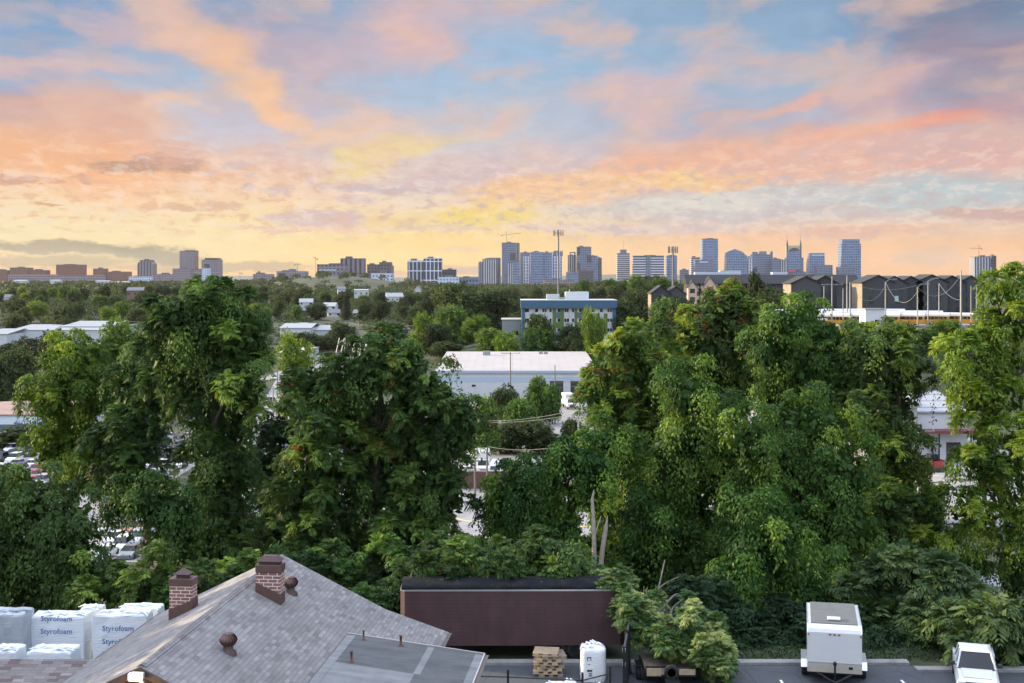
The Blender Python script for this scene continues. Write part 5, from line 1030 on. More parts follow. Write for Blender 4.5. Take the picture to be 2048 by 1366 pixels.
# ----- vehicles
def car_paint(name, c, rough=.22): return pm(name, c, rough, 0., var=.04, scale=1., spec=.6)
M_glass = glassmat('car_glass', (.006,.009,.014), .04); M_glass.node_tree.nodes['Principled BSDF'].inputs['Specular IOR Level'].default_value = .4; M_grey = pm('dark_trim', (.03,.03,.032), .5); M_head = pm('lamp_lens', (.75,.78,.8), .1, .2)
def loft(mb, secs, mi=0, smooth=False, close=True):
    n = len(secs[0]); vs = [p for s in secs for p in s]
    mb.add(vs, [(i*n+k, i*n+(k+1) % n, (i+1)*n+(k+1) % n, (i+1)*n+k) for i in range(len(secs)-1) for k in range(n)], mi, smooth)
    if close: mb.add(secs[0], [tuple(range(n))[::-1]], mi); mb.add(secs[-1], [tuple(range(n))], mi)
def pickup(paint, label, loc, rz):
    """front towards -y, 5.5 m long"""
    T = thing('pickup_truck', label, 'pickup truck', loc, rz); w = .97
    def sec(y, zt, wt, zb=.45, wb=None):
        wb = wb or w; return [(-wb+.06, y, zb), (wb-.06, y, zb), (wb, y, zb+.2), (wb, y, zt-.16), (wt, y, zt), (-wt, y, zt), (-wb, y, zt-.16), (-wb, y, zb+.2)]
    mb = MB(); loft(mb, [sec(-2.75, .95, .74, .5, .84), sec(-2.62, 1.05, .82, .45, .94), sec(-2.3, 1.12, .84), sec(-1.25, 1.22, .88), sec(.95, 1.24, .90)], smooth=False)
    # bed: side walls, tailgate, floor
    for s in (-1, 1): mb.box(s*w-.0 if s < 0 else w-.13, -w+.13 if s < 0 else w, .951, 2.72, .62, 1.26)
    mb.box(-w+.131, w-.131, 2.62, 2.72, .62, 1.25); mb.box(-w+.131, w-.131, .951, 2.619, .62, .70); mb.build('body', paint, T)
    mb = MB(); A = [(-.86, -1.30, 1.215), (.86, -1.30, 1.215), (.86, .93, 1.235), (-.86, .93, 1.235)]; B = [(-.66, -.52, 1.86), (.66, -.52, 1.86), (.68, .74, 1.86), (-.68, .74, 1.86)]
    mb.add(A+B, [(0,1,5,4), (1,2,6,5), (2,3,7,6), (3,0,4,7)]); mb.build('window', M_glass, T)
    mb = MB(); loft(mb, [[(-.70, -.60, 1.835), (.70, -.60, 1.835), (.72, .80, 1.835), (-.72, .80, 1.835)], [(-.70, -.55, 1.875), (.70, -.55, 1.875), (.72, .76, 1.875), (-.72, .76, 1.875)], [(-.58, -.42, 1.925), (.58, -.42, 1.925), (.6, .62, 1.925), (-.6, .62, 1.925)]]); mb.build('roof', paint, T)
    mb = MB()
    for s in (-1, 1):
        for a, b in (((s*.87, -1.31, 1.21), (s*.685, -.53, 1.86)), ((s*.88, .94, 1.235), (s*.70, .76, 1.86)), ((s*.885, -.12, 1.22), (s*.70, -.05, 1.86))): mb.tube([a, b], .055, 5)
    mb.build('pillar', paint, T)
    mb = MB(); mb.box(-.84, .84, -1.40, -1.27, 1.212, 1.232); mb.build('cowl', M_grey, T)
    mb = MB(); mb.slab([(-.62, -2.45, 1.135), (.62, -2.45, 1.135), (.70, -1.42, 1.25), (-.70, -1.42, 1.25)], .06); mb.build('bonnet', paint, T)
    mb = MB(); mb.tube([(.3, .5, 1.92), (.3, .62, 2.12)], .012, 5); mb.build('aerial', M_grey, T)
    mb = MB(); mb.box(-.56, .56, -2.80, -2.70, .70, .98, bev=.02); mb.box(-.85, .85, -2.79, -2.6, .45, .56); mb.build('grille', M_grey, T)
    for s in (-1, 1):
        mb = MB(); mb.box(s*.75-.16, s*.75+.16, -2.74, -2.58, .80, .99, bev=.02); mb.build('headlight', M_head, T)
        mb = MB(); mb.box(s*1.08-.12, s*1.08+.12, -.98, -.88, 1.22, 1.42, bev=.03); mb.box(s*.95-.08, s*.95+.08, -.93, -.9, 1.24, 1.28); mb.build('mirror', M_grey, T)
        mb = MB(); mb.box(s*.885-.02, s*.885+.02, 2.70, 2.75, .85, 1.15); mb.build('tail_light', M_red, T)
        for y in (-1.8, 1.7): wheel('wheel', T, (s*.86, y, .39), .39, .25, 'x')
        mb = MB(); mb.box(s*.98-.01, s*.98+.01, -.3, -.15, 1.05, 1.09); mb.build('door_handle', M_grey, T)
    return T
PT = pickup(car_paint('white_paint', (.56,.57,.585)), 'white crew cab pickup facing the camera, at the right end of the lot', (X(1962, 30.6), 31.0, 0), R(-17)); PT.scale = (.93, .93, .91)
# ================================================================= buildings and things in the valley
M_white = pm('white_wall', (.54,.555,.58), .7, var=.08, scale=.3, dirt=.25, dscale=.25, dcol=(.45,.45,.46))
M_whroof = pm('white_membrane', (.38,.35,.335), .8, var=.12, scale=.15, dirt=.45, dscale=.12, dcol=(.45,.40,.37))
M_metroof = plank_h('ribbed_metal', (.31,.32,.345), .5, .5, .1)
M_win = glassmat('dark_glass', (.015,.018,.022), .12); M_bluew = pm('blue_panel', (.045,.11,.19), .6, var=.1); M_greenp = pm('green_panel', (.10,.17,.035), .7, var=.1); M_slate = pm('slate_panel', (.09,.14,.19), .6)
M_pole = pm('utility_pole_wood', (.16,.14,.12), .9, var=.3, scale=3); M_gpole = pm('galvanised_pole', (.30,.31,.32), .5, .5); M_wire = pm('wire', (.16,.17,.18), .5, .3)
M_lwire = pm('pale_cable', (.30,.30,.31), .5, .3)
def hall(name, label, cat, px0, px1, d, dep, pz_e, rise, wall_m, roof_m, z0=None, parts=None, rz=0., over=.3):
    """a long low building: front at distance d, eaves at pixel row pz_e"""
    x0, x1 = X(px0, d), X(px1, d); z0 = g1((x0+x1)/2, d) if z0 is None else z0; h = Z(pz_e, d)-z0; w = (x1-x0)/2; dep = dep*K
    T = thing(name, label, cat, ((x0+x1)/2, d, z0), rz); mb = MB(); mb.box(-w, w, 0, dep, -3, h); mb.build('wall', wall_m, T)
    mb = MB(); pr = [(-over, h+.004), (dep/2, h+rise), (dep+over, h+.004), (dep+over, h+.25), (dep/2, h+rise+.25), (-over, h+.25)]
    mb.prism([(a, b) for a, b in pr], 'x', -w-over, w+over); mb.build('roof', roof_m, T); T['_h'] = h; T['_w'] = w; return T
def prt(T, name, m, *boxes):
    mb = MB()
    for b in boxes: mb.box(*b)
    return mb.build(name, m, T)
# the white warehouse
x0, x1 = X(872, 181), X(1196, 181); T = thing('warehouse', 'long white warehouse with a stained pale roof and blue-grey band, in mid view', 'warehouse', ((x0+x1)/2, 181, g1(0, 181))); w = (x1-x0)/2; h = Z(742, 181)+13.6
prt(T, 'wall', M_white, (-w, w, 0, 61.6, -1, h-.5)); prt(T, 'blue_band', pm('pale_blue_band', (.40,.48,.58), .6), (-w-.02, w+.02, -.04, -.003, h-3.0, h-1.6)); 
mb = MB(); mb.prism([(-.35, h-.495), (62, h-.495), (62, h+1.6), (56, h+1.5), (-.35, h+.1)], 'x', -w-.3, w+.3); roof = mb.build('roof', M_whroof, T)
prt(T, 'roof_edge', pm('blue_gutter', (.34,.40,.50), .5), (-w-.32, w+.32, -.40, -.352, h-.6, h+.12))
mb = MB(); r = np.random.default_rng(8)
for k in range(16): x = -w+2+k*(2*w-4)/15; mb.quad((x, 0, h+.125), (x+.1, 0, h+.125), (x+.1, 55.9, h+1.52), (x, 55.9, h+1.52))
mb.build('roof_seam', pm('roof_seam_tar', (.36,.32,.30), .9), roof)
for x, y, s in ((-9, 48, 1.1), (7.5, 52, .6), (9, 52, .6)): prt(T, 'roof_unit', M_gpole, (x-s, x+s, y-s*.7, y+s*.7, h+1.0, h+1.9+s*.6))
for x in (-w+10, -2, 8.): prt(T, 'window', M_win, (x-.5, x+.5, -.03, -.004, h-4.2, h-3.6))
for x in (w-11, w-5.5): prt(T, 'dock_door', pm('dock_opening', (.03,.03,.035), .7), (x-1.8, x+1.8, -.06, -.005, .8, 4.8))
# truck backed to the dock
def boxtruck(label, loc, rz, boxc, group=None, cat='truck'):
    T = thing('box_truck', label, cat, loc, rz, group); mb = MB(); mb.box(-1.2, 1.2, -.6, 5.4, .9, 3.5, bev=.04); mb.build('box', boxc, T)
    mb = MB(); loft(mb, [[(-1.05, -2.9, .5), (1.05, -2.9, .5), (1.05, -2.9, 1.35), (-1.05, -2.9, 1.35)], [(-1.08, -2.2, .5), (1.08, -2.2, .5), (1.08, -2.2, 1.55), (-1.08, -2.2, 1.55)], [(-1.08, -1.6, .5), (1.08, -1.6, .5), (.95, -1.45, 2.45), (-.95, -1.45, 2.45)], [(-1.08, -.62, .5), (1.08, -.62, .5), (1.0, -.62, 2.5), (-1.0, -.62, 2.5)]]); mb.build('cab', M_wht, T)
    mb = MB(); mb.quad((-.92, -2.16, 1.60), (.92, -2.16, 1.60), (.84, -1.53, 2.36), (-.84, -1.53, 2.36)); mb.build('windscreen', M_glass, T)
    prt(T, 'grille', M_grey, (-.6, .6, -2.95, -2.905, .6, 1.1), (-1., 1., -3.0, -2.906, .42, .56))
    for s in (-1, 1):
        prt(T, 'headlight', M_head, (s*.85-.15, s*.85+.15, -2.95, -2.906, .8, 1.05))
        for y in (-2.1, 3.9): wheel('wheel', T, (s*.98, y, .45), .45, .3, 'x')
    return T
def van(label, loc, rz, paint, group=None):
    T = thing('van', label, 'van', loc, rz, group); mb = MB(); w = 1.0
    S = lambda y, zt, wt: [(-w, y, .4), (w, y, .4), (w, y, min(1.2, zt-.1)), (wt, y, zt), (-wt, y, zt), (-w, y, min(1.2, zt-.1))]
    loft(mb, [S(-2.9, 1.0, .85), S(-2.75, 1.15, .9), S(-1.9, 1.32, .93), S(-1.15, 2.35, .80), S(-.7, 2.55, .82), S(2.9, 2.55, .82)]); mb.build('body', paint, T)
    mb = MB(); mb.quad((-.84, -1.86, 1.39), (.84, -1.86, 1.39), (.72, -1.18, 2.30), (-.72, -1.18, 2.30)); mb.build('windscreen', M_glass, T)
    prt(T, 'grille', M_grey, (-.55, .55, -2.95, -2.905, .62, .92))
    for s in (-1, 1):
        mb = MB(); mb.quad((s*1.004, -1.3, 1.3), (s*1.004, -.3, 1.3), (s*.90, -.3, 2.0), (s*.90, -.9, 2.0)); mb.build('side_window', M_glass, T)
        prt(T, 'headlight', M_head, (s*.75-.14, s*.75+.14, -2.94, -2.88, .75, .98))
        for y in (-1.9, 1.9): wheel('wheel', T, (s*.92, y, .37), .37, .24, 'x')
    return T
boxtruck('white box truck parked at the warehouse loading dock', (X(1140, 168), 168, g1(X(1140, 168), 168)+.03), R(8), M_wht)
zv = g1(-6, 110)+.05
van('white high-roof van facing the camera, right of the pole in the central gap', (X(992, 110), 110, zv), R(-4), car_paint('van_white', (.74,.75,.77)))
boxtruck('white box truck just left of the high-roof van', (X(966, 112), 112, zv), R(3), M_wht)
van('white van half hidden behind the left tree in the central gap', (X(938, 114), 114, zv), R(4), car_paint('van_cream', (.7,.7,.68)))
def carform(paint, suv=0., name='parked_car'):
    T = thing(name, None, 'car'); w = .9; k = suv
    S = lambda y, zt, wt=.80: [(-w+.04, y, .26), (w-.04, y, .26), (w, y, .5), (wt, y, zt), (-wt, y, zt), (-w, y, .5)]
    mb = MB(); loft(mb, [S(-2.25, .62, .7), S(-2.1, .72+k*.1), S(-1.15, .90+k*.12), S(.0, .95+k*.14), S(1.5, .96+k*.14), S(2.15, .92+k*.14), S(2.25, .65, .72)]); mb.build('body', paint, T)
    yb = 1.35+k*.75; yr = .75+k*1.1; zt = 1.42+.3*k; z0 = .9+.13*k
    A = [(-.82, -1.12, z0), (.82, -1.12, z0), (.83, yb, z0+.04), (-.83, yb, z0+.04)]; B = [(-.62, -.35, zt-.04), (.62, -.35, zt-.04), (.62, yr, zt-.04), (-.62, yr, zt-.04)]
    mb = MB(); mb.add(A+B, [(0,1,5,4), (1,2,6,5), (2,3,7,6), (3,0,4,7)]); mb.build('window', M_glass, T)
    mb = MB(); loft(mb, [[(-.66, -.42, zt-.06), (.66, -.42, zt-.06), (.66, yr+.08, zt-.06), (-.66, yr+.08, zt-.06)], [(-.58, -.3, zt), (.58, -.3, zt), (.58, yr-.05, zt), (-.58, yr-.05, zt)]]); mb.build('roof', paint, T)
    mb = MB()
    for s in (-1, 1):
        for y in (-1.4, 1.35): mb.lathe([(.001, -.12), (.2, -.11), (.33, -.1), (.33, .1), (.2, .11), (.001, .12)], (s*.82, y, .33), 14, axis='x')
    for y, nm in ((-1.4, 'wheel'), (1.35, 'wheel')):
        for s in (-1, 1):
            mb = MB(); mb.lathe([(.001, -.12), (.2, -.11), (.33, -.1), (.33, .1), (.2, .11), (.001, .12)], (s*.82, y, .33), 14, axis='x'); mb.build(nm, M_rub, T)
    for s in (-1, 1):
        prt(T, 'headlight', M_head, (s*.62-.16, s*.62+.16, -2.24, -2.1, .56, .70)); prt(T, 'tail_light', M_red, (s*.66-.14, s*.66+.14, 2.12, 2.262, .62, .80))
    return T
CARP = [('white', (.72,.73,.74)), ('silver', (.42,.43,.45)), ('black', (.02,.02,.024)), ('dark blue', (.03,.05,.11)), ('grey', (.14,.145,.15)), ('red', (.28,.03,.03))]
CFORM = [[carform(car_paint('car_'+n.replace(' ', '_'), c), s), n, 'estate' if s else 'saloon', False] for n, c in CARP for s in (0., .8)]
def put_car(k, loc, rz, label, group):
    f = CFORM[k]
    if f[3]: return dup(f[0], loc, rz, label, group)
    f[3] = True; o = f[0]; o.location = RL(loc); o.rotation_euler = (0, 0, rz); o['label'] = label; o['group'] = group; return o
GAPS = [(0, 110, 'below the auto body shop'), (225, 345, 'above the left chimney'), (310, 365, 'beside the tallest tree'), (725, 775, 'behind the brown trailer'), (515, 600, 'by the valley road')]
rowno = 0; ORD = 'first second third fourth fifth sixth seventh eighth ninth tenth eleventh twelfth thirteenth fourteenth fifteenth sixteenth seventeenth eighteenth nineteenth twentieth'.split()
for yrow in np.arange(76, 138, 3.3):
    rowno += 1; x = -114.; seq_ = [0]
    while x < -22:
        px = CX+x/yrow*F; gap = next((q[2] for q in GAPS if q[0]-14 < px < q[1]+14), None)
        if gap and (x < -56 or yrow < 99) and rnd.random() < .9:
            k = rnd.choice([0, 0, 0, 1, 1, 2, 3, 4, 5, 6, 7, 8, 9, 10, 2, 3]); dd = yrow+rnd.uniform(-.15, .15)
            put_car(k, (x, dd, g1(x, dd)+.06), R(rnd.choice([0, 180])+rnd.uniform(-3, 3)), f'{CFORM[k][1]} {CFORM[k][2]} car, {ORD[seq_[0]]} from left in the {ORD[rowno-1]} row, {gap}', 'cars parked in the valley lot'); seq_[0] += 1
        x += 2.75
for px, py, rz, k, l in ((544, 806, 200, 4, 'black saloon car driving on the road right of the tallest tree'), (548, 760, 20, 2, 'silver saloon car further up the road'), (345, 880, 60, 2, 'silver car by the pole in the narrow gap left of the tallest tree')):
    s = (py-HY)/32.1; d = F/s; put_car(k, (X(px, d), d, g1(X(px, d), d)+.1), R(rz), l, 'cars on the valley road')
for o, a_, b_, us_ in CFORM:
    if not us_:
        for ch in list(o.children): bpy.data.objects.remove(ch)
        bpy.data.objects.remove(o)
# auto body shop at the left edge
T = hall('auto_body_shop', 'pale blue-white auto body shop with blue painted letters and a rusty roof edge', 'workshop', -60, 175, 144, 16, 831, 1.2, pm('shop_paint', (.62,.68,.76), .7, var=.06), pm('rusty_roof', (.30,.20,.17), .8, var=.3, scale=.4)); h = T['_h']
lettering(T, 'AUTO BODY', (X(64, 144)-T.location.x, -.03, h-1.95), 1.25, pm('faded_blue_letter', (.10,.22,.42), .7), ext=.01, bold=.03)
prt(T, 'awning', M_white, (-1.5, 12, -1.6, -.01, h-3.0, h-2.75)); prt(T, 'door', M_win, (1.5, 4.2, -.03, -.004, .2, h-3.2)); prt(T, 'roof_unit', M_gpole, (-2.6, -1.4, 4, 5, h+.5, h+1.9)); prt(T, 'base_band', M_slate, (-12.5, 12.5, -.02, -.003, -1, 1.2))
# left long white roofs
for px0, px1, py, d, dep, l in ((22, 208, 661, 300, 26, 'long low white-roofed shed behind the left trees, right of the edge'), (120, 215, 654, 306, 30, 'white-roofed shed with a sloping end against the tallest tree'), (-30, 14, 669, 290, 20, 'white-roofed shed cut by the left edge of the view'), (560, 622, 657, 300, 16, 'white-roofed shed right of the tallest tree, left one'), (624, 690, 661, 304, 16, 'white-roofed shed behind the white shop, right one')):
    T = hall('shed', l, 'warehouse', px0, px1, d, dep, py, 1.6, M_white, M_metroof); T['group'] = 'white-roofed sheds'; T['_g'] = 0; prt(T, 'door', M_win, (-1.5, 1.5, -.05, -.004, -1, 2.2))
# white shop on the road
T = hall('corner_shop', 'white flat-roofed shop with a red-panelled side at the top of the road', 'shop', 556, 606, 268, 22, 706, .3, M_white, M_whroof); h = T['_h']; w = T['_w']
prt(T, 'side_window', M_win, *[(w+.004, w+.05, 3+k*4, 5.4+k*4, 1., 3.2) for k in range(4)]); prt(T, 'red_panel', pm('red_sign_panel', (.30,.03,.03), .5), (w+.003, w+.06, 1, 9, 3.4, h-1)); prt(T, 'roof_unit', M_gpole, (0, 2, 8, 10, h+.3, h+1.6)); prt(T, 'door', M_win, (-3, -1.6, -.04, -.004, 0, 2.4))
T = hall('kiosk', 'small white roadside building with red signs, beside the seeded tree', 'shop', 500, 552, 128, 7, 868, .3, M_white, M_whroof); h = T['_h']
prt(T, 'sign', pm('red_sign', (.45,.03,.03), .4), (.3, 1.2, -.06, -.004, h-1.4, h-.3)); prt(T, 'sign', M_red, (-1.2, -.2, -.06, -.004, h-1.4, h-.5))
# the blue, white and green building
d = 230; x0, x1 = X(1043, d), X(1232, d); zt, zb = Z(616, d), Z(700, d); T = thing('office_building', 'four-storey white building with green panels and a deep blue roof band', 'building', ((x0+x1)/2, d, zb)); w = (x1-x0)/2; h = zt-zb; s = d/F
def bx(px): return X(px, d)-T.location.x
def bz(py): return Z(py, d)-zb
prt(T, 'wall', M_white, (-w+1.2, w-1.2, 0, 16, -2, h-.01)); prt(T, 'roof_band', M_bluew, (-w-.3, w+.3, -.9, 16.5, h, bz(601))); prt(T, 'roof_edge', M_white, (-w-.35, w+.35, -.95, 16.6, bz(601)+.003, bz(599.5)))
prt(T, 'corner_wall', M_bluew, (-w, -w+1.19, -.3, 16.2, -2, h-.012)); prt(T, 'corner_wall', M_bluew, (w-1.19, w, -.3, 16.2, -2, h-.012))
for px in (1052,1056,1072.5,1087,1092,1101,1117,1131,1136,1146,1160,1186,1202,1217,1222):
    for k in range(4):
        wn = prt(T, 'window', M_win, (bx(px)-.34, bx(px)+.34+(.25 if px in (1072.5,1117,1160,1202) else 0), -.05, -.004, bz(624+k*19.6), bz(617.5+k*19.6)))
M_warm = pm('peach_mullion', (.62,.48,.38), .7)
for px in (1094, 1138, 1182): prt(T, 'mullion', M_warm, (bx(px)-.16, bx(px)+.16, -.12, -.006, bz(636), bz(616)))
for a, b, u, v in ((1061,1083,628,660),(1105,1128,617,675),(1149,1168,617,700),(1192,1215,627,670)):
    mid = (a+b)/2
    for p, q in ((a, mid-4), (mid+4, b)): prt(T, 'green_panel', M_greenp, (bx(p), bx(q), -.07, -.006, bz(v), bz(u)))
    for k in range(4):
        y0_, y1_ = 624.6+k*19.6, 637+k*19.6
        if y0_ >= u-2 and y1_ <= v+2: prt(T, 'spandrel', M_greenp if k % 2 else M_slate, (bx(mid-4)+.01, bx(mid+4)-.01, -.065, -.006, bz(y1_-.4), bz(y0_)))
prt(T, 'roof_house', M_white, (bx(1132), bx(1179), 4, 10, bz(601), bz(584))); prt(T, 'roof_house', pm('grey_plant_room', (.42,.44,.44), .7), (bx(1094), bx(1120), 5, 10, bz(601), bz(589))); prt(T, 'roof_unit', M_gpole, (bx(1121), bx(1130), 5, 7, bz(600), bz(595))); prt(T, 'flue', M_white, (bx(1139), bx(1141), 4, 4.4, bz(584), bz(579)))
T = hall('annexe', 'pale low building at the left end of the blue-banded building', 'building', 1004, 1041, 236, 8, 640, .3, M_gpole, M_whroof); prt(T, 'window', M_win, (1, 2.4, -.04, -.004, 2, 3.4))
# white building, skid loader and yard at right
T = hall('storage_building', 'white walled building with a grey roof and red canopy in the right-hand gap', 'warehouse', 1835, 1935, 91, 14, 826, 1.6, pm('white_block', (.56,.57,.60), .7, var=.06), M_metroof, z0=-6.0); h = T['_h']
prt(T, 'canopy', pm('maroon_canopy', (.16,.04,.04), .6), (-3.4, 4, -2.2, -.02, 4.0, 4.4)); prt(T, 'canopy_post', M_steel, (-1.2, -1.05, -2.1, -1.95, 0, 3.99)); prt(T, 'canopy_post', M_steel, (3.0, 3.15, -2.1, -1.95, 0, 3.99)); prt(T, 'door', M_win, (.5, 2.4, -.04, -.004, 0, 2.6))
T = hall('concrete_shed', 'grey concrete shed left of the white building in the right-hand gap', 'shed', 1795, 1834, 90, 10, 815, .3, pm('board_concrete', (.36,.34,.32), .85, var=.2, dirt=.5), M_metroof, z0=-6.0); prt(T, 'door', M_win, (-1., .4, -.04, -.004, 0, 2.4))
d = 87; T = thing('skid_loader', 'small red skid-steer loader with a black cab, below the red canopy', 'loader', (X(1865, d), d, g1(X(1865, d), d)+.04), R(12)); M_rp = car_paint('red_paint', (.34,.045,.04))
prt(T, 'body', M_rp, (-.75, .75, -1.2, 1.2, .45, 1.25), (-.8, .8, -1.3, -1.05, .3, .8)); prt(T, 'lift_arm', M_rp, (-.95, -.78, -1.3, 1.2, 1.26, 1.45)); prt(T, 'lift_arm', M_rp, (.78, .95, -1.3, 1.2, 1.26, 1.45))
mb = MB(); mb.box(-.55, .55, -.6, .6, 1.255, 2.1, bev=.08); mb.build('cab', M_steel, T); prt(T, 'window', M_glass, (-.4, .4, -.62, -.605, 1.4, 2.0)); prt(T, 'bucket', M_grey, (-.9, .9, -1.9, -1.32, .1, .5))
for s_ in (-1, 1):
    for y in (-.7, .7): wheel('wheel', T, (s_*.85, y, .38), .38, .26, 'x')
# corrugated roofs low at the right
for px, py, d, wpx, l, rz in ((2010, 1205, 55, 190, 'white corrugated roof glimpsed through leaves at the lower right edge', 30), (1600, 1205, 50, 60, 'patch of white corrugated roof behind the cargo trailer', 20)):
    w = wpx/2*d/F; T = thing('low_shed', l, 'shed', (X(px, d), d, g1(X(px, d), d)), R(rz)); h = Z(py, d)-T.location.z
    prt(T, 'wall', M_white, (-w, w, -3, 3, -2, h-.8)); mb = MB(); n = int(w*2/.14); vs = []
    for y, zz in ((-4.2, h-1.9), (4.2, h+1.9)): vs += [(-w-.2+k*.14, y, zz+.045*(k % 2)) for k in range(n)]
    mb.add(vs, [(k, k+1, n+k+1, n+k) for k in range(n-1)]); mb.build('roof', M_metroof, T)
# retaining wall below the vans
d = 104; T = thing('retaining_wall', 'rust-brown retaining wall below the white vans in the central gap', 'wall', (X(955, d), d, g1(X(955, d), d)-.4)); prt(T, 'panel', pm('rust_brown_wall', (.12,.06,.05), .9, var=.3, scale=.8), (-6, 12, -.2, .2, 0, 3.0)); prt(T, 'coping', M_conc, (-6.05, 12.05, -.25, .25, 3.003, 3.15))
# ------------------------------------------------ poles, wires, masts
def upole(px, py_top, d, label, arms=((.6, 1.2),), rad=.14, mat=None, z0=None, transf=False, lamp=0, group='utility poles'):
    x = X(px, d); z0 = g1(x, d) if z0 is None else z0; h = Z(py_top, d)-z0; T = thing('utility_pole' if not lamp else 'street_lamp', label, 'utility pole' if not lamp else 'street lamp', (x, d, z0), 0, group)
    mb = MB(); mb.tube([(0, 0, -.5), (0, 0, h*.5), (0, 0, h)], [rad*1.25, rad*1.05, rad*.8], 8); mb.build('pole', mat or M_pole, T)
    for dz_, wd in arms:
        mb = MB(); mb.box(-wd, wd, -.16, -.06, h-dz_-.06, h-dz_+.06)
        for k in (-1, -.5, .5, 1): mb.lathe([(.04, 0), (.06, .06), (.03, .14), (.05, .2), (.001, .22)], (k*wd*.92, -.11, h-dz_+.062), 6)
        mb.build('crossarm', mat or M_pole, T)
    if transf: mb = MB(); mb.lathe([(.001, 0), (.26, .02), (.28, .5), (.26, .95), (.08, 1.), (.07, 1.15), (.001, 1.16)], (-.42, -.1, h-3.4), 12); mb.build('transformer', M_gpole, T)
    if lamp: mb = MB(); mb.tube([(0, 0, h-.05), (lamp*.8, 0, h+.5), (lamp*1.7, 0, h+.6)], .05, 5); mb.box(min(lamp*1.6, lamp*2.4), max(lamp*1.6, lamp*2.4), -.15, .15, h+.52, h+.68); mb.build('lamp_arm', M_gpole, T)
    T['_top'] = (x, d*K, z0+h); return T
def wire(label, a, b, sag, r=.03, mat=None, n=14):
    a, b = Vector(a), Vector(b); pts = [a.lerp(b, t)-Vector((0, 0, sag*4*t*(1-t))) for t in np.linspace(0, 1, n)]; T = thing('cable', label, 'cable', a, 0, 'overhead cables'); mb = MB(); mb.tube(pts, r, 4); mb.build('strand', mat or M_wire, T, tuple(a))
upole(950, 915, 95, 'brown utility pole in front of the white vans', ((.5, .9),)); upole(974, 900, 98, 'taller brown pole right of the van box truck', ((.4, .8),)); upole(1021, 704, 160, 'pole with a wide crossarm in front of the warehouse', ((.3, 2.2),), .13); upole(1110, 730, 150, 'bare thin pole in front of the warehouse, right of the crossarm one', (), .12)
upole(1157, 832, 100, 'grey pole end with small crossarm by the seeded tree', ((.3, .8),), .14, M_gpole); upole(1838, 848, 66, 'pale pole with twin crossarms and a transformer in the right-hand gap', ((.7, 1.5), (1.5, 1.0)), .17, M_gpole, transf=True)
upole(348, 826, 100, 'pole with a green sleeve in the narrow gap left of the tallest tree', ((.5, .9), (1.6, .9)), .14); upole(546, 772, 150, 'pole beside the road right of the tallest tree', ((.5, 1.2), (3.5, 1.),), .14, M_gpole); upole(555, 720, 200, 'thin pole up the road near the shop', ((.4, 1.),), .12)
upole(578, 655, 230, 'dark pole above the white shop', (), .12); upole(717, 642, 300, 'T-topped pole among the slanted frames', ((.2, 1.2),), .15, M_gpole); upole(745, 652, 300, 'pole at the right of the slanted frames', ((.2, 1.),), .15, M_gpole); upole(772, 640, 330, 'far T-topped pole by the valley trees', ((.2, 1.2),), .15, M_gpole)
wire('upper of the double cables crossing above the central vines', P(955, 841, 104), P(1160, 817, 98), .6, .035, M_lwire); wire('lower of the double cables crossing above the central vines', P(955, 844, 104), P(1160, 826, 98), .5, .035, M_lwire); wire('cable just above the van row in the central gap', P(975, 893, 98), P(1150, 886, 92), .7, .03, M_lwire); wire('cable over the warehouse roof to the right', P(1021, 706, 160), P(1240, 700, 140), .8, .03, M_lwire); wire('lower cable before the vans', P(974, 905, 98), P(1040, 920, 90), .3, .03)
wire('guy wire falling left from the pole before the vans', P(974, 960, 98), P(938, 1010, 90), .1, .03, M_lwire); wire('faint cable across the left valley', P(660, 640, 330), P(840, 650, 300), 1.5, .05)
for k in range(3): wire(f'{("top","middle","bottom")[k]} cable strung in front of the warehouse wall', P(1021, 752+k*9, 160), P(1200, 748+k*9, 150), .8, .03)
# slanted steel frames of the substation
for k, px in enumerate((684, 694, 704, 716, 728, 740, 752, 764)):
    d = 262+k*3; z0 = g1(X(px, d), d); T = thing('steel_frame', f'{("first","second","third","fourth","fifth","sixth","seventh","last")[k]} slanted pale steel frame from the left in the substation', 'substation frame', (X(px, d), d, z0), 0, 'slanted substation frames'); h = Z(676, d)-z0
    mb = MB(); mb.tube([(-3, 0, 0), (-1., 0, h)], .14, 5); mb.tube([(.6, 0, 0), (1.4, 0, h*1.05)], .14, 5); mb.tube([(-1.6, 0, h*.78), (1.8, 0, h*1.0)], .1, 5); mb.build('frame', pm('pale_steel', (.55,.55,.54), .5, .3), T)
# two phone masts
def mast(px, ytop, d, ybase, rows, label):
    x = X(px, d); zb = Z(ybase, d); T = thing('phone_mast', label, 'phone mast', (x, d, zb)); h = Z(ytop, d)-zb; mb = MB(); mb.tube([(0, 0, -12), (0, 0, h*.5), (0, 0, h)], [.5, .4, .26], 10); mb.build('pole', pm('mast_grey', (.17,.175,.185), .6, .3), T); M_ant = pm('antenna_grey', (.20,.19,.19), .6)
    for zz, rw in rows:
        mb = MB(); mb.tube([(rw*math.cos(a), rw*math.sin(a), h-zz) for a in np.linspace(0, 2*math.pi, 13)], .09, 5); 
        for a in np.linspace(0, 2*math.pi, 7)[:-1]: mb.tube([(0, 0, h-zz), (rw*math.cos(a), rw*math.sin(a), h-zz)], .07, 4)
        mb.build('platform', M_ant, T)
        for a in np.linspace(.3, 2*math.pi+.3, 10)[:-1]: mb = MB(); cx_, cy_ = rw*math.cos(a), rw*math.sin(a); mb.box(cx_-.17, cx_+.17, cy_-.14, cy_+.14, h-zz-1.2, h-zz+1.2); mb.build('antenna', M_ant, T)
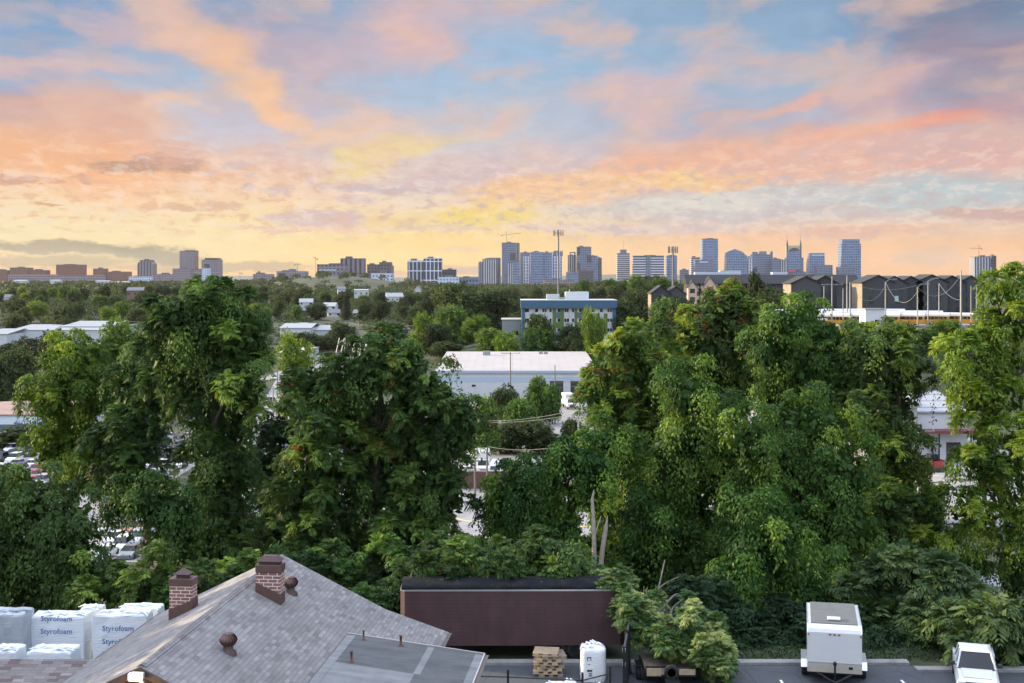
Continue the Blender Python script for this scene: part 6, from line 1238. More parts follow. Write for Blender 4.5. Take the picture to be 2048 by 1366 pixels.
mast(1117, 459, 300, 600, ((1.6, 2.1), (10.5, 1.8)), 'tall grey phone mast with two antenna rings behind the blue-banded building'); mast(1346, 493, 250, 600, ((1.2, 1.7),), 'shorter phone mast with one antenna ring before the wide banded tower')
# ------------------------------------------------ dark townhouses and the bus yard
M_char = pm('charcoal_board', (.045,.047,.052), .8, var=.15, scale=.6); M_char2 = pm('slate_board', (.062,.064,.07), .8, var=.15, scale=.6); M_tan = pm('sunlit_tan_side', (.29,.23,.18), .8, var=.12, scale=.5); M_dkroof = pm('dark_shingle', (.026,.027,.031), .9, var=.2)
def townhouse(label, px, yr, yb, d, w, dep, side_tan, mat, group='dark townhouses', rise=2.4, lit=0, rz=0.):
    x = X(px, d); zb = Z(yb, d); T = thing('townhouse', label, 'house', (x, d, zb), rz, group); h = Z(yr, d)-zb; e = h-rise; hw = w/2
    mb = MB(); mb.prism([(-hw, -4), (hw, -4), (hw, e), (0, h), (-hw, e)], 'y', 0, dep); mb.build('wall', mat, T)
    if side_tan: prt(T, 'side_wall', M_tan, (-hw-.06, -hw-.003, .0, dep*.98, -4, e-.25))  # warm low sun put into a tan skin over the left wall
    mb = MB(); o = .45; k = rise/hw
    for s in (-1, 1): mb.slab([(0, -o, h+.22), (0, dep+o, h+.22), (s*(hw+o), dep+o, e-o*k+.22), (s*(hw+o), -o, e-o*k+.22)][::-s], .2)
    mb.build('roof', M_dkroof, T)
    for k in range(3):
        z = e-2.6-k*3.1
        if z < -1: continue
        for sx_ in ((-.45, .45) if w > 7 else (0,)):
            f = prt(T, 'window', M_win, (sx_*hw-.65, sx_*hw+.65, -.05, -.004, z, z+1.7))
            pass
    if lit: prt(T, 'sign_window', pm('pale_window', (.45,.62,.60), .3), (-hw*.3, hw*.3, -.07, -.052, 3.6, 5.2))
    return T
townhouse('charcoal gabled house left of the second mast', 1322, 572, 612, 225, 6.4, 10, True, M_char); townhouse('charcoal gabled house right of the second mast', 1352, 573, 612, 226, 6.6, 10, False, M_char2)
for k, (px, yr, yb, d, w, st, m_, l) in enumerate(((1612, 553, 640, 196, 8.5, True, M_char2, 'house with its side coloured tan as if sunlit, dark hipped roof, nearest the gabled row'), (1650, 552, 640, 199, 7, False, M_char, 'dark house just right of the tan-sided one nearest the gabled row'), (1757, 551, 632, 190, 9., True, M_char, 'tall charcoal house, left wall coloured tan as if sunlit, behind the buses'), (1789, 553, 628, 196, 7.5, False, M_char2, 'charcoal house right of the tall tan-walled one'), (1822, 553, 626, 198, 7.5, False, M_char, 'charcoal house two along from the tall tan-walled one'), (1864, 550, 626, 198, 9, False, M_char2, 'wide gabled charcoal house in the middle of the row behind the buses'), (1904, 552, 626, 199, 8, False, M_char, 'charcoal house right of the wide gabled one'), (1942, 552, 626, 200, 7.5, False, M_char2, 'charcoal house at the right end, against the airy tree'))): townhouse(l, px, yr, yb, d, w, 11, st, m_, rise=2.0, lit=1 if k in (3,) else 0)
# the long roof behind with a row of lit gables
d = 236; T = thing('apartment_row', 'long dark-roofed apartment row, the gables at its left end coloured peach as if lit', 'building', (X(1540, d), d, Z(640, d))); zb = T.location.z; f_ = lambda px: X(px, d)-T.location.x
zt = Z(549, d)-zb; prt(T, 'wall', M_char2, (f_(1378), f_(1722), 2, 13, -4, zt-3)); mb = MB(); mb.prism([(1.2, zt-3.2), (7.5, zt), (13.8, zt-3.2)], 'x', f_(1374), f_(1724)); mb.build('roof', M_dkroof, T)
M_peach = pm('peach_lit_gable', (.60,.44,.33), .8, var=.1)  # warm evening light put into the gable colour
for px, hw, up in ((1384,1.5,.4),(1394.5,1.2,-.5),(1404,1.2,-.4),(1419,2.0,1.0),(1433,1.3,-.2),(1446,1.3,.0),(1460,1.7,.8),(1507,1.8,.7)):
    e = zt-4.6+up; mb = MB(); x = f_(px); mb.prism([(x-hw, -4), (x+hw, -4), (x+hw, e), (x, e+hw*1.35), (x-hw, e)], 'y', -.6-(.5 if up > .3 else 0), 1.99); gb = mb.build('gable', M_peach, T)
    mb = MB(); yy = -.9-(.5 if up > .3 else 0)
    for s in (-1, 1): mb.slab([(x, yy, e+hw*1.35+.2), (x, 5, e+hw*1.35+.2), (x+s*(hw+.3), 5, e-.25), (x+s*(hw+.3), yy, e-.25)][::-s], .18)
    mb.build('gable_roof', M_dkroof, gb)
    prt(T, 'window', M_win, (x-hw*.55, x+hw*.55, yy+.22, yy+.296, e-2.2, e-.7)); prt(T, 'window', M_win, (x-hw*.55, x+hw*.55, yy+.22, yy+.296, e-5.2, e-3.6))
# buses
M_bus = pm('bus_yellow', (.36,.18,.02), .4, var=.08, dirt=.2, dscale=.5); M_busr = pm('bus_roof_white', (.56,.56,.57), .5, var=.05)
def busform():
    T = thing('school_bus', None, 'bus'); mb = MB(); w = 1.2; L = 10.5
    mb.prism([(-w, .55), (w, .55), (w, 2.35), (-w, 2.35)], 'y', .0, L); loft(mb, [[(-.95, -1.7, .5), (.95, -1.7, .5), (.9, -1.7, 1.35), (-.9, -1.7, 1.35)], [(-1.1, -.003, .5), (1.1, -.003, .5), (1.05, -.003, 1.6), (-1.05, -.003, 1.6)]]); mb.build('body', M_bus, T)
    mb = MB(); mb.prism([(-w, 2.353), (w, 2.353), (w, 2.75), (w-.3, 3.02), (0, 3.1), (-w+.3, 3.02), (-w, 2.75)], 'y', -.05, L+.05); mb.build('roof', M_busr, T)
    for s in (-1, 1): prt(T, 'side_window', M_win, *[(s*w-.012 if s > 0 else -w-.02, s*w+.02 if s > 0 else -w+.012, .5+k*.95, 1.3+k*.95, 1.6, 2.25) for k in range(10)])
    prt(T, 'windscreen', M_win, (-1.05, 1.05, -.03, -.004, 1.65, 2.3)); prt(T, 'rear_window', M_win, (-.9, .9, L+.004, L+.03, 1.6, 2.2)); prt(T, 'grille', M_steel, (-.6, .6, -1.74, -1.703, .6, 1.15))
    for s in (-1, 1):
        prt(T, 'headlight', M_head, (s*.75-.12, s*.75+.12, -1.74, -1.703, .8, 1.05))
        for y in (-.9, 7.6): mb = MB(); mb.lathe([(.001, -.15), (.3, -.14), (.48, -.13), (.48, .13), (.3, .14), (.001, .15)], (s*1.05, y, .48), 14, axis='x'); mb.build('wheel', M_rub, T)
    return T
BUS = busform(); used = False
rows = [(156, 20, 66, 8), (166, 18, 64, 9), (177, 15, 66, 8)]
for ri, (yb_, rz, xs, n) in enumerate(rows):
    for k in range(n):
        x = xs+k*(5.4 if ri else 6.0); y = yb_+k*.5; loc = (x, y, g1(x, y)+.07); l = f'yellow school bus with a white roof, number {k+1} from the left in the {("front","middle","back")[ri]} row of the yard'
        l = f'{("leftmost","second","third","fourth","fifth","sixth","seventh","eighth","ninth")[k]} white-roofed yellow bus from the left in the {("front","middle","back")[ri]} bus row'
        if not used: used = True; BUS.location = RL(loc); BUS.rotation_euler = (0, 0, R(62+rz/4)); BUS['label'] = l; BUS['group'] = 'school buses in the yard'
        else: dup(BUS, loc, R((62, 74, 80)[ri]+rnd.uniform(-4, 4)), l, 'school buses in the yard')
d = 146; T = thing('yard_fence', 'low tan wall and pale rails along the front of the bus yard', 'fence', (X(1810, d), d, g1(X(1810, d), d))); zz = Z(650, d)-T.location.z
prt(T, 'panel', pm('tan_block', (.30,.22,.17), .9, var=.2), (-14, 16, 0, .3, -4, zz)); prt(T, 'rail', M_alu, (-14, 16, -.05, -.003, zz-.9, zz-.75)); prt(T, 'rail', M_alu, (-14, 16, -.05, -.003, zz-.3, zz-.15))
d = 152; T = thing('site_cabin', 'pale grey cabin at the left end of the bus yard', 'cabin', (X(1748, d), d, g1(X(1748, d), d))); zz = Z(617, d)-T.location.z; prt(T, 'wall', M_white, (-1.9, 2.6, 0, 5, -.5, zz-.2)); prt(T, 'roof', M_metroof, (-2.1, 2.8, -.2, 5.2, zz-.197, zz)); prt(T, 'door', M_win, (.2, 1.1, -.04, -.004, 0, 2.))
PP = [(1664, 552, 150, 1, 'first tall pole left of the bus yard, with a crossarm', .12), (1694, 551, 160, 0, 'pale thin pole rising before the long dark roof', .13), (1700, 565, 140, 0, 'wooden pole where the yard cables start', .13), (1771, 564, 140, 0, 'pole holding the cable loops, left of the middle', .13), (1835, 574, 136, 0, 'short pole with a lamp in the middle of the cable loops', .12), (1856, 562, 150, 0, 'pole behind the middle of the bus yard', .12), (1878, 567, 160, 0, 'wooden pole before the wide gabled house', .12), (1922, 541, 140, 0, 'tall stout pole at the right of the bus yard', .2), (1953, 570, 140, 0, 'leaning thin pole by the airy tree', .1), (1942, 572, 150, 0, 'short pole just left of the airy tree', .1), (1648, 572, 150, 0, 'short pole at the left of the yard poles', .11), (1686, 577, 150, 0, 'lower pole among the yard poles', .09)]
tp = {}
for px, py, d, arm, l, rad in PP: tp[px] = upole(px, py, d, l, ((1.9, 2.4),) if arm else (), rad, M_gpole, lamp=(1 if px in (1835, 1856, 1771) else 0), group='poles round the bus yard')['_top']
seq = [1700, 1771, 1835, 1953]
for a, b, s in ((1700, 1771, 3.4), (1771, 1835, 3.2), (1835, 1922, 3.0)): wire(f'drooping pale cable between the yard poles, {dict([(1700,"left"),(1771,"middle"),(1835,"right")])[a]} span', tp[a], Vector(tp[b])-Vector((0, 0, .8)), s, .036, M_lwire)
wire('cable rising right from the yard poles to the rooftops', Vector(tp[1700])-Vector((0, 0, .2)), P(1880, 552, 140), 2., .036, M_lwire); wire('pale cable falling left of the bus yard into the trees', P(1690, 625, 120), P(1760, 650, 110), .8, .036, M_lwire); wire('cable from the wooden pole down to the tall stout pole', Vector(tp[1878]), P(1922, 600, 140), 1., .036, M_lwire)
# ------------------------------------------------ houses on the wooded slopes
M_hw = pm('house_white', (.50,.51,.53), .7); M_hr = pm('house_roof_grey', (.20,.20,.22), .9); M_hr2 = pm('house_roof_pale', (.38,.38,.40), .9); M_hb = pm('house_brick', (.20,.12,.10), .9)
def cottage(label, px, pyb, d, w, dep, h, rz, wall, roof, rise=2.2):
    x = X(px, d); z = g1(x, d); zb = max(z, Z(pyb, d)) if pyb else z; T = thing('cottage', label, 'house', (x, d, zb), R(rz), 'houses on the wooded slope'); w *= .86; h *= .85; hw = w/2
    mb = MB(); mb.prism([(0, -3), (dep, -3), (dep, h), (dep/2, h+rise), (0, h)], 'x', -hw, hw); mb.build('wall', wall, T)
    mb = MB(); o = .4; k = rise/(dep/2)
    for s, a in ((-1, 0), (1, dep)): mb.slab([(-hw-o, dep/2, h+rise+.2), (hw+o, dep/2, h+rise+.2), (hw+o, a+s*o, h-o*k+.2), (-hw-o, a+s*o, h-o*k+.2)][::s], .18)
    mb.build('roof', roof, T)
    for kx in np.linspace(-hw+1.4, hw-1.4, max(2, int(w/3.2))): prt(T, 'window', M_win, (kx-.5, kx+.5, -.04, -.004, 1.0, 2.3))
    prt(T, 'door', M_win, (hw-.9, hw-.2, -.045, -.004, 0, 2.0)); return T
cottage('small white cottage with its end wall towards the camera, among the valley trees', 668, 637, 440, 9, 7, 3, 12, M_hw, M_hr); cottage('pale-roofed cottage just above the small white one', 657, 620, 452, 10, 8, 3, -8, M_hw, M_hr2); cottage('white cottage left of the single conifer, roof only showing', 612, 612, 455, 10, 8, 3, 5, M_hw, M_hr2)
cottage('narrow white house high on the slope below the hilltop blocks', 683, 590, 600, 8, 8, 6, 10, M_hw, M_hr); cottage('flat pale house right of the narrow white one', 722, 590, 610, 14, 8, 5, 0, M_hw, M_hr2, .8); cottage('wide grey-roofed house with white gables in the middle of the slope', 790, 603, 600, 17, 11, 5, 14, M_hw, M_hr2, 3.2); cottage('steep white gable poking from the trees below the gridded twins', 842, 588, 640, 5, 6, 5, 80, M_hw, M_hr, 3.2)
cottage('house roof at the foot of the slope by the cable', 717, 640, 440, 9, 8, 3, -10, M_hw, M_hr); cottage('brick house among trees left of the tallest tree', 270, 592, 520, 14, 9, 5, 5, M_hb, M_hr); cottage('white house far left in the woods', 12, 605, 560, 10, 8, 5, 10, M_hw, M_hr)
for px, py, d, w, l in ((205, 566, 1100, 26, 'white block peeping over the woods at far left'), (240, 567, 1150, 34, 'pair of white flats below the round-shouldered tower'), (40, 566, 1000, 22, 'pale block on the left horizon woods'), (110, 565, 1050, 18, 'tiny white block on the left horizon woods')):
    cottage(l, px, py+6, d, w, 12, 9, 0, M_hw, M_hr2, 1.)
# ================================================================= the skyline
fc = lambda *a, **k: facade(*a, **k)
B1 = (.16,.19,.24)
FM = {
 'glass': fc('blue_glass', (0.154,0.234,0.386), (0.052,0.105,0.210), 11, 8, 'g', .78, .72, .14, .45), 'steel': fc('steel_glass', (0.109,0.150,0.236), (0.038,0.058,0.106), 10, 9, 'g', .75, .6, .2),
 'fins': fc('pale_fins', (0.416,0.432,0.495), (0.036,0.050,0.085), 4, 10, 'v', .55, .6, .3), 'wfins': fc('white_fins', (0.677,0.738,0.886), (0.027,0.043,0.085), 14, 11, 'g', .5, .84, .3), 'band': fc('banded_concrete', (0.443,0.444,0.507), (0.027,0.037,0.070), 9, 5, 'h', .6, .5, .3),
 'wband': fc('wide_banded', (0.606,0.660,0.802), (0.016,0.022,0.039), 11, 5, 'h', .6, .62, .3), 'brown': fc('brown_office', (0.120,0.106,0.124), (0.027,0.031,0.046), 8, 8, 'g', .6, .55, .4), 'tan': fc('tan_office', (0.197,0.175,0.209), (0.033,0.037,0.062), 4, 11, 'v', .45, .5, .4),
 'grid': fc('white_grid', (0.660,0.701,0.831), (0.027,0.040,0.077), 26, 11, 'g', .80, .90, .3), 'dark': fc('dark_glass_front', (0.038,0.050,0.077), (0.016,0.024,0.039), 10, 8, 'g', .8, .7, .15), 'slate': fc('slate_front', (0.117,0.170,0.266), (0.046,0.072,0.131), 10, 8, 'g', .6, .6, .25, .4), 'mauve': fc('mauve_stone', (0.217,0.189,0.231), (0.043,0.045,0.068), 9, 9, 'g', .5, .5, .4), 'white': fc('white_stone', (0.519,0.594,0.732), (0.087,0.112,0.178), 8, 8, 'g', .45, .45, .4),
 'rust': fc('sunset_lit_front', (0.187,0.073,0.053), (0.031,0.025,0.033), 8, 9, 'g', .5, .5, .4)}  # red-orange sunset glow put into the wall colour of the far left blocks
M_roofd = pm('roof_plant', (.10,.10,.11), .8); M_craneo = pm('crane_paint', (.16,.09,.05), .6); M_cant = pm('warm_signed_crown', (.45,.40,.25), .5)
def tower(label, d, boxes, cat='tower', name='tower', group=None, rz=0., yb=585):
    """boxes: (part name, px left, px right, py top, material key, depth m, forward shift m[, py bottom])"""
    a = min(b[1] for b in boxes); c = max(b[2] for b in boxes); zb = g1(X((a+c)/2, d), d)-2; T = thing(name, label, cat, (X((a+c)/2, d), d, zb), rz, group)
    for b in boxes:
        x0, x1 = X(b[1], d)-T.location.x, X(b[2], d)-T.location.x; zt = Z(b[3], d)-zb; z0 = Z(b[7], d)-zb if len(b) > 7 else -25.
        mb = MB(); y0 = -b[6]; mb.box(x0, x1, y0, y0+b[5], z0, zt); m_ = b[4] if not isinstance(b[4], str) else FM[b[4]]; o = mb.build(b[0], m_, T)
        if b[0] in ('shaft', 'wing', 'block') and x1-x0 > 12:
            mb = MB(); e = .9; mb.box(x0-.3, x1+.3, y0-.3, y0+b[5]+.3, zt+.003, zt+1.6)
            mb.build('parapet', M_roofd if b[4] not in ('white', 'wfins', 'grid') else FM['white'], T)
            r = random.Random(int(b[1]*7)); xa = x0+(x1-x0)*r.uniform(.15, .4); xb = xa+(x1-x0)*r.uniform(.25, .4); mb = MB(); mb.box(xa, xb, y0+b[5]*.25, y0+b[5]*.7, zt+1.603, zt+r.uniform(4, 7)); mb.build('roof_plant', M_roofd, T)
    return T
def ptower(T, name, m, d, pts, y0, dep):
    """a part with a traced front outline and a real depth"""
    pr = [(X(px, d)-T.location.x, Z(py, d)-T.location.z) for px, py in pts]; mb = MB(); mb.prism(pr, 'y', y0, y0+dep); return mb.build(name, m if not isinstance(m, str) else FM[m], T)
def crane(px, ytop, ybase, xl, xr, d, label, yj=None, lean=0.):
    zb = Z(ybase, d); T = thing('tower_crane', label, 'crane', (X(px, d), d, zb), 0, 'tower cranes'); h = Z(ytop, d)-zb; s = d/F; yj = ytop+5 if yj is None else yj; hj = Z(yj, d)-zb; r_ = .45*s
    mb = MB(); mb.tube([(0, 0, -5), (0, 0, h)], r_*.9, 4); mb.build('tower_mast', M_craneo, T); mb = MB(); mb.tube([((xl-px)*s, 0, hj-lean*(px-xl)*s), (0, 0, hj), ((xr-px)*s, 0, hj+lean*(xr-px)*s)], r_, 4); mb.build('jib', M_craneo, T)
    mb = MB(); q = xl if px-xl < xr-px else xr; mb.box((q-px)*s-r_*2.4, (q-px)*s+r_*2.4, -r_*2, r_*2, hj-r_*5, hj-r_); mb.build('counterweight', M_craneo, T)
    mb = MB(); mb.tube([((xl-px)*s*.9, 0, hj-lean*(px-xl)*s*.9), (0, 0, h), ((xr-px)*s*.8, 0, hj+lean*(xr-px)*s*.8)], r_*.3, 3); mb.build('tie_bar', M_craneo, T)
D = 2500
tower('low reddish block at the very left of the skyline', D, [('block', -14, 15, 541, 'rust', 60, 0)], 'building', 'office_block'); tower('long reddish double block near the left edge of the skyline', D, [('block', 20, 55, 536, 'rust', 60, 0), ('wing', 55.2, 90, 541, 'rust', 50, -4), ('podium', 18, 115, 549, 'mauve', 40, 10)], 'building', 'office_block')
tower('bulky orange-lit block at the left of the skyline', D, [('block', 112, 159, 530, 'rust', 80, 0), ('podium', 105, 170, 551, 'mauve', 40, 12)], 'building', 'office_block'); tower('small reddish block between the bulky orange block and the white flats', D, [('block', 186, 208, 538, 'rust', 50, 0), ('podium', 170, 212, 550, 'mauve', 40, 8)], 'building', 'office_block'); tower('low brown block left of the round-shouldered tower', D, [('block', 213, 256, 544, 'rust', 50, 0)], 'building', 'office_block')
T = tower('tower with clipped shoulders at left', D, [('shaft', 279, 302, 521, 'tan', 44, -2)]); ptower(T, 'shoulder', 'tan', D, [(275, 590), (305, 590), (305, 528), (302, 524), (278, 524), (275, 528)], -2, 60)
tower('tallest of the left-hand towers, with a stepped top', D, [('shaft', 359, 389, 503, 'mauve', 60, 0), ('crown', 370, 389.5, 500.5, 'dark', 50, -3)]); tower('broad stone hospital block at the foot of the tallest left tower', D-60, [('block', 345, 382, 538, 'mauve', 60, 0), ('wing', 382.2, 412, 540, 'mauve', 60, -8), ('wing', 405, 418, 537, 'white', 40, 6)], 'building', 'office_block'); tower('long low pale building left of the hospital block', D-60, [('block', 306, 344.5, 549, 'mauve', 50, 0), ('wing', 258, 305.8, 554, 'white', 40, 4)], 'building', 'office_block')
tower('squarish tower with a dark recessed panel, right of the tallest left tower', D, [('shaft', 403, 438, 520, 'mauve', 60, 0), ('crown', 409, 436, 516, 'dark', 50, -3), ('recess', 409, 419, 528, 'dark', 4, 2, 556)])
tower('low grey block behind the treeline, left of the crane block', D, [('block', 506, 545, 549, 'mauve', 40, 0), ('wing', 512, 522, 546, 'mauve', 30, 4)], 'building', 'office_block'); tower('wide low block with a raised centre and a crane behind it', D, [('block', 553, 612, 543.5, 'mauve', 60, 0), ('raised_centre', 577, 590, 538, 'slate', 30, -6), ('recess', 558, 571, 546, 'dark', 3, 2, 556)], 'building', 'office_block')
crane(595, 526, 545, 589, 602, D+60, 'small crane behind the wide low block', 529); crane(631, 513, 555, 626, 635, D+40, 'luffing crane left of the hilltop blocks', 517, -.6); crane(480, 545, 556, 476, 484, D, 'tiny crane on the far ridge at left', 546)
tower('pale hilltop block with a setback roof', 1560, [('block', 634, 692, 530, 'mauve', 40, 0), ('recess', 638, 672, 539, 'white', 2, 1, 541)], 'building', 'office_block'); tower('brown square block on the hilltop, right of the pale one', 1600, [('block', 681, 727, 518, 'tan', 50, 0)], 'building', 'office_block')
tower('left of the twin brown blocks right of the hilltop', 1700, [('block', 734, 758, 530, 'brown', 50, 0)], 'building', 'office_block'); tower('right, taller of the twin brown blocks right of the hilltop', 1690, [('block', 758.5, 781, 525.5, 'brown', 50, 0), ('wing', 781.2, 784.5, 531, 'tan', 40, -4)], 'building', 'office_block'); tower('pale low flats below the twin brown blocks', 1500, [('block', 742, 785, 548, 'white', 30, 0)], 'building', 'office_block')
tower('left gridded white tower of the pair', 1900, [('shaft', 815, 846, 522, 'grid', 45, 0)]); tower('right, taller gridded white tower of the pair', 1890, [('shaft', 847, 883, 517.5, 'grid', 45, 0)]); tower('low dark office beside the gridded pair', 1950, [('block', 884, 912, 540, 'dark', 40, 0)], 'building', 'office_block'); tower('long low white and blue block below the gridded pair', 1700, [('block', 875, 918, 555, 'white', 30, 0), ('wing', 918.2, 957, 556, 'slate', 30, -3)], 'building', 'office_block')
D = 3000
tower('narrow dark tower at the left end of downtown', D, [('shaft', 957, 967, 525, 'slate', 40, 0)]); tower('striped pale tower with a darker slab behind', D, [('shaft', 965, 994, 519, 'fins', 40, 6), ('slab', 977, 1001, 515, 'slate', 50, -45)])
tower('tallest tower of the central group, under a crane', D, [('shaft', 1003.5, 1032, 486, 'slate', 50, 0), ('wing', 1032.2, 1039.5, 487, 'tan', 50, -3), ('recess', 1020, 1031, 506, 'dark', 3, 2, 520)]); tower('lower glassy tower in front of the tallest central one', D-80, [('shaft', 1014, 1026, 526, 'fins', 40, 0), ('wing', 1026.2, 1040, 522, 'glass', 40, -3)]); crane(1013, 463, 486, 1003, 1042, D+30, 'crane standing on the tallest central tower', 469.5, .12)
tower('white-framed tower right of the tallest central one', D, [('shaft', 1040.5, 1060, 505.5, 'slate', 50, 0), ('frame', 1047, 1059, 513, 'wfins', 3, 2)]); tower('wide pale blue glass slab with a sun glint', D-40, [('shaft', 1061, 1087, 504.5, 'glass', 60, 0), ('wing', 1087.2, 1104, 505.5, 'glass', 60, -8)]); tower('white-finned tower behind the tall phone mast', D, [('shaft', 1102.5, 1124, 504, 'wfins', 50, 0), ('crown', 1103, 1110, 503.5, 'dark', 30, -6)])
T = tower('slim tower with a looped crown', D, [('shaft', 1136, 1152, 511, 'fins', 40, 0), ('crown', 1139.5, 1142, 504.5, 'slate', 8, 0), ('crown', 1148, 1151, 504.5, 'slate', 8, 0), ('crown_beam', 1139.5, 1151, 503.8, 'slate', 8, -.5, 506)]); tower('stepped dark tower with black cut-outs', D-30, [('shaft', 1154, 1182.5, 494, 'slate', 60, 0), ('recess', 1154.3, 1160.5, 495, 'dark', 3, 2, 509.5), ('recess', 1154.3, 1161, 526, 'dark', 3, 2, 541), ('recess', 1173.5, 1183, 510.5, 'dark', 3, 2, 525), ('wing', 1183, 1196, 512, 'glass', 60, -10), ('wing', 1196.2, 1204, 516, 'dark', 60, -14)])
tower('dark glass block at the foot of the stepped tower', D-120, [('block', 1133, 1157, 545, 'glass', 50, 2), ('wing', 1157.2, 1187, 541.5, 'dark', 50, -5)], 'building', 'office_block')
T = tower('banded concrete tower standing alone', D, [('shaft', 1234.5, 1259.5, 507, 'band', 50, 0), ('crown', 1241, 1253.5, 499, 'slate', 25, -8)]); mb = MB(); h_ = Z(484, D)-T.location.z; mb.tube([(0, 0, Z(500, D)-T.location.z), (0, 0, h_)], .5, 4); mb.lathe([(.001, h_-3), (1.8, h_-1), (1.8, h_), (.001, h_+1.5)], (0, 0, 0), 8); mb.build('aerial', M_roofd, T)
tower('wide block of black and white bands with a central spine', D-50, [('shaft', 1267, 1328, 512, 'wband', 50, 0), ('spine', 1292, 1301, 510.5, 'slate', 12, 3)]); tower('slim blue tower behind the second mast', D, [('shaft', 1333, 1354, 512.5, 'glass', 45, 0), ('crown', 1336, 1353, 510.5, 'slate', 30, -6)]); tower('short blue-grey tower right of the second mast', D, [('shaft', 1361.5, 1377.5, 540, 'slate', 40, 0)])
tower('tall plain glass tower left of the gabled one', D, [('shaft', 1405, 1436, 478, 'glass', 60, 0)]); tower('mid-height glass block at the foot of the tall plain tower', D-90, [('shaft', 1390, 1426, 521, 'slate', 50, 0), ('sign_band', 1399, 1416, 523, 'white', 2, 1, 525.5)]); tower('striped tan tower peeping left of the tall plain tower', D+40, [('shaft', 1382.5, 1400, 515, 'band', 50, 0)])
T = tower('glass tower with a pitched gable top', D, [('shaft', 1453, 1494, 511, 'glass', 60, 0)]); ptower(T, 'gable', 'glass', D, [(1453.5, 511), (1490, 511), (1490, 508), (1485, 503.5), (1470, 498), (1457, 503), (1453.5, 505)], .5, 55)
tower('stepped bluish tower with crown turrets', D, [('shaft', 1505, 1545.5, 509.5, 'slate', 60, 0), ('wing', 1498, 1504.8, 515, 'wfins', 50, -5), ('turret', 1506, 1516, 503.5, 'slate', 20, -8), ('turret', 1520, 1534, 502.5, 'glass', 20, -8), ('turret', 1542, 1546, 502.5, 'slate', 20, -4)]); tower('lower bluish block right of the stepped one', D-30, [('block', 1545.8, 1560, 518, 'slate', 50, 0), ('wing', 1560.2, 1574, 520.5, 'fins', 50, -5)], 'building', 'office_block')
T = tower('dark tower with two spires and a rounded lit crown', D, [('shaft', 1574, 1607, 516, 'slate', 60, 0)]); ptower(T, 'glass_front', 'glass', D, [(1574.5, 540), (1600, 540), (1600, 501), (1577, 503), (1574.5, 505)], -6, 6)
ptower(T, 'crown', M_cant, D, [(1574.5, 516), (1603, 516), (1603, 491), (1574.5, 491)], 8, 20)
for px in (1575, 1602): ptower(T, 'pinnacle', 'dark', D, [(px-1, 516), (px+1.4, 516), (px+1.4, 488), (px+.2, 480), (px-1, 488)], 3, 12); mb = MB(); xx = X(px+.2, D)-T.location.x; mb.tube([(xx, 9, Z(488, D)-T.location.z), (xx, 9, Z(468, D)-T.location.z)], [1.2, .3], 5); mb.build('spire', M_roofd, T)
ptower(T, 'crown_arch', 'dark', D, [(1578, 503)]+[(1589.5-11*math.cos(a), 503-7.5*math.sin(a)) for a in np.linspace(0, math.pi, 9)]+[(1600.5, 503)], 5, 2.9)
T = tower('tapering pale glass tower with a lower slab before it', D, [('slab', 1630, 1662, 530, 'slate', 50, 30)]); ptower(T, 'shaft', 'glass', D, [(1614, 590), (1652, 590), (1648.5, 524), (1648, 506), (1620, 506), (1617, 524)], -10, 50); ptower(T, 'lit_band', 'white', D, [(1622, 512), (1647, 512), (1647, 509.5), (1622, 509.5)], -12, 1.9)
tower('broad dark blue tower at the right of downtown', D, [('shaft', 1683, 1722, 488, 'glass', 60, 0), ('crown', 1685, 1720, 478.5, 'glass', 50, -5)]); tower('low block with a dark dome at the foot of the broad dark blue tower', D-60, [('block', 1678, 1710, 534, 'slate', 50, 0)], 'building', 'office_block')
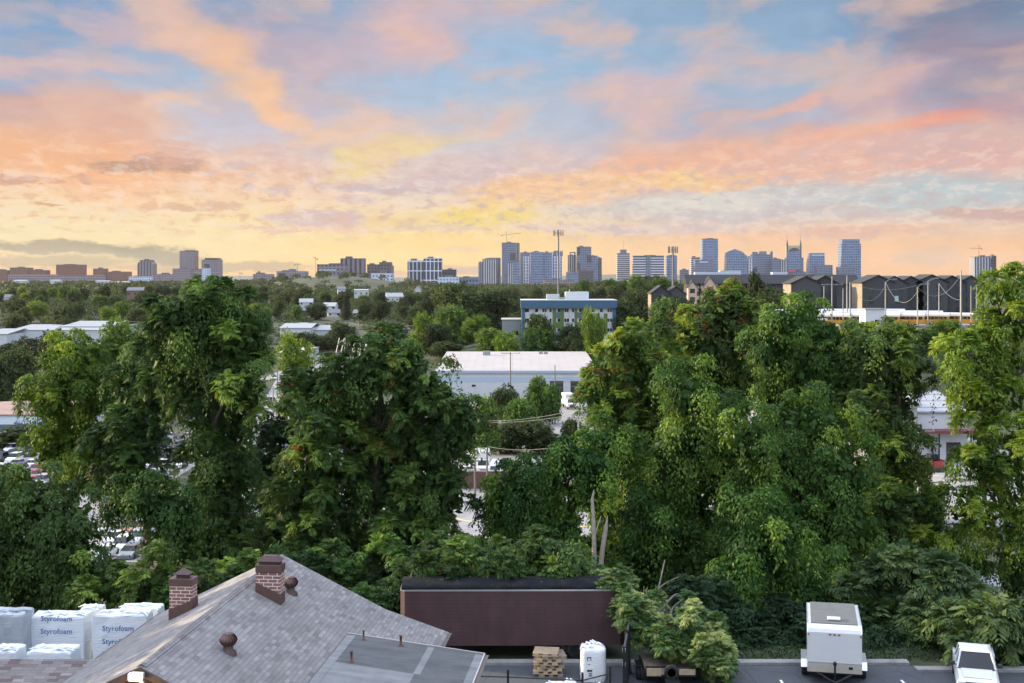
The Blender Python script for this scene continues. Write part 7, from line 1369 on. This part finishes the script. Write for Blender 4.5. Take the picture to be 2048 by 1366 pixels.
tower('long low white building at the foot of the gabled tower', D-200, [('block', 1390, 1440, 545, 'white', 40, 0), ('wing', 1440.2, 1482, 542, 'white', 40, -4)], 'building', 'office_block'); T = tower('long low white building with a red roof sign', D-200, [('block', 1545, 1575, 545, 'white', 40, 0), ('wing', 1575.2, 1612, 544, 'slate', 40, -4)], 'building', 'office_block'); m_rs, t_, b_ = newmat('red_sign_glow'); b_.inputs['Base Color'].default_value = (.6,.06,.06,1); ptower(T, 'roof_sign', m_rs, D-200, [(1577, 544), (1590, 544), (1590, 540.5), (1577, 540.5)], -3, 2)
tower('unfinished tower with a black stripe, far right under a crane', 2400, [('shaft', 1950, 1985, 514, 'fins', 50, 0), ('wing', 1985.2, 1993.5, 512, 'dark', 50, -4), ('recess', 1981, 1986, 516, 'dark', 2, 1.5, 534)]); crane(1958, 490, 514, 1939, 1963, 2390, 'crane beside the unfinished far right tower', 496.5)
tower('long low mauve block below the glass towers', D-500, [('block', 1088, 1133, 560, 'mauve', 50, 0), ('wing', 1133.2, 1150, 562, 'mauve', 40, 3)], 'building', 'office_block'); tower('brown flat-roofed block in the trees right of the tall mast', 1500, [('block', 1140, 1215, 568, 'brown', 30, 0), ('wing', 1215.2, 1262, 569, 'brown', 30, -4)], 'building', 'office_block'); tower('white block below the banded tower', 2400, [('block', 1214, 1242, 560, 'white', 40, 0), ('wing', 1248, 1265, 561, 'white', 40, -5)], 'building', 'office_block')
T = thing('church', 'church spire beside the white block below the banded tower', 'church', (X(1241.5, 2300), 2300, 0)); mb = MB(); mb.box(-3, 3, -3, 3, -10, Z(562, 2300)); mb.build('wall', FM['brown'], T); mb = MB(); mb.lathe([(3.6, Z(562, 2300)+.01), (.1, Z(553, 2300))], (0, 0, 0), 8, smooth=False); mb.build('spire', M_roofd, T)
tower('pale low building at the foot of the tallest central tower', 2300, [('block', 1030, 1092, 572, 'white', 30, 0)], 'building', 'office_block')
# ----------------------------------------------------------------- air
mh = bpy.data.materials.new('haze_air'); mh.use_nodes = True; t = NT(mh.node_tree); mh.node_tree.nodes.remove(mh.node_tree.nodes['Principled BSDF'])
pv = t.n('ShaderNodeVolumePrincipled'); pv.inputs['Color'].default_value = (.93,.90,.94,1); pv.inputs['Density'].default_value = HAZE; pv.inputs['Anisotropy'].default_value = .25; t.l(pv.outputs[0], mh.node_tree.nodes['Material Output'].inputs['Volume'])
mb = MB(); mb.box(-6900, 6900, -130, 16300, -60, 320); tag(mb.build('haze', mh), 'thin evening haze over the valley and the city', kind='stuff')
